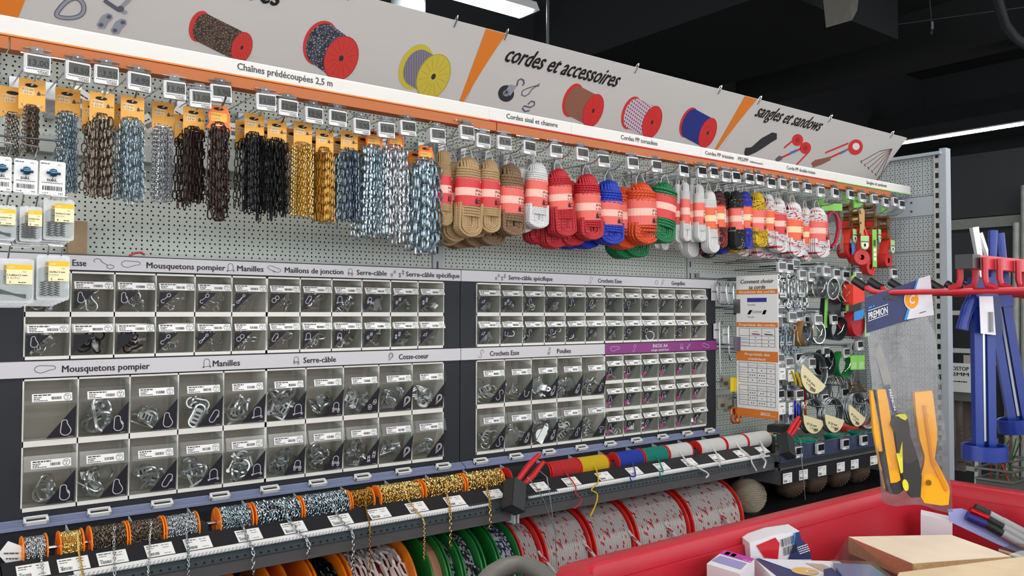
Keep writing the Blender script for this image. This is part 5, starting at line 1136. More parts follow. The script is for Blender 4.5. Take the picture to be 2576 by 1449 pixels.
rope_mat('trim_rope', (236, 238, 240), .5, .009, 2, rough=.5)
for i, (u0, u1) in enumerate(((60, 1232), (1328, 1935))):
    x0, x1 = axis_x(u0, -.424, .928), axis_x(u1, -.424, .928); n = 40
    tag(MB().tube([(x0+(x1-x0)*k/n, -.424, .9275) for k in range(n+1)], .0042, 8).build('edge_rope', 'trim_rope'), ('white twisted rope along the shelf edge before chain spools', 'white twisted rope along the shelf edge before cord spools')[i], 'rope')
# ---- free ends hanging over the edge
def drape(x, dx, zend, dy=0):
    return [(x, YA-.02, ZA+.028), (x+dx*.25, -.36, .966), (x+dx*.6, -.408, .938), (x+dx*.9, -.436, .928), (x+dx, -.447, .912), (x+dx, -.448+dy*.5, (.912+zend)/2), (x+dx, -.446+dy, zend)]
ENDS = [(0, 'chrome', .008, .0055, .0010, 110, 1449, 'fine silver'), (1, 'gold', .006, .0055, .0014, 212, 1449, 'golden ball'), (2, 'zinc', .011, .0065, .0011, 288, 1449, 'nickel'), (3, 'chrome', .007, .005, .0010, 372, 1449, 'herringbone'), (4, 'zinc_blue', .009, .0065, .0012, 474, 1440, 'bright steel'), (5, 'zinc', .014, .0095, .0016, 637, 1449, 'smallest blue zinc'), (6, 'zinc', .017, .012, .0019, 776, 1402, 'large link blue zinc'), (7, 'zinc', .013, .009, .0016, 888, 1445, 'wide blue zinc'), (8, 'gold_dark', .009, .006, .0010, 930, 1440, 'bronze'), (9, 'gold', .009, .0065, .0012, 1067, 1412, 'fine brass'), (10, 'gold', .014, .0095, .0015, 1133, 1382, 'large link brass'), (11, 'gold', .014, .010, .0015, 1233, 1331, 'last brass')]
for i, mt, L, w, r, ue, ve, nm in ENDS:
    e = at(ue, ve, y=-.446); x = SC[i]+.012
    tag(chain_along(MB(), drape(x, e.x-x, min(e.z, .86) if ve > 1430 else e.z), L, w, r, n=4, seg=5).build('chain_end', mt), 'free end of the %s chain hanging over the shelf edge' % nm, 'chain')
COR = [(21, 'cord_red', .0022, [(1448, 1242), (1462, 1255), (1458, 1268), (1443, 1280)], 'red'), (22, 'cord_yellow', .0024, [(1488, 1232), (1502, 1242), (1500, 1265), (1485, 1299)], 'yellow'), (23, 'cord_blue', .0022, [(1585, 1200), (1592, 1216)], 'blue'), (24, 'cord_teal', .0024, [(1660, 1186), (1662, 1200)], 'teal'), (25, 'cord_white', .003, [(1742, 1170), (1762, 1180), (1782, 1192), (1776, 1202)], 'first white'), (26, 'cord_white', .0026, [(1808, 1168), (1812, 1174)], 'second white'), (27, 'cord_white', .0032, [(1892, 1165), (1903, 1184)], 'third white'), (28, 'cord_white', .0034, [(1912, 1145), (1926, 1160), (1921, 1178)], 'last white')]
for i, mt, r, px, nm in COR:
    x = SC[i]-.02; P = [V3((x, YA-.02, ZA+.027)), V3((x+.01, -.365, .965)), V3((x+.02, -.412, .936))]; e = at(*px[0], y=-.43); P[-1] = V3(((x+.02+e.x)/2, -.412, .936))
    P += [at(u, v, y=-.447-.004*k) for k, (u, v) in enumerate(px)]; path = []
    for a in range(len(P)-1):
        p0, p1, p2, p3 = P[max(0, a-1)], P[a], P[a+1], P[min(len(P)-1, a+2)]
        for q in range(6): t = q/6; path.append(.5*((2*p1)+(p2-p0)*t+(2*p0-5*p1+4*p2-p3)*t*t+(3*p1-p0-3*p2+p3)*t**3))
    path.append(P[-1]); tag(MB().tube(path, r, 7).build('cord_end', mt), 'loose end of the %s cord hanging over the shelf edge' % nm, 'cord')
# ---- pliers holders
mat('holder', (48, 50, 52), .45); mat('grip_red', (206, 26, 34), .35)
def pliers_set(px, grips, label, lab2, cab):
    # open box leaning outwards on the shelf front
    p = at(*px, y=-.452); t = thing('pliers_holder', label, 'holder', p, (-.45, .5, 0)); w, d, h = .028, .022, .046; m = MB()
    m.span((-w, -d, -h), (-w+.002, d, h)); m.span((w-.002, -d, -h), (w, d, h)); m.span((-w, -d, -h), (w, -d+.002, h)); m.span((-w, d-.002, -h), (w, d, h)); m.span((-w, -d, -h), (w, d, -h+.003)); m.build('box', 'holder', t, False)
    t2 = thing('pliers', lab2, 'pliers', p+V3((.012, .01, .02)), (-.1, .95, .0))
    for k, (dx, ry2) in enumerate(grips):
        m = MB(); m.tube([(dx, 0, -.02), (dx*1.2+.0, 0, .04), (dx*1.6, -.002, .08), (dx*1.3, -.004, .135)], [.009, .010, .0105, .008], 10, sx=.8); m.build('grip', 'grip_red', t2)
    MB().tube([(0, 0, -.05), (0, 0, -.02)], .012, 8).build('jaw', 'steel_dark', t2)
    q = p+V3((.05, -.0, .05)); e = at(*cab, y=-.50); P = [q, q+V3((.02, -.02, -.03)), q.lerp(e, .4)+V3((.01, -.01, 0)), e]
    tag(MB().tube(P, .0014, 6).build('tether_cable', 'zinc'), 'thin steel tether cable from the %s pliers' % lab2.split()[-1], 'cable')
pliers_set((1294, 1248), ((-.011, 0), (.012, 0)), 'black metal holder on the shelf front between chains and cords', 'red handled pliers standing in the holder, left', (1400, 1345))
pliers_set((1978, 1122), ((-.007, 0), (.008, 0)), 'black metal holder at the right end of cord shelf', 'red handled pliers standing in the holder, right', (2026, 1258))
m = MB(); p = at(1345, 1205, y=-.43); P = [at(1366, 1165, y=-.40), at(1352, 1180, y=-.41), at(1376, 1200, y=-.44), at(1385, 1260, y=-.452), at(1395, 1330, y=-.455), at(1400, 1420, y=-.455)]
tag(m.tube(P, .0013, 6).build('steel_cable', 'zinc'), 'thin steel cable hanging in front of the shelf near black cord', 'cable')
# ================================================================= bottom shelf with large reels
bs = thing('reel_shelf', 'lower shelf frame carrying the large reels', 'shelf', (0, 0, .5))
MB().span((XS0, -.44, -.02), (XS1+1.3, -.01, 0)).build('board', 'cab_dark', bs, False); MB().span((XS0, -.03, 0), (XS1+1.3, -.012, .33)).build('back_panel', 'label_bed', bs, False)  # dark sheet behind the reels added to stand in for unlit depth
MB().span((1.16, -.40, .165), (2.63, -.03, .18)).build('riser', 'label_bed', bs, False); MB().span((1.16, -.39, 0), (1.17, -.03, .165)).build('riser_side', 'label_bed', bs, False)
for x in (-1.33,): MB().span((x-.004, -.42, 0), (x+.004, -.02, .36)).build('bracket', 'plinth', bs, False)
MB().span((XS0, -.43, -.5), (XS1+1.3, -.40, -.02)).build('plinth', 'plinth', bs, False)
YB, ZB, RB = -.262, .688, .150
def reel(label, u0, u1, fl, winding, Rw, kind, rr=.005, par=None, vv=.78):
    x0, x1 = axis_x(u0, YB-.13, ZB+.06), axis_x(u1, YB-.13, ZB+.06); c = (x0+x1)/2; h = (x1-x0)/2; t = thing('reel', label, 'reel', (c, YB, ZB))
    for s in (-1, 1): MB().lathe([(.02, s*h), (RB, s*h), (RB+.002, s*(h-.003)), (RB, s*(h-.006)), (.02, s*(h-.006))][::s], (0, 0, 0), X_, 40).build('flange', fl, t)
    m = MB()
    if kind == 'rope':
        m.lathe([(Rw-rr*.6, -h+.006), (Rw-rr*.6, h-.006)], (0, 0, 0), X_, 36); n = max(2, int((2*h-.012)/(2*rr))); pts = []
        for k in range(n*30): a = 2*PI*k/30; pts.append((-h+.006+rr+(2*h-.012-2*rr)*k/(n*30)+.004*math.sin(a), math.cos(a)*Rw, math.sin(a)*Rw))
        m.tube(pts, rr, 6); m.build('winding', winding, t)
        return t, c, h
    if kind == 'chain': chain_wind(m, .030, .017, .0028, Rw, -h+.008, h-.008, random.Random(int(u0))); tag(m.build('winding', [winding, 'black'], t), kind='stuff')
    if kind == 'plastic_chain': chain_wind(m, .058, .030, .0048, Rw, -h+.01, h-.01, random.Random(5)); tag(m.build('winding', [winding, mat('red_core', (130, 24, 30), .4)], t), kind='stuff')
    if kind == 'strap': m.lathe([(Rw, -h+.006), (Rw, h-.006)], (0, 0, 0), X_, 40); m.build('winding', winding, t)
    if kind == 'bare': m.lathe([(Rw, -h+.006), (Rw, h-.006)], (0, 0, 0), X_, 30); m.build('core', winding, t)
    return t, c, h
rope_mat('reel_red', (206, 199, 197), .55, .007, 1, (176, 24, 40), .91, True, fl=.011); rope_mat('reel_blue', (214, 216, 224), .5, .006, 1, (36, 40, 84), .52, True, fl=.008); rope_mat('reel_black', (190, 192, 200), .5, .006, 1, (24, 26, 40), .45, True, fl=.007)
mat('strap_tan', (196, 142, 110), .6); mat('plastic_link', (226, 214, 208), .4)
reel('dark reel with black chain at the left, mostly under shelf', 610, 700, 'spool_orange', 'chain_black', .105, 'chain'); reel('bare orange reel between the two black chain reels', 735, 800, 'spool_orange', mat('orange_dark', (150, 66, 20), .5), .06, 'bare'); reel('orange reel wound with black steel chain', 805, 882, 'spool_orange', 'chain_black', .118, 'chain')
reel('orange reel wound with white plastic chain', 890, 1048, 'spool_orange', 'plastic_link', .118, 'plastic_chain'); reel('green reel with tan webbing strap', 1084, 1124, 'spool_green', 'strap_tan', .125, 'strap'); reel('green reel with thin dark and white cord', 1128, 1160, 'spool_green', 'reel_black', .118, 'rope', .0032)
ra = reel('green reel with thick dark and white cord', 1164, 1210, 'spool_green', 'reel_black', .122, 'rope', .0055); reel('nearly bare green reel beside the blue cord', 1216, 1250, 'spool_green', 'black', .07, 'bare'); rb_ = reel('green reel with blue and white cord', 1254, 1306, 'spool_green', 'reel_blue', .126, 'rope', .0045)
R1 = reel('narrow red reel of red-flecked white rope', 1310, 1362, 'spool_red', 'reel_red', .132, 'rope', .0048); R2 = reel('second red reel of red-flecked rope from the left', 1370, 1482, 'spool_red', 'reel_red', .136, 'rope', .0050); R3 = reel('third red reel of red-flecked rope from the left', 1490, 1590, 'spool_red', 'reel_red', .136, 'rope', .0055); R4 = reel('fourth red reel of red-flecked rope from the left', 1598, 1728, 'spool_red', 'reel_red', .136, 'rope', .0062); R5 = reel('rightmost red reel of red-flecked rope', 1736, 1862, 'spool_red', 'reel_red', .136, 'rope', .0066)
for i, (R, mt, r, fx, nm) in enumerate(((R1, 'reel_red', .0048, .7, 'narrow red'), (R2, 'reel_red', .005, .7, 'second red'), (R3, 'reel_red', .0055, .8, 'third red'), (R4, 'reel_red', .0062, .1, 'fourth red'), (R5, 'reel_red', .0066, .1, 'rightmost red'), (ra, 'reel_black', .005, .3, 'thick dark'), (rb_, 'reel_blue', .0045, .7, 'blue'))):
    x = R[1]+R[2]*fx; tag(MB().tube([(x, YB-.128, ZB+.058), (x+.02, YB-.155, ZB+.02), (x+.07, YB-.19, ZB-.06), (x+.10, YB-.20, ZB-.15)], r, 8).build('rope_end', mt), 'loose rope end hanging from the %s reel' % nm, 'rope')
for i, (u, v) in enumerate(((1888, 1275),)):
    p = at(u, v, y=-.30); t = thing('twine_ball', 'pale ball of twine beside the rightmost red reel', 'twine', (p.x-.02, p.y, .68+.066)); m = MB(); rope_mat('twine', (196, 182, 160), .7, .006, 2); pts = []
    for k in range(900): a = k*.61; b = math.sin(k*.0107)*1.2; pts.append((.075*math.cos(a)*math.cos(b), .075*math.sin(a)*math.cos(b), .072*math.sin(b)))
    m.lathe([(.072*math.cos(a), .072*math.sin(a)) for a in [-PI/2+PI*k/12 for k in range(13)]], (0, 0, 0), Z_, 20); m.tube(pts, .003, 5); m.build('winding', 'twine', t); MB().lathe([(0, -.066), (.05, -.066), (.05, -.06), (0, -.06)], (0, 0, 0), Z_, 16).build('base', 'label_bed', t)
for i, (u, v) in enumerate(((2040, 1240), (2100, 1225), (2150, 1215), (1985, 1255))):
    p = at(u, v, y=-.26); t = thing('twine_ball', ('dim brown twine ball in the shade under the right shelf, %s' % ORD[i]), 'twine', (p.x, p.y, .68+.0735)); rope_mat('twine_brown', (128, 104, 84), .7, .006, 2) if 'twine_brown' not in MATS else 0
    m = MB(); m.lathe([(.07*math.cos(a), .07*math.sin(a)) for a in [-PI/2+PI*k/12 for k in range(13)]], (0, 0, 0), Z_, 20)
    for k in range(26): a = k*.37; m.tube([(V3((.0705*math.cos(q), .0705*math.sin(q), 0)) @ (rx(.9*math.sin(a)) @ ry(a))) for q in [2*PI*j/20 for j in range(20)]], .003, 5, True)
    m.build('winding', 'twine_brown', t)
# ================================================================= third bay: loose hooks, sign, wire coils
# ---- sign square to the wall
SX = 1.392
g0 = V3((SX, -.205, 0)); sgn = thing('info_sign', 'tall white and orange sign comment choisir sa corde square to the wall', 'sign', (SX, -.205, 1.06)); SWd, SHt = .205, .595
sb_ = lambda x, z: V3((-.0022, -x*SWd, z*SHt))      # x 0..1 away from the wall, z 0..1 up
XD, UD = V3((0, -1, 0)), Z_
m = MB(); m.span((-.002, -SWd, 0), (.002, 0, SHt)); m.build('panel', 'paper', sgn, False)
m = MB()
def srect(x0, z0, x1, z1, mi, l=0): m.poly([sb_(x0, z0)+V3((-l, 0, 0)), sb_(x1, z0)+V3((-l, 0, 0)), sb_(x1, z1)+V3((-l, 0, 0)), sb_(x0, z1)+V3((-l, 0, 0))], mi)
def stext(s, x, z, h, w, mi=1, sh=.2, bold=True): m.text(s, sb_(x, z)+V3((-.0006, 0, 0)), XD, UD, h*SHt, mi, width=w*SWd, bold=bold, shear=sh)
stext('Comment choisir', .10, .945, .040, .80); stext('sa corde', .31, .905, .040, .40)
srect(0, .868, 1, .902, 0); stext('Structures des cordes', .06, .876, .026, .88, 2)
srect(.27, .812, .74, .842, 3); srect(.27, .724, .74, .758, 2); 
for k in range(2): m.poly([sb_(.27+.36*k, .726), sb_(.34+.36*k, .726), sb_(.40+.34*k, .756), sb_(.33+.34*k, .756)], 4)
for k in range(9): m.poly([sb_(.40+.026*k, .735)+V3((-.0003, 0, 0)), sb_(.41+.026*k, .735)+V3((-.0003, 0, 0)), sb_(.416+.026*k, .75)+V3((-.0003, 0, 0)), sb_(.406+.026*k, .75)+V3((-.0003, 0, 0))], 6)
stext('Torsadée', .27, .788, .016, .2, 1, .1, False); stext('Tressée', .27, .702, .016, .17, 1, .1, False)
srect(0, .635, 1, .670, 0); stext('Propriétés des cordes', .06, .643, .026, .88, 2)
def grid(x0, x1, z0, z1, xs, zs):
    for x in [x0, x1]+xs: srect(x-.004, z0, x+.004, z1, 1, .0003)
    for z in [z0, z1]+zs: srect(x0, z-.0012, x1, z+.0012, 1, .0003)
def dots(n, x, z):
    if n == 0: srect(x-.02, z-.0015, x+.02, z+.0015, 1, .0004); return
    for k in range(n):
        c = sb_(x+(k-(n-1)/2)*.055, z)+V3((-.0004, 0, 0)); m.poly([c+XD*(.0027*math.cos(q))+UD*(.0027*math.sin(q)) for q in [PI*j/4 for j in range(8)]], 1)
grid(.07, .93, .50, .628, [.32, .62], [.575, .548, .523])
m.poly([sb_(.36, .592), sb_(.55, .590), sb_(.60, .582), sb_(.40, .583)], 4); m.poly([sb_(.66, .591), sb_(.86, .589), sb_(.90, .581), sb_(.70, .582)], 6)
for j, (a, b) in enumerate(((1, 0), (0, 1), (0, 1))): dots(a, .47, .562-.026*j); dots(b, .78, .562-.026*j); stext(('Résistance à', 'Flexibilité', 'Résistance à')[j], .085, .556-.026*j, .009, .21, 1, 0, False)
stext('Torsadée', .40, .602, .010, .14, 1, 0, False); stext('Tressée', .70, .602, .010, .14, 1, 0, False)
srect(0, .395, 1, .468, 0); stext('Propriétés des', .20, .436, .026, .60, 2); stext('matériaux', .29, .404, .026, .42, 2)
for z0, rows in ((.245, ((1, 1, 1), (3, 3, 0), (1, 3, 0))), (.085, ((3, 2, 1), (3, 0, 0), (2, 3, 1)))):
    grid(.06, .93, z0, z0+.14, [.28, .50, .73], [z0+.105, z0+.07, z0+.035])
    for j, rw in enumerate(rows):
        for k, q in enumerate(rw): dots(q, (.39, .615, .83)[k], z0+.0875-.035*j)
        stext(('Résistance à', 'Résistance à', 'Résistance')[j], .075, z0+.085-.035*j, .008, .18, 1, 0, False)
    for k, s in enumerate(('Polypropylène', 'Polyéthylène', 'Chanvre')): stext(s, (.29, .51, .75)[k], z0+.118, .008, .17, 1, 0, False)
srect(0, 0, 1, .060, 0); stext('BRICO', .58, .022, .030, .22, 2)
stext('MARCHÉ', .80, .020, .010, .13, 2, .2, False)
m.build('print', ['orange', 'ink', 'white', mat('sign_blue', (52, 56, 150), .5), mat('sign_red', (150, 40, 60), .5), 'paper', 'ink_soft'], sgn, False)
for z in (.70, .43):
    MB().span((-.006, -.022, z*SHt+.05-.03), (.004, .012, z*SHt+.08)).build('clamp_plate', 'zinc', sgn, False); MB().rod((0, .01, z*SHt+.045), (-.03, .19, z*SHt+.045), .004, 6).build('arm', 'zinc', sgn)
# ---- price tags of the third bay
T3 = [(1966,672),(1985,675),(2001,665),(2017,692),(2041,696),(2060,682),(2078,683),(2103,689),(2126,693),(2158,696),(1963,785),(1973,809),(1992,798),(2009,794),(2030,808),(2057,805),(2097,804),(2126,796),(1961,903),(1984,913),(2008,901),(2041,914),(2077,886),(2128,888),(2162,869),(1962,994),(1985,994),(2010,994),(2074,1004),(2125,989),(2248,688)]
rown = ('first', 'second', 'third', 'fourth')
cnt = {}
for i, (u, v) in enumerate(T3):
    r = 0 if v < 720 else 1 if v < 830 else 2 if v < 950 else 3
    y = -.36+.02*(i % 3) if i < 30 else -.38
    p = at(u, v, y=y); cnt[r] = cnt.get(r, 0)+1
    price_tag((p.x, p.y, p.z-.022), ('lone price tag on the end panel peg at right' if i == 30 else '%s price tag from the left, %s row beside the orange sign' % (ordn(cnt[r]), rown[r])), None, True, (-.04, rnd.uniform(-.04, .04), rnd.uniform(-.1, .05)), 'price tags beside the rope sign')
    tag(MB().tube([(p.x, p.y, p.z+.034), (p.x, -.005, p.z+.034)], .0018, 6).build('tag_arm', 'steel_dark'), 'thin dark arm carrying the %s price tag of the %s row' % ('lone right' if i == 30 else ordn(cnt[r]), rown[r]), 'arm', 'price tag arms of the third bay')
# ---- hanging hardware
def turnbuckle(p, L, label, mt, mt2, group, tagged=False):
    t = thing('turnbuckle', label, 'turnbuckle', p, (0, rnd.uniform(-.06, .06), rnd.uniform(-.4, .4)), group); m = MB(); e = .011
    for z in (-e, -L+e): MB().tube([(e*.9*math.cos(a), 0, z+e*math.sin(a)) for a in [k*PI/6 for k in range(12)]], .0028, 6, True).build('eye', mt, t)
    m = MB(); m.rod((0, 0, -2*e), (0, 0, -L+2*e), .0026, 6); m.build('rod', mt, t)
    MB().tube([(0, 0, -L*.28), (0, 0, -L*.30), (0, 0, -L*.70), (0, 0, -L*.72)], [.003, .0055, .0055, .003], 8).build('body', mt2, t)
    if tagged: m = MB(); m.span((-.02, -.006, -L*.62), (.022, -.0052, -L*.48), 0); m.dash((-.016, -.0064, -L*.57), X_, Z_, .03, .004, 1); m.build('paper_tag', ['paper', 'ink_soft'], t, False)
k = 0
for row, (us, v0, L, mt, mt2) in enumerate((((1958, 1966, 1974, 1982, 1990, 1998, 2006, 2014, 2022, 2030), 690, .145, 'chrome', 'zinc'), ((1956, 1963, 1970, 1977, 1984, 1991, 1998, 2006, 2012), 818, .125, 'zinc_dark', 'zinc_dark'), ((1960, 1972, 1984, 1998, 2012, 2026), 745, .11, 'zinc', 'zinc_dark'))):
    for j, u in enumerate(us):
        y = -.33+.03*(j % 3)+(.05 if row == 2 else 0); turnbuckle(at(u, v0+(j % 3)*6, y=y), L, '%s steel turnbuckle from the left in the %s bunch beside the sign' % (ordn(j+1), ('front upper', 'dark lower', 'rear')[row]), mt, mt2, 'turnbuckles hanging beside the sign', j % 3 == 1)
# rolls of band, hung with their axis towards the aisle
mat('foil', (200, 204, 208), .22, 1); mat('cream', (236, 222, 176), .55); mat('roll_brown', (170, 120, 66), .5); mat('roll_dark', (34, 42, 46), .35); mat('wire_grey', (150, 156, 160), .3, .9); mat('wire_green', (20, 150, 66), .35)
def band_roll(u, v, y, R, ln, mt, label, inner='foil', lab=True):
    p = at(u, v, y=y); t = thing('band_roll', label, 'roll', p, (rnd.uniform(-.1, .1), 0, rnd.uniform(-.15, .15)))
    MB().lathe([(R*.90, 0), (R, 0), (R, ln), (R*.90, ln), (R*.90, 0)], (0, 0, 0), Y_, 28, 0, [1, 0, 1, 1]).build('band', [mt, inner], t)
    MB().tube([(-R*.5, -.004, R*.5), (0, -.006, 0), (R*.45, -.004, R*.4), (R*.2, -.004, -R*.2), (-R*.3, -.004, -R*.5)], .0022, 6).build('wire_tie', 'chrome', t)
    if lab: MB().prism([(-R*.2, R*.75), (-R*1.02, R*.2), (-R*1.02, -R*.5), (-R*.5, -R*.9)], .002, (0, ln*.4, 0)).build('cream_label', 'cream', t, False)
for a in ((2068, 722, -.36, .050, .05, 'foil', 'shiny metal band roll, left of three'), (2097, 726, -.36, .050, .05, 'foil', 'shiny metal band roll, middle of three'), (2130, 732, -.36, .052, .05, 'foil', 'shiny metal band roll, right of three'), (2032, 840, -.35, .055, .05, 'roll_brown', 'brown edged band roll under the shiny rolls'), (2060, 836, -.34, .052, .04, 'foil', 'clear wound roll beside the brown roll')): band_roll(*a)
for a in ((2112, 826, -.34, .058, .06, 'roll_dark', 'black plastic wire roll with steel tie', 'roll_dark', False), (2088, 912, -.35, .058, .05, 'roll_dark', 'dark wire roll with hanging paper label', 'roll_dark', True), (2130, 918, -.32, .060, .05, 'wire_green', 'glossy green wire roll', 'wire_green', False)): band_roll(*a)
def wire_coil(u, v, y, R, label, ln=.035, card=True, n=9, tilt=0):
    p = at(u, v, y=y); t = thing('wire_coil', label, 'wire coil', p, (0, tilt, rnd.uniform(-.15, .15))); r = random.Random(int(u)); m = MB()
    for k in range(n):
        q = R*r.uniform(.88, 1.0); yy = ln*k/n; m.tube([(q*math.cos(a), yy+r.uniform(-.003, .003), q*math.sin(a)) for a in [j*PI/14 for j in range(28)]], .0026, 5, True)
    m.build('winding', 'wire_grey', t)
    for a in (.6, 2.6): MB().tube([(R*.94*math.cos(a)+R*.12*math.cos(q)*math.cos(a), ln*.5+ln*.6*math.sin(q), R*.94*math.sin(a)+R*.12*math.cos(q)*math.sin(a)) for q in [j*PI/5 for j in range(10)]], .0012, 5, True).build('binding', 'white', t)
    if card:
        m = MB(); pl = [(R*.98*math.cos(a), R*.98*math.sin(a)) for a in [PI+.12+(PI-.24)*k/14-.25 for k in range(15)]]; m.prism(pl, .0016, (0, -.005, 0), 0)
        m.text('Ø 2,0 mm', (-R*.7, -.0062, -R*.42), V3((1, 0, -.25)).normalized(), V3((.25, 0, 1)).normalized(), R*.17, 1, width=R*.9, bold=True); m.text('L 15 m', (-R*.42, -.0062, -R*.66), V3((1, 0, -.25)).normalized(), V3((.25, 0, 1)).normalized(), R*.15, 1, width=R*.5, bold=True); m.barcode((-R*.1, -.0062, -R*.88), X_, Z_, R*.4, R*.16, 1)
        m.build('half_round_card', ['cream', 'ink'], t)
for a in ((2048, 938, -.36, .092, 'largest grey wire coil with cream half-round card, upper', .03, True, 10, .35), (2046, 1046, -.36, .078, 'grey wire coil low beside the sign, left of three'), (2098, 1044, -.38, .078, 'grey wire coil with cream card, middle of three'), (2156, 1030, -.38, .078, 'grey wire coil with cream card, right of three', .04, True, 9, .25), (2072, 985, -.25, .075, 'grey wire coil without card, hanging behind, left', .08, False), (2118, 982, -.25, .075, 'grey wire coil without card, hanging behind, right', .08, False), (2185, 1040, -.37, .07, 'grey wire coil half hidden by the tool bag', .04, False)): wire_coil(*a)
# red strap pack and dark pouches
p = at(2160, 815, y=-.37); t = thing('strap_roll', 'red strap roll with blue flag and green card', 'strap', p)
MB().lathe([(.0, 0), (.058, 0), (.06, .004), (.06, .066), (0, .07)], (0, 0, 0), Y_, 28).build('webbing_roll', mat('strap_deep', (176, 24, 36), .5), t); MB().prism([(-.05, .045), (.03, .055), (.04, .10), (-.045, .085)], .002, (-.01, -.01, -.03)).build('blue_flag', 'flag_blue', t, False)
MB().prism([(.01, -.06), (.055, -.055), (.06, .07), (.02, .06)], .002, (.02, -.012, 0)).build('green_card', 'label_green', t, False)
for i, (u, v, mt, nm) in enumerate(((2088, 775, 'roll_dark', 'black'), (2140, 770, 'roll_dark', 'black and brown'))):
    p = at(u, v, y=-.30); t = thing('strap_pouch', '%s strap pouch on green card between the coils' % nm, 'strap', p); MB().prism([(-.07, -.06), (.06, -.06), (.07, .05), (-.05, .06)], .03).build('pouch', mt, t, False)
    MB().prism([(-.085, -.09), (-.06, -.09), (-.05, .08), (-.07, .08)], .003, (0, -.02, 0)).build('green_card', 'card_green', t, False); MB().lathe([(0, -.02), (.022, -.02), (.022, .03), (0, .03)], (.0, -.02, .055), X_, 14).build('red_roll', 'strap_deep', t)
p = at(2150, 700, y=-.36); tag(MB().prism([(-.03, -.05), (.03, -.05), (.045, .02), (.0, .03), (-.03, .0)], .002).build('green_card', 'card_green', None, False, p), 'green card hanging beside the upper peg tips', 'card')
tag(MB().prism([(-.05, -.05), (.05, -.03), (.045, .05), (-.05, .045)], .05).build('red_strap', 'strap_red', None, False, at(2148, 740, y=-.36)), 'bundle of bright red strap behind the red rack hook', 'strap')
for i, (u, v) in enumerate(((2148, 905), (2166, 905))):
    p = at(u, v, y=-.37); t = thing('fittings_bag', 'clear bag of brass fittings under green card, %s one' % ('left', 'right')[i], 'bag', p); m = MB(); m.span((-.03, -.001, -.045), (.03, 0, .02), 0); m.span((-.02, -.0016, -.04), (.02, -.001, -.01), 1); m.build('green_card', ['card_green', 'label_green'], t, False)
    MB().prism([(-.03, -.045), (.03, -.045), (.034, -.15), (-.034, -.15)], .02).build('clear_bag', 'clear_bag', t, False); m = MB(); r = random.Random(i)
    for k in range(14): m.lathe([(0, -.006), (.006, -.006), (.006, .006), (0, .006)], (r.uniform(-.024, .024), r.uniform(-.006, .006), -.145+r.random()**2*.05), (r.random(), r.random(), r.random()+.1), 6)
    tag(m.build('fittings', 'gold_dark', t), kind='stuff')
# small packs beside the sign
def small_pack(u, v, y, label, w=.045, h=.09, tint='cream'):
    p = at(u, v, y=y); t = thing('small_pack', label, 'pack', p); m = MB(); m.span((-w/2, -.012, -h*.55), (w/2, -.011, 0), 0); m.dash((-w*.3, -.0125, -h*.2), X_, Z_, w*.5, .004, 1); m.ribbon(arc(0, 0, w*.12, 0, 6.2, 8), .0015, V3((w*.15, -.0125, -h*.4)), X_, Z_, 1, True); m.build('header_card', ['paper', 'ink_soft'], t, False)
    MB().prism([(-w/2, -h), (w/2, -h), (w/2, -h*.5), (-w/2, -h*.5)], .022).build('clear_box', 'clear_bag', t, False); m = MB()
    for k in range(6): m.tube([(-w*.3+.005*k, 0, -h*.95), (-w*.2+.004*k, .002, -h*.7), (w*.2, -.004, -h*.6+.003*k), (w*.3, 0, -h*.9)], .0018, 5)
    tag(m.build('contents', 'zinc', t), kind='stuff')
for a in ((1962, 925, -.35, 'white carded pack beside the sign, upper left'), (1984, 930, -.33, 'white carded pack beside the sign, upper right'), (1962, 1012, -.35, 'white carded pack beside the sign, lower left'), (1986, 1012, -.36, 'white carded pack with coloured hooks, lower right')): small_pack(*a)
# coloured carabiners
mat('anod_blue', (30, 50, 190), .25, .8); mat('anod_red', (200, 24, 34), .25, .7); mat('anod_orange', (230, 110, 30), .25, .7); mat('yellow_tab', (236, 204, 30), .5)
for i, (u, v, mt, nm) in enumerate(((2000, 1030, 'anod_blue', 'blue'), (2008, 1038, 'anod_blue', 'darker blue'), (2015, 1026, 'nickel_brown', 'bronze'), (2026, 1028, 'anod_orange', 'orange'), (2024, 985, 'anod_red', 'red'), (2014, 975, 'anod_red', 'second red'))):
    p = at(u, v, y=-.37+.01*i); t = thing('carabiner', '%s anodised carabiner hanging beside the sign' % nm, 'carabiner', p, (0, rnd.uniform(-.1, .1), .6)); q = .075
    MB().tube([(x*q-q*.5, 0, z*q-q*.5) for x, z in ICON['carabiner'][0][0]], .0048, 8, True).build('body', mt, t); MB().rod((.012, 0, .02), (.016, 0, -.012), .004, 8).build('gate', 'zinc', t)
for i, (u, v) in enumerate(((1998, 950), (2010, 955))):
    p = at(u, v, y=-.36); tag(MB().tube([(-.02, 0, .03), (.0, 0, .0), (.012, 0, -.03)], .006, 6, sx=.5).build('strap_tab', 'yellow_tab', None, True, p), 'yellow webbing tab above the coloured carabiners, %s' % ('left', 'right')[i], 'strap')
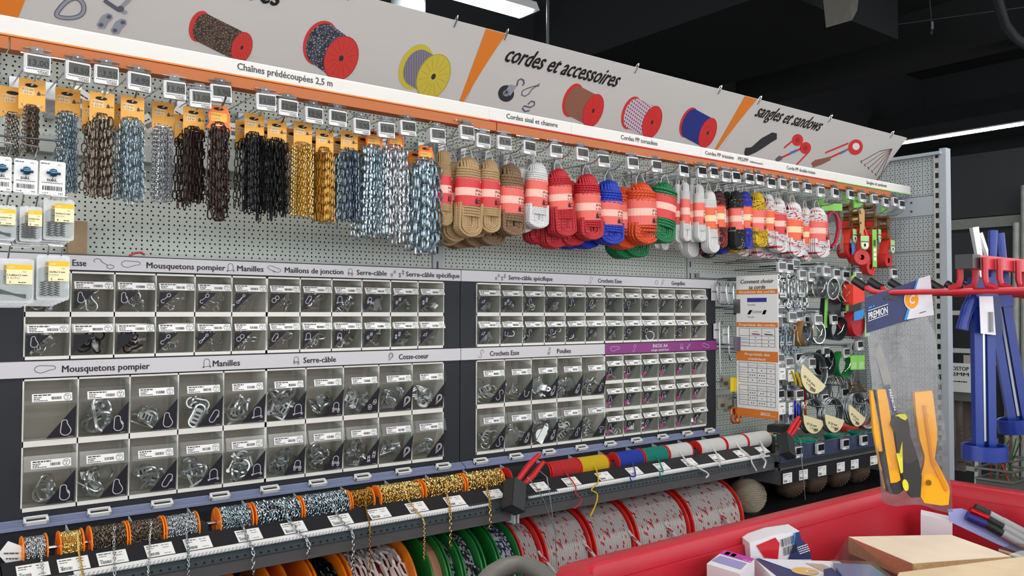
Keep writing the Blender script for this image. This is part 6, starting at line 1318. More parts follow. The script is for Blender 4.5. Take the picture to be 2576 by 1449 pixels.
# ---- left of the sign: long bolts, gate hooks and packs in the shade
for i, (u, v, L, nm) in enumerate(((1806, 712, .085, 'first'), (1828, 714, .09, 'second'), (1846, 716, .10, 'third'), (1812, 808, .26, 'long'), (1834, 820, .15, 'short'))):
    p = at(u, v, y=-.16); t = thing('gate_hook', '%s steel hook rod hanging between cabinet and sign' % nm, 'hook', p, None, 'hook rods beside the right cabinet')
    MB().tube([(.012, 0, -.012), (.008, 0, 0), (0, 0, .004), (-.006, 0, -.01), (-.004, 0, -L*.4), (0, 0, -L*.8), (.004, 0, -L*.95), (.012, 0, -L), (.014, 0, -L*.93)], .0038, 7).build('rod', 'zinc', t)
    m = MB(); m.span((-.03, .012, -.075), (.012, .013, -.01), 0); m.dash((-.024, .0115, -.04), X_, Z_, .03, .005, 1); m.build('paper_card', ['tag_grey', 'ink_soft'], t, False)
for i, (u, v) in enumerate(((1826, 945), (1845, 948), (1818, 1000), (1836, 1005))):
    p = at(u, v, y=-.15); m = MB(); m.span((-.035, -.004, -.05), (.03, .004, .0), 0); m.barcode((-.02, -.0048, -.04), X_, Z_, .03, .015, 1)
    tag(m.build('flat_pack', [mat('pack_grey', (150, 146, 132), .5), 'ink_soft'], None, False, p), 'flat grey carded pack in the shade left of the sign, %s' % ('upper left', 'upper right', 'lower left', 'lower right')[i], 'pack')
for i, (u, v) in enumerate(((1842, 985), (1852, 985))):
    p = at(u, v, y=-.2); t = thing('strap_carabiner', '%s yellow tabbed orange carabiner left of the sign' % ('left', 'right')[i], 'carabiner', p); MB().span((-.012, -.002, -.0), (.012, .002, .06)).build('tab', 'yellow_tab', t, False)
    MB().tube([(.01, 0, .0), (.004, 0, -.05), (.012, 0, -.10)], .003, 6).build('cord', 'roll_dark', t); q = .07; MB().tube([(x*q-q*.5+.012, 0, z*q-q*.5-.10) for x, z in ICON['carabiner'][0][0]], .004, 8, True).build('body', 'anod_orange', t)
for i, (u, v, y1) in enumerate(((1812, 701, -.34), (1835, 705, -.36), (1850, 760, -.3), (1850, 790, -.3), (1846, 965, -.25), (1846, 1000, -.25)  )):
    p = at(u, v, y=-.02); tag(MB().tube([(p.x, -.01, p.z), (p.x, y1+.02, p.z), (p.x, y1, p.z+.012)], .003, 6).build('peg_rod', 'steel_dark'), 'bare dark peg rod in third bay, %s of the loose ones' % ORD[i], 'hook', 'bare pegs of the third bay')
for i, v in enumerate((700, 770, 868, 980)):
    z = at(1900, v, y=-.02).z; tag(MB().span((1.36, -.032, z-.008), (2.63, -.012, z+.012)).build('cross_rail', 'panel_plain', back, False), None)
# ---- third bay shelf with price rail and label strip
zA = at(2007, 1137, y=-.455).z; zB = at(1982, 1198, y=-.455).z
s3 = thing('price_rail_shelf', 'grey shelf with tinted price rail right of the spool shelf', 'shelf', (1.335, 0, zA))
MB().span((0, -.45, -.030), (1.31, -.01, -.018)).build('board', 'shelf_grey', s3, False); MB().span((0, -.456, -.034), (1.31, -.448, .028)).build('price_rail', mat('rail_navy', (62, 70, 96), .3), s3, False); MB().span((0, -.452, -.062), (1.31, -.444, -.036)).build('front_face', 'steel_dark', s3, False)
s4 = thing('label_strip_shelf', 'lower dark shelf edge with white paper labels', 'shelf', (1.335, 0, zB))
MB().span((0, -.462, -.028), (1.31, -.455, .026)).build('label_channel', 'label_bed', s4, False); MB().span((0, -.456, .028), (1.31, -.02, .036)).build('board', 'shelf_grey', s4, False); MB().span((0, -.455, -.03), (1.31, -.02, -.026)).build('underside', 'plinth', s4, False)
MB().prism([(-.455, -.03), (-.455, .03), (-.02, .03), (-.02, -.03)], .003, (.002, 0, 0), 0, rz(PI/2)).build('end_plate', 'plinth', s4, False)
for i, (u, v) in enumerate(((2007, 1137), (2062, 1128), (2125, 1117), (2172, 1107))):
    p = at(u, v, y=-.470); price_tag((p.x, p.y, p.z-.022), '%s price tag from the left on the tinted price rail' % ordn(i+1), None, True, (0, 0, 0))
for i, (u, v) in enumerate(((1981, 1198), (2021, 1189), (2068, 1179), (2115, 1170), (2150, 1162), (2198, 1152))):
    p = at(u, v, y=-.463); o = obj('shelf_label', lb[i % 5], None, (p.x-.031, -.4635, zB-.024), None); tag(o, '%s white paper label from the left on the lower shelf edge' % ordn(i+1), 'label')
# goods on that shelf
mat('teal', (0, 140, 110), .3); zt = zA-.018
for i, (u, v) in enumerate(((1925, 1098), (1945, 1100), (1962, 1106))):
    p = at(u, v, z=zt+.03); t = thing('wire_bundle', 'green coated wire bundle lying on the shelf, %s' % ORD[i], 'wire', (p.x, p.y, zt+.022), (0, 0, -.9)); m = MB()
    for k in range(5): m.tube([(-.11, -.012+.006*k, 0), (-.03, -.014+.007*k, .01+.004*(k % 2)), (.05, -.012+.006*k, .006), (.11, -.008+.004*k, .0)], .007, 6)
    m.build('strands', 'teal', t); m = MB(); m.prism([(-.02, -.022), (.035, -.022), (.035, .024), (-.02, .024)], .05, (.02, 0, 0)); m.build('cream_wrap', 'cream', t, False)
for i, (u, v, mt) in enumerate(((2105, 1100, 'teal'), (2165, 1092, 'teal'), (2130, 1075, 'strap_red'), (2185, 1070, 'strap_red'), (2030, 1110, 'teal'))):
    p = at(u, v, z=zt+.02); t = thing('wire_ring', '%s ring-wound wire pack lying flat, %s on the shelf' % ('green' if mt == 'teal' else 'red', ORD[i]), 'wire', (p.x, min(p.y, -.1), zt+.012))
    m = MB()
    for k in range(4): m.tube([((.055+.003*k)*math.cos(a), (.04+.003*k)*math.sin(a), .006*k) for a in [j*PI/10 for j in range(20)]], .006, 6, True)
    m.build('winding', mt, t); MB().span((-.04, -.03, .02), (.045, .02, .022)).build('clear_film', 'clear_bag', t, False)
p = at(1960, 1080, z=zt+.05); tag(MB().prism([(-.08, -.03), (.07, -.03), (.06, .035), (-.06, .04)], .07, (0, 0, 0), 0, rz(.3)).build('dark_packet', speck('packet_dark', (50, 48, 46), .5), None, False, (p.x, p.y, zt+.034)), 'dark packet lying behind the green wire bundles', 'packet')
# ================================================================= near left: carded fittings and blister packs on hooks
YL = -.50
bar = thing('hook_bar', 'thin dark bar with wire hooks at the left edge', 'bar', at(0, 340, y=-.44))
a0, a1 = at(-160, 326, y=-.44), at(160, 356, y=-.44); o0 = V3(bar.location)
MB().rod(a0-o0, a1-o0, .0022, 6).build('rod', 'steel_dark', bar)
MB().span((a0.x-o0.x, .0, -.03), (a0.x-o0.x+.02, .42, .02)).build('arm', 'steel_dark', bar, False)
def u_hook(u0, u1, vt, vb, label):
    """end of a wire label hook: U turned up over the card"""
    a, b = at(u0, vt, y=YL-.02), at(u1, vt+6, y=YL-.02); c = at(u0-18, vb, y=YL+.03); d = at(u1-18, vb, y=YL+.03)
    tag(MB().tube([c, a+V3((0, .004, -.006)), a, b, b+V3((0, .004, -.006)), d], .0020, 8).build('wire_hook', 'chrome'), label, 'hook')
mat('suki_blue', (70, 110, 140), .25, .8); mat('yellow', (244, 196, 20), .5); mat('cream_label', (246, 234, 188), .5); mat('wire_dark', (60, 60, 60), .35, .8)
def suki_card(u0, u1, v0, v1, i, num):
    p = at(u0, v1, y=YL); q = at(u1, v0, y=YL); w, h = q.x-p.x, at(u0, v0, y=YL).z-p.z
    t = thing('fitting_card', ('white carded blue swivel fitting at the left edge, %s' % ('cut by the frame', 'middle card', 'rightmost card')[i]), 'card', p, (0, rnd.uniform(-.02, .02), 0)); m = MB(); m.prism([(0, 0), (w, 0), (w, h-.002), (w-.003, h), (.003, h), (0, h-.002)], .0006, (0, 0, 0), 0)
    m.text('suki.', (w*.5, -.0006, h*.38), X_, Z_, h*.16, 1, width=w*.36, bold=True, align='l') if False else m.text('suki.', (w*.28, -.0006, h*.40), X_, Z_, h*.15, 1, width=w*.40, bold=True)
    m.dash((w*.1, -.0006, h*.345), X_, Z_, w*.8, h*.02, 2); m.barcode((w*.12, -.0006, h*.13), X_, Z_, w*.76, h*.13, 1); m.text(num, (w*.12, -.0006, h*.03), X_, Z_, h*.06, 1, width=w*.22, bold=True); m.text('101', (w*.74, -.0006, h*.03), X_, Z_, h*.06, 1, width=w*.16, bold=True); m.dash((w*.04, -.0006, h*.9), X_, Z_, w*.36, h*.03, 2); m.text('VPE 1', (w*.66, -.0006, h*.88), X_, Z_, h*.06, 2)
    m.build('card', ['paper', 'ink', 'ink_soft'], t, False)
    m = MB(); m.rod((w*.24, -.008, h*.64), (w*.78, -.008, h*.63), .003, 8); m.lathe([(0, -.008), (.007, -.006), (.009, 0), (.007, .006), (0, .008)], (w*.5, -.009, h*.64), X_, 12); m.build('swivel_fitting', 'suki_blue', t)
    for dy in (.006, .012):
        pass
suki_card(-22, 31, 391, 478, 0, '1119'); suki_card(33, 95, 397, 482, 1, '1118'); suki_card(98, 165, 402, 488, 2, '1117')
for i, (u0, u1, vt, vb, s) in enumerate(((-4, 30, 356, 425, 'left'), (62, 96, 364, 425, 'middle'), (139, 173, 372, 432, 'right'))): u_hook(u0, u1, vt, vb, '%s chrome wire hook end over the white cards' % s)
def blister(u0, u1, v0, v1, i, txt, qty, inside, lab, n=3):
    p = at(u0, v1, y=YL); w = at(u1, v1, y=YL).x-p.x; h = at(u0, v0, y=YL).z-p.z; t = thing('blister_pack', lab, 'blister pack', p)
    MB().rbox((w/2, .009, h/2), (w, .0016, h), .005).build('backing', 'film_pack', t); MB().rbox((w*.5, -.001, h*.40), (w*.84, .018, h*.66), .006).build('bubble', 'clear', t)
    m = MB(); lx, lz, lw, lh = w*.30, h*.42, w*.62, h*.44; y = -.0125; m.poly([(lx, y, lz), (lx+lw, y, lz), (lx+lw, y, lz+lh*.74), (lx, y, lz+lh*.74)], 0); m.poly([(lx, y, lz+lh*.74), (lx+lw, y, lz+lh*.74), (lx+lw, y, lz+lh), (lx, y, lz+lh)], 1)
    m.text('suki', (lx+lw*.1, y-.0004, lz+lh*.81), X_, Z_, lh*.14, 4, bold=True); m.text('T.A.', (lx+lw*.62, y-.0004, lz+lh*.60), X_, Z_, lh*.10, 2); m.text(txt, (lx+lw*.04, y-.0004, lz+lh*.42), X_, Z_, lh*.12, 2, width=lw*.76, bold=True); m.text('%s St./Pcs' % qty, (lx+lw*.04, y-.0004, lz+lh*.28), X_, Z_, lh*.10, 3, width=lw*.46); m.text(qty, (lx+lw*.12, y-.0004, lz+lh*.06), X_, Z_, lh*.14, 2, bold=True); m.dash((lx+lw*.45, y-.0004, lz+lh*.07), X_, Z_, lw*.3, lh*.04, 2)
    m.build('label', ['cream_label', 'yellow', 'ink', 'ink_soft', 'paper'], t, False)
    m = MB(); r = random.Random(i)
    for k in range(3):     # coil springs
        if inside == 'spring':
            x0 = w*(.2+.2*k); m.tube([(x0+.005*math.cos(a*.9), .001+.005*math.sin(a*.9), h*.10+.0007*a) for a in range(44)], .0009, 5)
        else: m.rod((w*.15, .0, h*(.3-.04*k)), (w*.8, .002, h*(.12+.03*k)), .0016, 6)
    m.build('springs', 'wire_dark', t)
    for k in range(1, n+1): copy_tree(t, p+V3((-.0035*k, .021*k, -.003*k)), lab+', %s behind' % ORD[k-1])
    return t
blister(-30, 41, 512, 602, 0, '12x72x0,5 mm', '6', 'rod', 'blister of long springs at the left edge, upper row', 2); blister(50, 107, 516, 606, 1, '10,5x30x1,5 mm', '8', 'spring', 'blister of short springs, upper row middle', 3); blister(110, 188, 496, 602, 2, '10x42x1,5 mm', '8', 'spring', 'shiny blister of springs, upper row right', 3)
blister(-20, 86, 648, 762, 3, '11x85x1,5 mm', '5', 'rod', 'blister of long springs, lower row left', 3); blister(92, 176, 640, 755, 4, '13x70x1,5 mm', '5', 'spring', 'blister of tight springs, lower row right', 4)
for i, (u0, u1, vt, vb, s) in enumerate(((0, 22, 485, 520, 'upper left'), (60, 96, 487, 520, 'upper middle'), (130, 168, 492, 510, 'upper right'), (-5, 26, 612, 650, 'lower left'), (124, 158, 616, 655, 'lower right'))):
    a, b = at(u0, vt, y=YL-.02), at(u1, vt+3, y=YL-.02); tag(MB().tube([at(u0-6, vb, y=YL+.04), a, b, at(u1-6, vb, y=YL+.04)], .0018, 8).build('wire_hook', 'chrome'), '%s chrome wire hook end above the blister packs' % s, 'hook')
p = at(180, 600, y=-.30); tag(MB().span((-.022, 0, -.06), (.022, .02, .035)).build('cardboard_piece', speck('cardboard', (160, 134, 104), .7), None, False, at(196, 590, y=-.05)), 'brown cardboard piece against the perforated wall at left', 'cardboard')
tag(MB().tube([at(326, 643, y=-.10), at(340, 636, y=-.10), at(355, 635, y=-.10), at(364, 641, y=-.10)], .006, 8, sx=.5).build('paper_sheet', 'band_salmon'), 'curled red paper lying on the left cabinet', 'paper')
tag(MB().span((ux(360, 645, -.1), -.12, 1.6416), (ux(545, 650, -.1), -.03, 1.6436)).build('paper_sheet', 'paper', None, False), 'white sheet lying flat on top of the left cabinet', 'paper')
# ================================================================= red dump bin with goods and hook rack
speck('bin_red', (190, 40, 55), .3, amt=.05, scale=8, spec=.3); ZR = 1.10
bx0, bx1, by0, by1 = -.72, .485, -2.24, -1.437
rbn = thing('dump_bin', 'large red dump bin in the lower right foreground', 'bin', ((bx0+bx1)/2, (by0+by1)/2, 0)); cx, cy = rbn.location.x, rbn.location.y
def ring_wall(z0, z1, ins0, ins1, nm, th=.012):
    m = MB()
    def rect(z, d): return [V3((bx0+d-cx, by0+d-cy, z)), V3((bx1-d-cx, by0+d-cy, z)), V3((bx1-d-cx, by1-d-cy, z)), V3((bx0+d-cx, by1-d-cy, z))]
    A, B, C_, D = rect(z0, ins0), rect(z1, ins1), rect(z1, ins1+th), rect(z0, ins0+th); vs = A+B+C_+D
    fs = []
    for k in range(4):
        j = (k+1) % 4; fs += [(k, j, 4+j, 4+k), (4+k, 4+j, 8+j, 8+k), (8+k, 8+j, 12+j, 12+k), (12+k, 12+j, j, k)]
    m.add(vs, fs); return m.build(nm, 'bin_red', rbn, False)
ring_wall(.55, ZR-.03, .10, .028, 'wall')
m = MB()   # rolled rim
def rr_(d, r=.03, n=5):
    P = []
    for (x, y, a0) in ((bx1-d-r, by1-d-r, 0), (bx0+d+r, by1-d-r, PI/2), (bx0+d+r, by0+d+r, PI), (bx1-d-r, by0+d+r, 1.5*PI)):
        for k in range(n+1): a = a0+k*PI/2/n; P.append((x+r*math.cos(a)-cx, y+r*math.sin(a)-cy))
    return P
prof = [(.030, -.045), (.030, -.006), (.026, 0), (.004, .002), (-.004, -.002), (-.008, -.012), (-.008, -.034), (.0, -.036), (.0, -.012), (.022, -.012)]
L = [rr_(d, .045) for d, z in prof]; n = len(L[0]); vs = [(x, y, ZR+prof[i][1]) for i, l in enumerate(L) for x, y in l]
m.add(vs, [(i*n+k, i*n+(k+1) % n, (i+1)*n+(k+1) % n, (i+1)*n+k) for i in range(len(prof)-1) for k in range(n)]); m.build('rim', 'bin_red', rbn)
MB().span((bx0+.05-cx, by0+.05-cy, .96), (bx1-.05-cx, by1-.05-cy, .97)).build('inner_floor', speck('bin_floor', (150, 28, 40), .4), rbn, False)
for sx in (-1, 1):
    for sy in (-1, 1): MB().span((sx*.45-.03, sy*.26-.03, 0), (sx*.45+.03, sy*.26+.03, .56)).build('leg', 'steel_dark', rbn, False)
path = [at(u, v, z=1.055) for u, v in ((1180, 1540), (1200, 1490), (1235, 1446), (1265, 1428), (1300, 1420), (1335, 1426), (1362, 1442), (1385, 1462))]
o = MB().tube([p-V3((cx, cy, 0)) for p in path]+[V3((bx0-.0-cx, by1-.05-cy, 1.05))], .016, 12).build('corner_bumper', mat('bumper', (120, 118, 112), .4), rbn)
# ---- goods
def slab(px, z, th, name, mats, label, cat, extra=None, base=.97):
    P = [at(u, v, z=z) for u, v in px]; c = sum(P, V3())/len(P); t = thing(name, label, cat, (c.x, c.y, base)); n = len(P); q = [V3((p.x-c.x, p.y-c.y, z-base)) for p in P]; m = MB()
    m.add(q+[p-V3((0, 0, th)) for p in q], [tuple(range(n)), tuple(range(2*n-1, n-1, -1))]+[(k, k+n, (k+1) % n+n, (k+1) % n) for k in range(n)]); return t, q, m
def uvq(q, a, b, lift=.0006):
    """point on the top face of a quad slab (a along 0->1, b along 0->3)"""
    p = q[0].lerp(q[1], a); r = q[3].lerp(q[2], a); return p.lerp(r, b)+V3((0, 0, lift))
speck('sponge_top', (240, 222, 200), .7, amt=.04, scale=20); speck('sponge_side', (232, 204, 140), .9, amt=.18, scale=160, bump=.6); speck('wood_pale', (238, 214, 178), .5, amt=.06, scale=25)
mat('navy', (34, 48, 98), .45); mat('sky', (40, 140, 220), .45); mat('pad_blue', (104, 140, 196), .55); mat('box_white', (226, 226, 232), .5); mat('box_pink', (186, 60, 170), .5); mat('badge', (240, 160, 30), .5); mat('badge_pale', (226, 180, 110), .5); mat('foam_black', (44, 44, 46), .5)
t, q, m = slab(((2134, 1350), (2392, 1345), (2545, 1400), (2296, 1418)), 1.05, .032, 'sponge_float', None, 'beige grout sponge float wrapped in clear film', 'sponge float')
m.m = [0]+[1]*(len(m.m)-1); m.build('sponge', ['sponge_top', 'sponge_side'], t, False)
m = MB(); m.add([p*1.0-V3((0, 0, .036)) for p in q]+[p-V3((0, 0, .052)) for p in q], [(0,1,2,3), (7,6,5,4)]+[(k, k+4, (k+1) % 4+4, (k+1) % 4) for k in range(4)]); m.build('base_plate', 'foam_black', t, False)
m = MB(); m.add([V3((p.x*1.02, p.y*1.02, p.z+.001)) for p in q]+[V3((p.x*1.03, p.y*1.03, p.z-.05)) for p in q], [(k, k+4, (k+1) % 4+4, (k+1) % 4) for k in range(4)])
c0 = q[0]; m.add([q[0], q[3], q[3]+V3((-.03, -.05, -.045)), q[0]+V3((-.06, .0, -.04))], [(0, 1, 2, 3)]); m.build('clear_film', 'clear_thin', t, False); MB().rod((0, 0, 0), (0, 0, .03), .02, 10).build('handle', 'foam_black', t)
t, q, m = slab(((2262, 1440), (2600, 1397), (2700, 1470), (2230, 1500)), 1.085, .04, 'wood_float', None, 'pale wooden float in the bottom right corner', 'wood float', base=.97); m.build('board', 'wood_pale', t, False); MB().span((-.05, -.03, 0), (.05, .03, .076)).build('handle', 'wood_pale', t, False)
# white carton with round badge and blue pad blister
t, q, m = slab(((1898, 1405), (2110, 1412), (2260, 1500), (1990, 1500)), 1.06, .06, 'tool_box_carton', None, 'white carton with round orange badge and brown photo', 'carton', base=.97); m.build('carton', 'box_white', t, False); m = MB(); f = lambda a, b: uvq(q, a, b)
m.poly([f(0, .02), f(.05, .0), f(.62, .9), f(.1, .98)], 0); m.poly([f(.03, .0), f(.06, 0), f(.66, .9), f(.62, .9)], 1); c = f(.42, .36); m.poly([c+V3((.022*math.cos(a), .022*math.sin(a), .0005)) for a in [k*PI/10 for k in range(20)]], 2); m.text('C', c+V3((-.008, -.010, .001)), V3((.8, -.6, 0)), V3((.6, .8, 0)), .026, 3, bold=True); m.poly([f(.55, .10), f(.74, .12), f(.95, .8), f(.72, .8)], 4); m.build('print', ['navy', 'sky', 'badge_pale', 'box_white', mat('photo_brown', (190, 166, 154), .5)], t, False)
t, q, m = slab(((2095, 1416), (2190, 1420), (2300, 1500), (2160, 1500)), 1.075, .03, 'foam_pad', None, 'flat blue foam pad in clear blister', 'foam pad', base=.97); m.build('pad', 'pad_blue', t, False); m = MB(); m.add([V3((p.x*1.12, p.y*1.08, p.z+.003)) for p in q]+[V3((p.x*1.16, p.y*1.1, p.z-.05)) for p in q], [(0,1,2,3)]+[(k, k+4, (k+1) % 4+4, (k+1) % 4) for k in range(4)]); m.build('clear_blister', 'clear', t, False)
P = [at(u, v, z=1.072) for u, v in ((2072, 1432), (2092, 1428), (2130, 1465), (2108, 1470))]; m = MB(); m.add(P+[p-V3((0, 0, .05)) for p in P], [(0,1,2,3)]+[(k, k+4, (k+1) % 4+4, (k+1) % 4) for k in range(4)]); tag(m.build('blade_case', 'navy', None, False), 'small navy case in clear plastic beside the blue pad', 'case')
# pink and white bulb carton
t, q, m = slab(((1822, 1384), (1898, 1406), (1862, 1444), (1778, 1418)), 1.078, .085, 'bulb_carton', None, 'white carton with magenta top edge, leftmost in the bin', 'carton', base=.97); m.build('carton', 'box_white', t, False); m = MB(); f = lambda a, b: uvq(q, a, b)
m.poly([f(0, 0), f(1, 0), f(1, .28), f(0, .28)], 0); m.poly([f(.12, .05), f(.26, .05), f(.26, .24), f(.12, .24)], 1); m.poly([f(.32, .05), f(.46, .05), f(.46, .24), f(.32, .24)], 1); m.poly([f(.08, .38), f(.92, .38), f(.92, .78), f(.02, .78)], 2)
m.text('dompteur', f(.50, .22), (q[1]-q[0]).normalized(), (q[0]-q[3]).normalized(), .006, 1); m.text('2V AEI', f(.74, .26), (q[1]-q[0]).normalized(), (q[0]-q[3]).normalized(), .008, 1, bold=True); m.build('print', ['box_pink', 'paper', mat('lilac', (150, 148, 200), .5)], t, False)
# navy and white tool sleeve standing up
P0 = at(1970, 1400, y=-1.535); nn = V3((-.55, -.83, 0)).normalized()
def onp(u, v, P, n):
    d = ray(u, v); return CAM+d*((P-CAM).dot(n)/d.dot(n))
def sheet(px, P, n, th, lift=0): 
    F = [onp(u, v, P, n)+n*lift for u, v in px]; k = len(F); return F+[p-n*th for p in F], [tuple(range(k)), tuple(range(2*k-1, k-1, -1))]+[(i, i+k, (i+1) % k+k, (i+1) % k) for i in range(k)]
t = thing('tape_carton', 'navy and white sleeve with bar codes around a red roll', 'carton', (P0.x, P0.y, .97)); o0 = V3(t.location)
def part_sheet(name, mt, px, P, n, th, lift, par, o0): 
    vs, fs = sheet(px, P, n, th, lift); return MB().add([p-o0 for p in vs], fs).build(name, mt, par, False)
part_sheet('sleeve', 'box_white', ((1886, 1366), (1950, 1345), (2011, 1336), (2013, 1354), (2030, 1372), (2042, 1406), (2030, 1430), (1890, 1430)), P0, nn, .05, 0, t, o0)
part_sheet('window', mat('gloss_red', (196, 26, 40), .15), ((1902, 1372), (1950, 1352), (1960, 1366), (1956, 1406), (1922, 1402)), P0, nn, .001, .002, t, o0)
part_sheet('navy_panel', 'navy', ((1998, 1340), (2011, 1337), (2014, 1354), (2030, 1372), (2042, 1406), (1982, 1406), (1990, 1385), (1996, 1370)), P0, nn, .001, .002, t, o0)
part_sheet('blue_stripe', 'sky', ((1996, 1340), (2000, 1339), (1997, 1368), (1992, 1370)), P0, nn, .001, .003, t, o0)
a, b, c = (onp(1964, 1376, P0, nn), onp(1994, 1366, P0, nn), onp(1962, 1358, P0, nn)); xd = (b-a).normalized(); ud = (c-a).normalized(); m = MB(); m.barcode(a+nn*.003-o0, xd, ud, .028, .014, 0); m.barcode(onp(1970, 1398, P0, nn)+nn*.003-o0, xd, ud, .026, .015, 0); m.build('bar_codes', 'ink', t, False)
m = MB()
for k in range(4): m.dash(onp(2004+2*k, 1378+5*k, P0, nn)+nn*.003-o0, xd, ud, .02, .0016, 0)
m.build('small_print', 'paper', t, False)
# white carton, marker pens and small clear packs near the right wall
P1 = at(2350, 1320, x=bx1-.19); n1 = V3((-.905, -.426, 0)).normalized(); t = thing('plain_carton', 'plain white carton standing behind the sponge float', 'carton', (P1.x, P1.y, .97)); part_sheet('carton', 'box_white', ((2316, 1294), (2396, 1312), (2396, 1400), (2316, 1395)), P1, n1, .05, 0, t, V3(t.location))
P2 = at(2480, 1330, x=bx1-.13); n2 = V3((-.62, -.70, .35)).normalized(); t = thing('marker_pack', 'blister of marker pens leaning on the right bin wall', 'marker pens', (P2.x, P2.y, .97)); o2 = V3(t.location)
part_sheet('backing_card', mat('card_lilac', (150, 160, 214), .5), ((2386, 1280), (2420, 1278), (2640, 1350), (2640, 1420), (2510, 1368), (2392, 1312)), P2, n2, .002, -.004, t, o2)
for k, (mt, px) in enumerate((('foam_black', ((2448, 1277), (2484, 1294))), ('anod_red', ((2436, 1284), (2480, 1304))), ('sign_blue', ((2428, 1298), (2474, 1318))))):
    a, b = [onp(u, v, P2, n2)-o2+n2*.006 for u, v in px]; MB().tube([a, b], [.009, .010], 10).build('pen_cap', mt, t); e = onp(2600+10*k, 1355+k*22, P2, n2)-o2+n2*.006; MB().tube([b, b.lerp(e, .2), e], .0085, 10).build('pen_barrel', 'foam_black' if k else 'tag_grey', t); MB().tube([b.lerp(e, .30), e], .0092, 10).build('pen_label', 'tag_grey', t)
part_sheet('clear_blister', 'clear_thin', ((2420, 1290), (2445, 1272), (2500, 1296), (2640, 1352), (2640, 1400), (2520, 1372), (2424, 1318)), P2, n2, .0008, .018, t, o2)
t, q, m = slab(((2512, 1380), (2560, 1366), (2640, 1376), (2600, 1406)), 1.055, .03, 'clear_tray', None, 'small clear tray pack beside the marker pens', 'tray', base=.97); m.build('tray', 'clear', t, False); m = MB(); m.add([V3((p.x*.7, p.y*.6, p.z-.01)) for p in q]+[V3((p.x*.7, p.y*.6, p.z-.03)) for p in q], [(0,1,2,3)]+[(k, k+4, (k+1) % 4+4, (k+1) % 4) for k in range(4)]); m.build('white_part', 'box_white', t, False)
# ---- red hook rack over the bin
XRK = -.175; zr = at(2341, 734, x=XRK).z; yb = -1.84
mat('rack_red', (196, 40, 54), .35); mat('cap_black', (30, 30, 32), .35)
rk = thing('hook_rack', 'red steel hook rack above the dump bin at right edge', 'rack', (XRK, yb, zr)); zt_ = at(2440, 642, x=XRK-.008).z-zr; zb_ = at(2440, 676, x=XRK-.008).z-zr
MB().span((-.002, -.013, zb_), (1.2, .013, zt_)).build('bar', 'rack_red', rk, False); MB().span((-.030, -.0135, zb_-.0005), (-.0025, .0135, zt_+.0005)).build('end_cap', 'cap_black', rk, False)
MB().span((.72, -.02, -zr), (.76, .02, zt_)).build('post', 'rack_red', rk, False)
for i, (u, yt) in enumerate(((2150, -1.64), (2192, -1.64), (2243, -1.64), (2345, -1.66), (2384, -1.66), (2424, -1.66), (2520, -1.66), (2600, -1.66))):
    x = at(u, 708, y=yt).x-XRK if i else 0; P = [V3((x, -.16, 0)), V3((x, yt-yb-.045, 0)), V3((x, yt-yb-.030, .003)), V3((x, yt-yb, .022))]
    MB().tube(P, .0048, 10).build('hook_rod', 'rack_red', rk); d = (P[-1]-P[-2]).normalized(); MB().tube([P[-1]-d*.022, P[-1]+d*.003], .0078, 10).build('rubber_cap', 'cap_black', rk)
    for s in (-1, 1):
        yy = s*.018; MB().tube([V3((x, yy*2.0, .004)), V3((x, yy*1.2, .01)), V3((x, yy*1.05, .02)), V3((x, yy*1.05, zt_-.004))], .0052, 8).build('hanger_loop', 'rack_red', rk)
# ---- bag with knives and scraper on the nearest hook
PB = at(2232, 742, x=XRK); nb = (CAM-PB); nb.z = 0; nb = (rz(.25) @ nb.normalized()); bag = thing('tool_bag', 'clear bag of knives and yellow scraper with navy header card', 'tool set', PB); ob = V3(PB)
def bps(name, mt, px, th, lift, smooth=False): return part_sheet(name, mt, px, PB, nb, th, lift, bag, ob)
hc = bps('header_card', 'navy', ((2174, 750), (2240, 727), (2338, 693), (2346, 790), (2260, 812), (2178, 838)), .0016, .006)
Z7 = lambda pts: [(2080+x/3.369, 900+y/3.369) for x, y in pts]; Z6 = lambda pts: [(2080+x*.3037, 560+y*.3037) for x, y in pts]
def sub(name, mt, px, lift, th=.0006):
    vs, fs = sheet(px, PB, nb, th, lift); return MB().add([p-ob for p in vs], fs).build(name, mt, hc, False)
sub('white_panel', 'box_white', Z6([(740, 468), (845, 437), (875, 765), (640, 805)]), .0075); sub('blue_stripe', 'sky', Z6([(735, 470), (750, 464), (652, 802), (628, 806)]), .0079)
sub('badge', 'badge', ell(2290, 754, 17, 23, 0), .0083); sub('badge_ring', 'paper', ell(2290, 754, 19, 25, 0), .0080)
m = MB(); a, b, c = onp(2284, 766, PB, nb), onp(2298, 762, PB, nb), onp(2283, 744, PB, nb); m.text('C', a+nb*.009-ob, (b-a).normalized(), (c-a).normalized(), (c-a).length*1.35, 0, width=(b-a).length, bold=True)
a, b, c = onp(2182, 804, PB, nb), onp(2230, 787, PB, nb), onp(2181, 786, PB, nb); m.text('PREMION', a+nb*.0085-ob, (b-a).normalized(), (c-a).normalized(), (c-a).length*1.35, 0, width=(b-a).length, bold=True)
for va, vb in ((782, 765), (808, 790)): p, q2 = onp(2181, va, PB, nb), onp(2231, vb, PB, nb); m.tube([p+nb*.0085-ob, q2+nb*.0085-ob], .0006, 4)
a, b, c = onp(2181, 777, PB, nb), onp(2197, 771, PB, nb), onp(2181, 772, PB, nb); m.text('FILEWORD', a+nb*.0085-ob, (b-a).normalized(), (c-a).normalized(), (c-a).length*1.2, 1, width=(b-a).length) if False else m.dash(a+nb*.0085-ob, (b-a).normalized(), (c-a).normalized(), (b-a).length, (c-a).length*.8, 1)
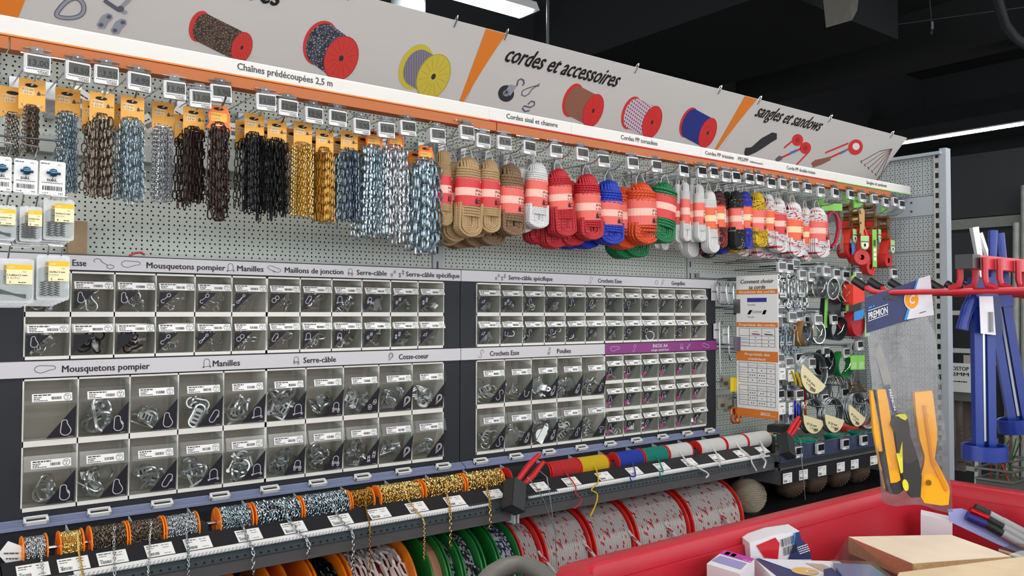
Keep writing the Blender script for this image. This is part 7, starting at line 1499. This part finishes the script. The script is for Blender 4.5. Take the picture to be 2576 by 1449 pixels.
for u, v in ((2317, 786), (2194, 820)): p, q2 = onp(u-8, v+2, PB, nb), onp(u+8, v-3, PB, nb); m.tube([p+nb*.009-ob, q2+nb*.009-ob], .0006, 4, mi=2)
m.build('print', ['paper', 'sky', 'zinc'], hc, False); sub('hanging_slot', 'cap_black', Z6([(465, 622), (500, 606), (560, 604), (590, 600), (585, 615), (540, 645), (515, 640), (500, 628), (485, 645), (470, 640)]), .0078)
mat('tool_yellow', (250, 176, 14), .35); mat('tool_black', (46, 46, 46), .5); mat('tool_lime', (226, 224, 50), .45); speck('blade', (128, 124, 116), .35, .6)
bps('blade', 'blade', Z6([(380, 1024), (436, 980), (575, 1440), (500, 1449)]), .002, .002)
bps('scraper', 'tool_yellow', Z7([(735, 292), (878, 278), (888, 296), (925, 600), (925, 700), (905, 855), (960, 950), (1025, 1080), (1032, 1130), (1022, 1240), (960, 1246), (820, 1225), (786, 1170), (780, 1020), (815, 900), (822, 830), (780, 690), (750, 480)]), .016, .006)
bps('scraper_groove', mat('tool_yellow_deep', (216, 140, 6), .4), Z7([(800, 400), (825, 398), (885, 840), (1010, 1090), (1008, 1130), (990, 1120), (870, 880)]), .003, .0085)
for u, v in ((850, 1050),): vs, fs = sheet(ell(*Z7([(u, v)])[0], 6, 7), PB, nb, .004, .0105); MB().add([p-ob for p in vs], fs).build('scraper_screw', 'gold_dark', bag, False)
bps('slim_knife', 'tool_yellow', Z7([(363, 282), (386, 276), (440, 560), (480, 800), (505, 1100), (482, 1104), (445, 900), (395, 640)]), .012, .004); bps('slim_knife_slider', 'tool_black', Z7([(390, 270), (412, 268), (470, 600), (520, 860), (545, 1140), (500, 1130), (440, 830), (432, 790), (470, 790), (440, 560)]), .010, .006)
bps('wide_knife', 'tool_yellow', Z7([(415, 268), (490, 264), (520, 420), (615, 1030), (580, 1050), (532, 1056), (445, 500)]), .014, .007); bps('wide_knife_end', 'tool_black', Z7([(500, 1060), (615, 1035), (650, 1110), (600, 1150), (530, 1150), (500, 1100)]), .013, .006)
bps('cutter_handle', 'tool_black', Z7([(524, 560), (540, 505), (580, 478), (640, 470), (665, 500), (682, 560), (692, 650), (760, 850), (788, 1000), (778, 1172), (700, 1172), (660, 1110), (600, 900), (566, 640)]), .016, .011); bps('cutter_inlay', 'tool_lime', Z7([(560, 486), (600, 468), (650, 470), (664, 500), (650, 524), (620, 512), (590, 490)]), .002, .0125); bps('cutter_inlay', 'tool_lime', Z7([(572, 800), (600, 800), (622, 698), (628, 960), (610, 970)]), .002, .0125); bps('cutter_inlay', 'tool_lime', Z7(ell(650, 1068, 24, 50, -.2)), .002, .0125)
bps('insert_card', 'navy', Z7([(484, 236), (520, 222), (585, 455), (545, 470)]), .001, .008)
m = MB(); a, b, c = [onp(*p, PB, nb) for p in Z7([(510, 265), (560, 452), (540, 258)])]; m.text('PREMION', a+nb*.0095-ob, (b-a).normalized(), (c-a).normalized(), (c-a).length*.9, 0, width=(b-a).length*.95, bold=True); m.build('insert_text', 'paper', bag, False)
outl = [(2180, 834), (2262, 810), (2346, 788), (2358, 900), (2376, 1040), (2390, 1180), (2396, 1290), (2330, 1270), (2270, 1258), (2218, 1272), (2214, 1240), (2204, 1100), (2190, 940)]
for nm, lf in (('bag_front', .020), ('bag_back', -.012)):
    n = 10; rows = []; r = random.Random(5)
    for j in range(n+1):
        q = j/n; ul, ur = 2180+(2218-2180)*q, 2346+(2396-2346)*q; vl, vr = 836+(1262-836)*q, 790+(1284-790)*q
        for i in range(n+1):
            s = i/n; bul = math.sin(PI*s)*math.sin(PI*min(1, q*1.15)); rows.append(onp(ul+(ur-ul)*s, vl+(vr-vl)*s+(6*math.sin(9*s) if q > .96 else 0), PB, nb)+nb*(lf*bul+.004+r.uniform(-.0015, .0015)*(.3+2*q*q))-ob)
    MB().add(rows, [(j*(n+1)+i, j*(n+1)+i+1, (j+1)*(n+1)+i+1, (j+1)*(n+1)+i) for j in range(n) for i in range(n)]).build(nm, 'film' if nm == 'bag_back' else 'film_light', bag)
# ---- caulking guns hanging further along the rack
speck('gun_blue', (20, 50, 136), .3, amt=.06, scale=30); mat('gun_blue_light', (40, 110, 206), .2)
def gun(label, P, ang, sc, flip, card):
    """skeleton gun hanging nose down; local z up, x across"""
    t = thing('caulking_gun', label, 'caulking gun', P, (0, ang, flip)); S = sc
    for x in (-.0125, .0105): MB().prism([(x-.0065, -.36*S), (x+.0065, -.36*S), (x+.007, -.02), (x-.007, -.02)], .012).build('rail', 'gun_blue', t, False)
    MB().rod((.0, 0, -.34*S), (.0, 0, .0), .004, 8).build('push_rod', 'zinc', t); MB().tube([(0, 0, .0), (-.006, 0, .055), (-.014, 0, .105)], [.005, .006, .0075], 8).build('rod_hook', 'chrome', t)
    MB().lathe([(.033, -.011), (.035, -.012), (.035, .012), (.033, .013), (.031, .012), (.031, -.011), (.033, -.011)], (-.001, 0, -.365*S), Z_, 32).build('nose_ring', 'gun_blue', t); MB().lathe([(0, -.012), (.012, -.01), (.012, -.004), (0, -.002)], (0, 0, -.355*S), Z_, 14).build('plunger', 'zinc', t)
    MB().tube([(-.002, 0, .012), (-.014, 0, -.010), (-.026, 0, -.032), (-.034, 0, -.055), (-.037, 0, -.068)], [.007, .009, .009, .008, .009], 12, sx=1.2).build('trigger', 'gun_blue', t); MB().tube([(.012, 0, -.01), (.018, 0, .05), (.02, 0, .10)], [.008, .0055, .0065], 12, sx=1.2).build('handle', 'gun_blue', t)
    MB().span((-.019, -.012, -.03), (.019, .012, .02)).build('body_block', 'gun_blue', t, False)
    if card:
        m = MB(); m.prism([(-.018, -.012), (.018, -.012), (.021, -.078), (-.016, -.074)], .001, (0, -.018, 0), 0); m.prism([(.006, -.012), (.018, -.012), (.021, -.078), (.010, -.078)], .0012, (0, -.0184, 0), 1); m.barcode((-.004, -.0192, -.072), X_, Z_, .010, .034, 2); m.build('card', ['box_white', 'navy', 'ink'], t, False)
Q = CAM+ray(2472, 728)*1.42
gun('blue caulking gun with white card hanging behind the red rack', Q, 0, .75, -.6, True); Q2 = CAM+ray(2508, 730)*1.50
gun('second blue caulking gun, tilted, at the right edge', Q2, -.14, .66, -.9, False)
p = CAM+ray(2500, 790)*1.62; t = thing('tool_card', 'dark red tool card with punched holes behind blue guns', 'tool', p); m = MB(); m.prism([(-.012, .04), (.014, .04), (.012, -.06), (.004, -.10), (-.010, -.02)], .003, (0, 0, 0), 0)
for k in range(4): m.prism(ell(.0, .028-.014*k, .004, .004, 0, 10), .0036, (0, 0, 0), 1)
m.build('plate', [mat('deep_red', (150, 20, 44), .4), 'alu'], t, False)
# ---------------------------------------------------------------- link everything
col = scn.collection
for o in PEND: col.objects.link(o)
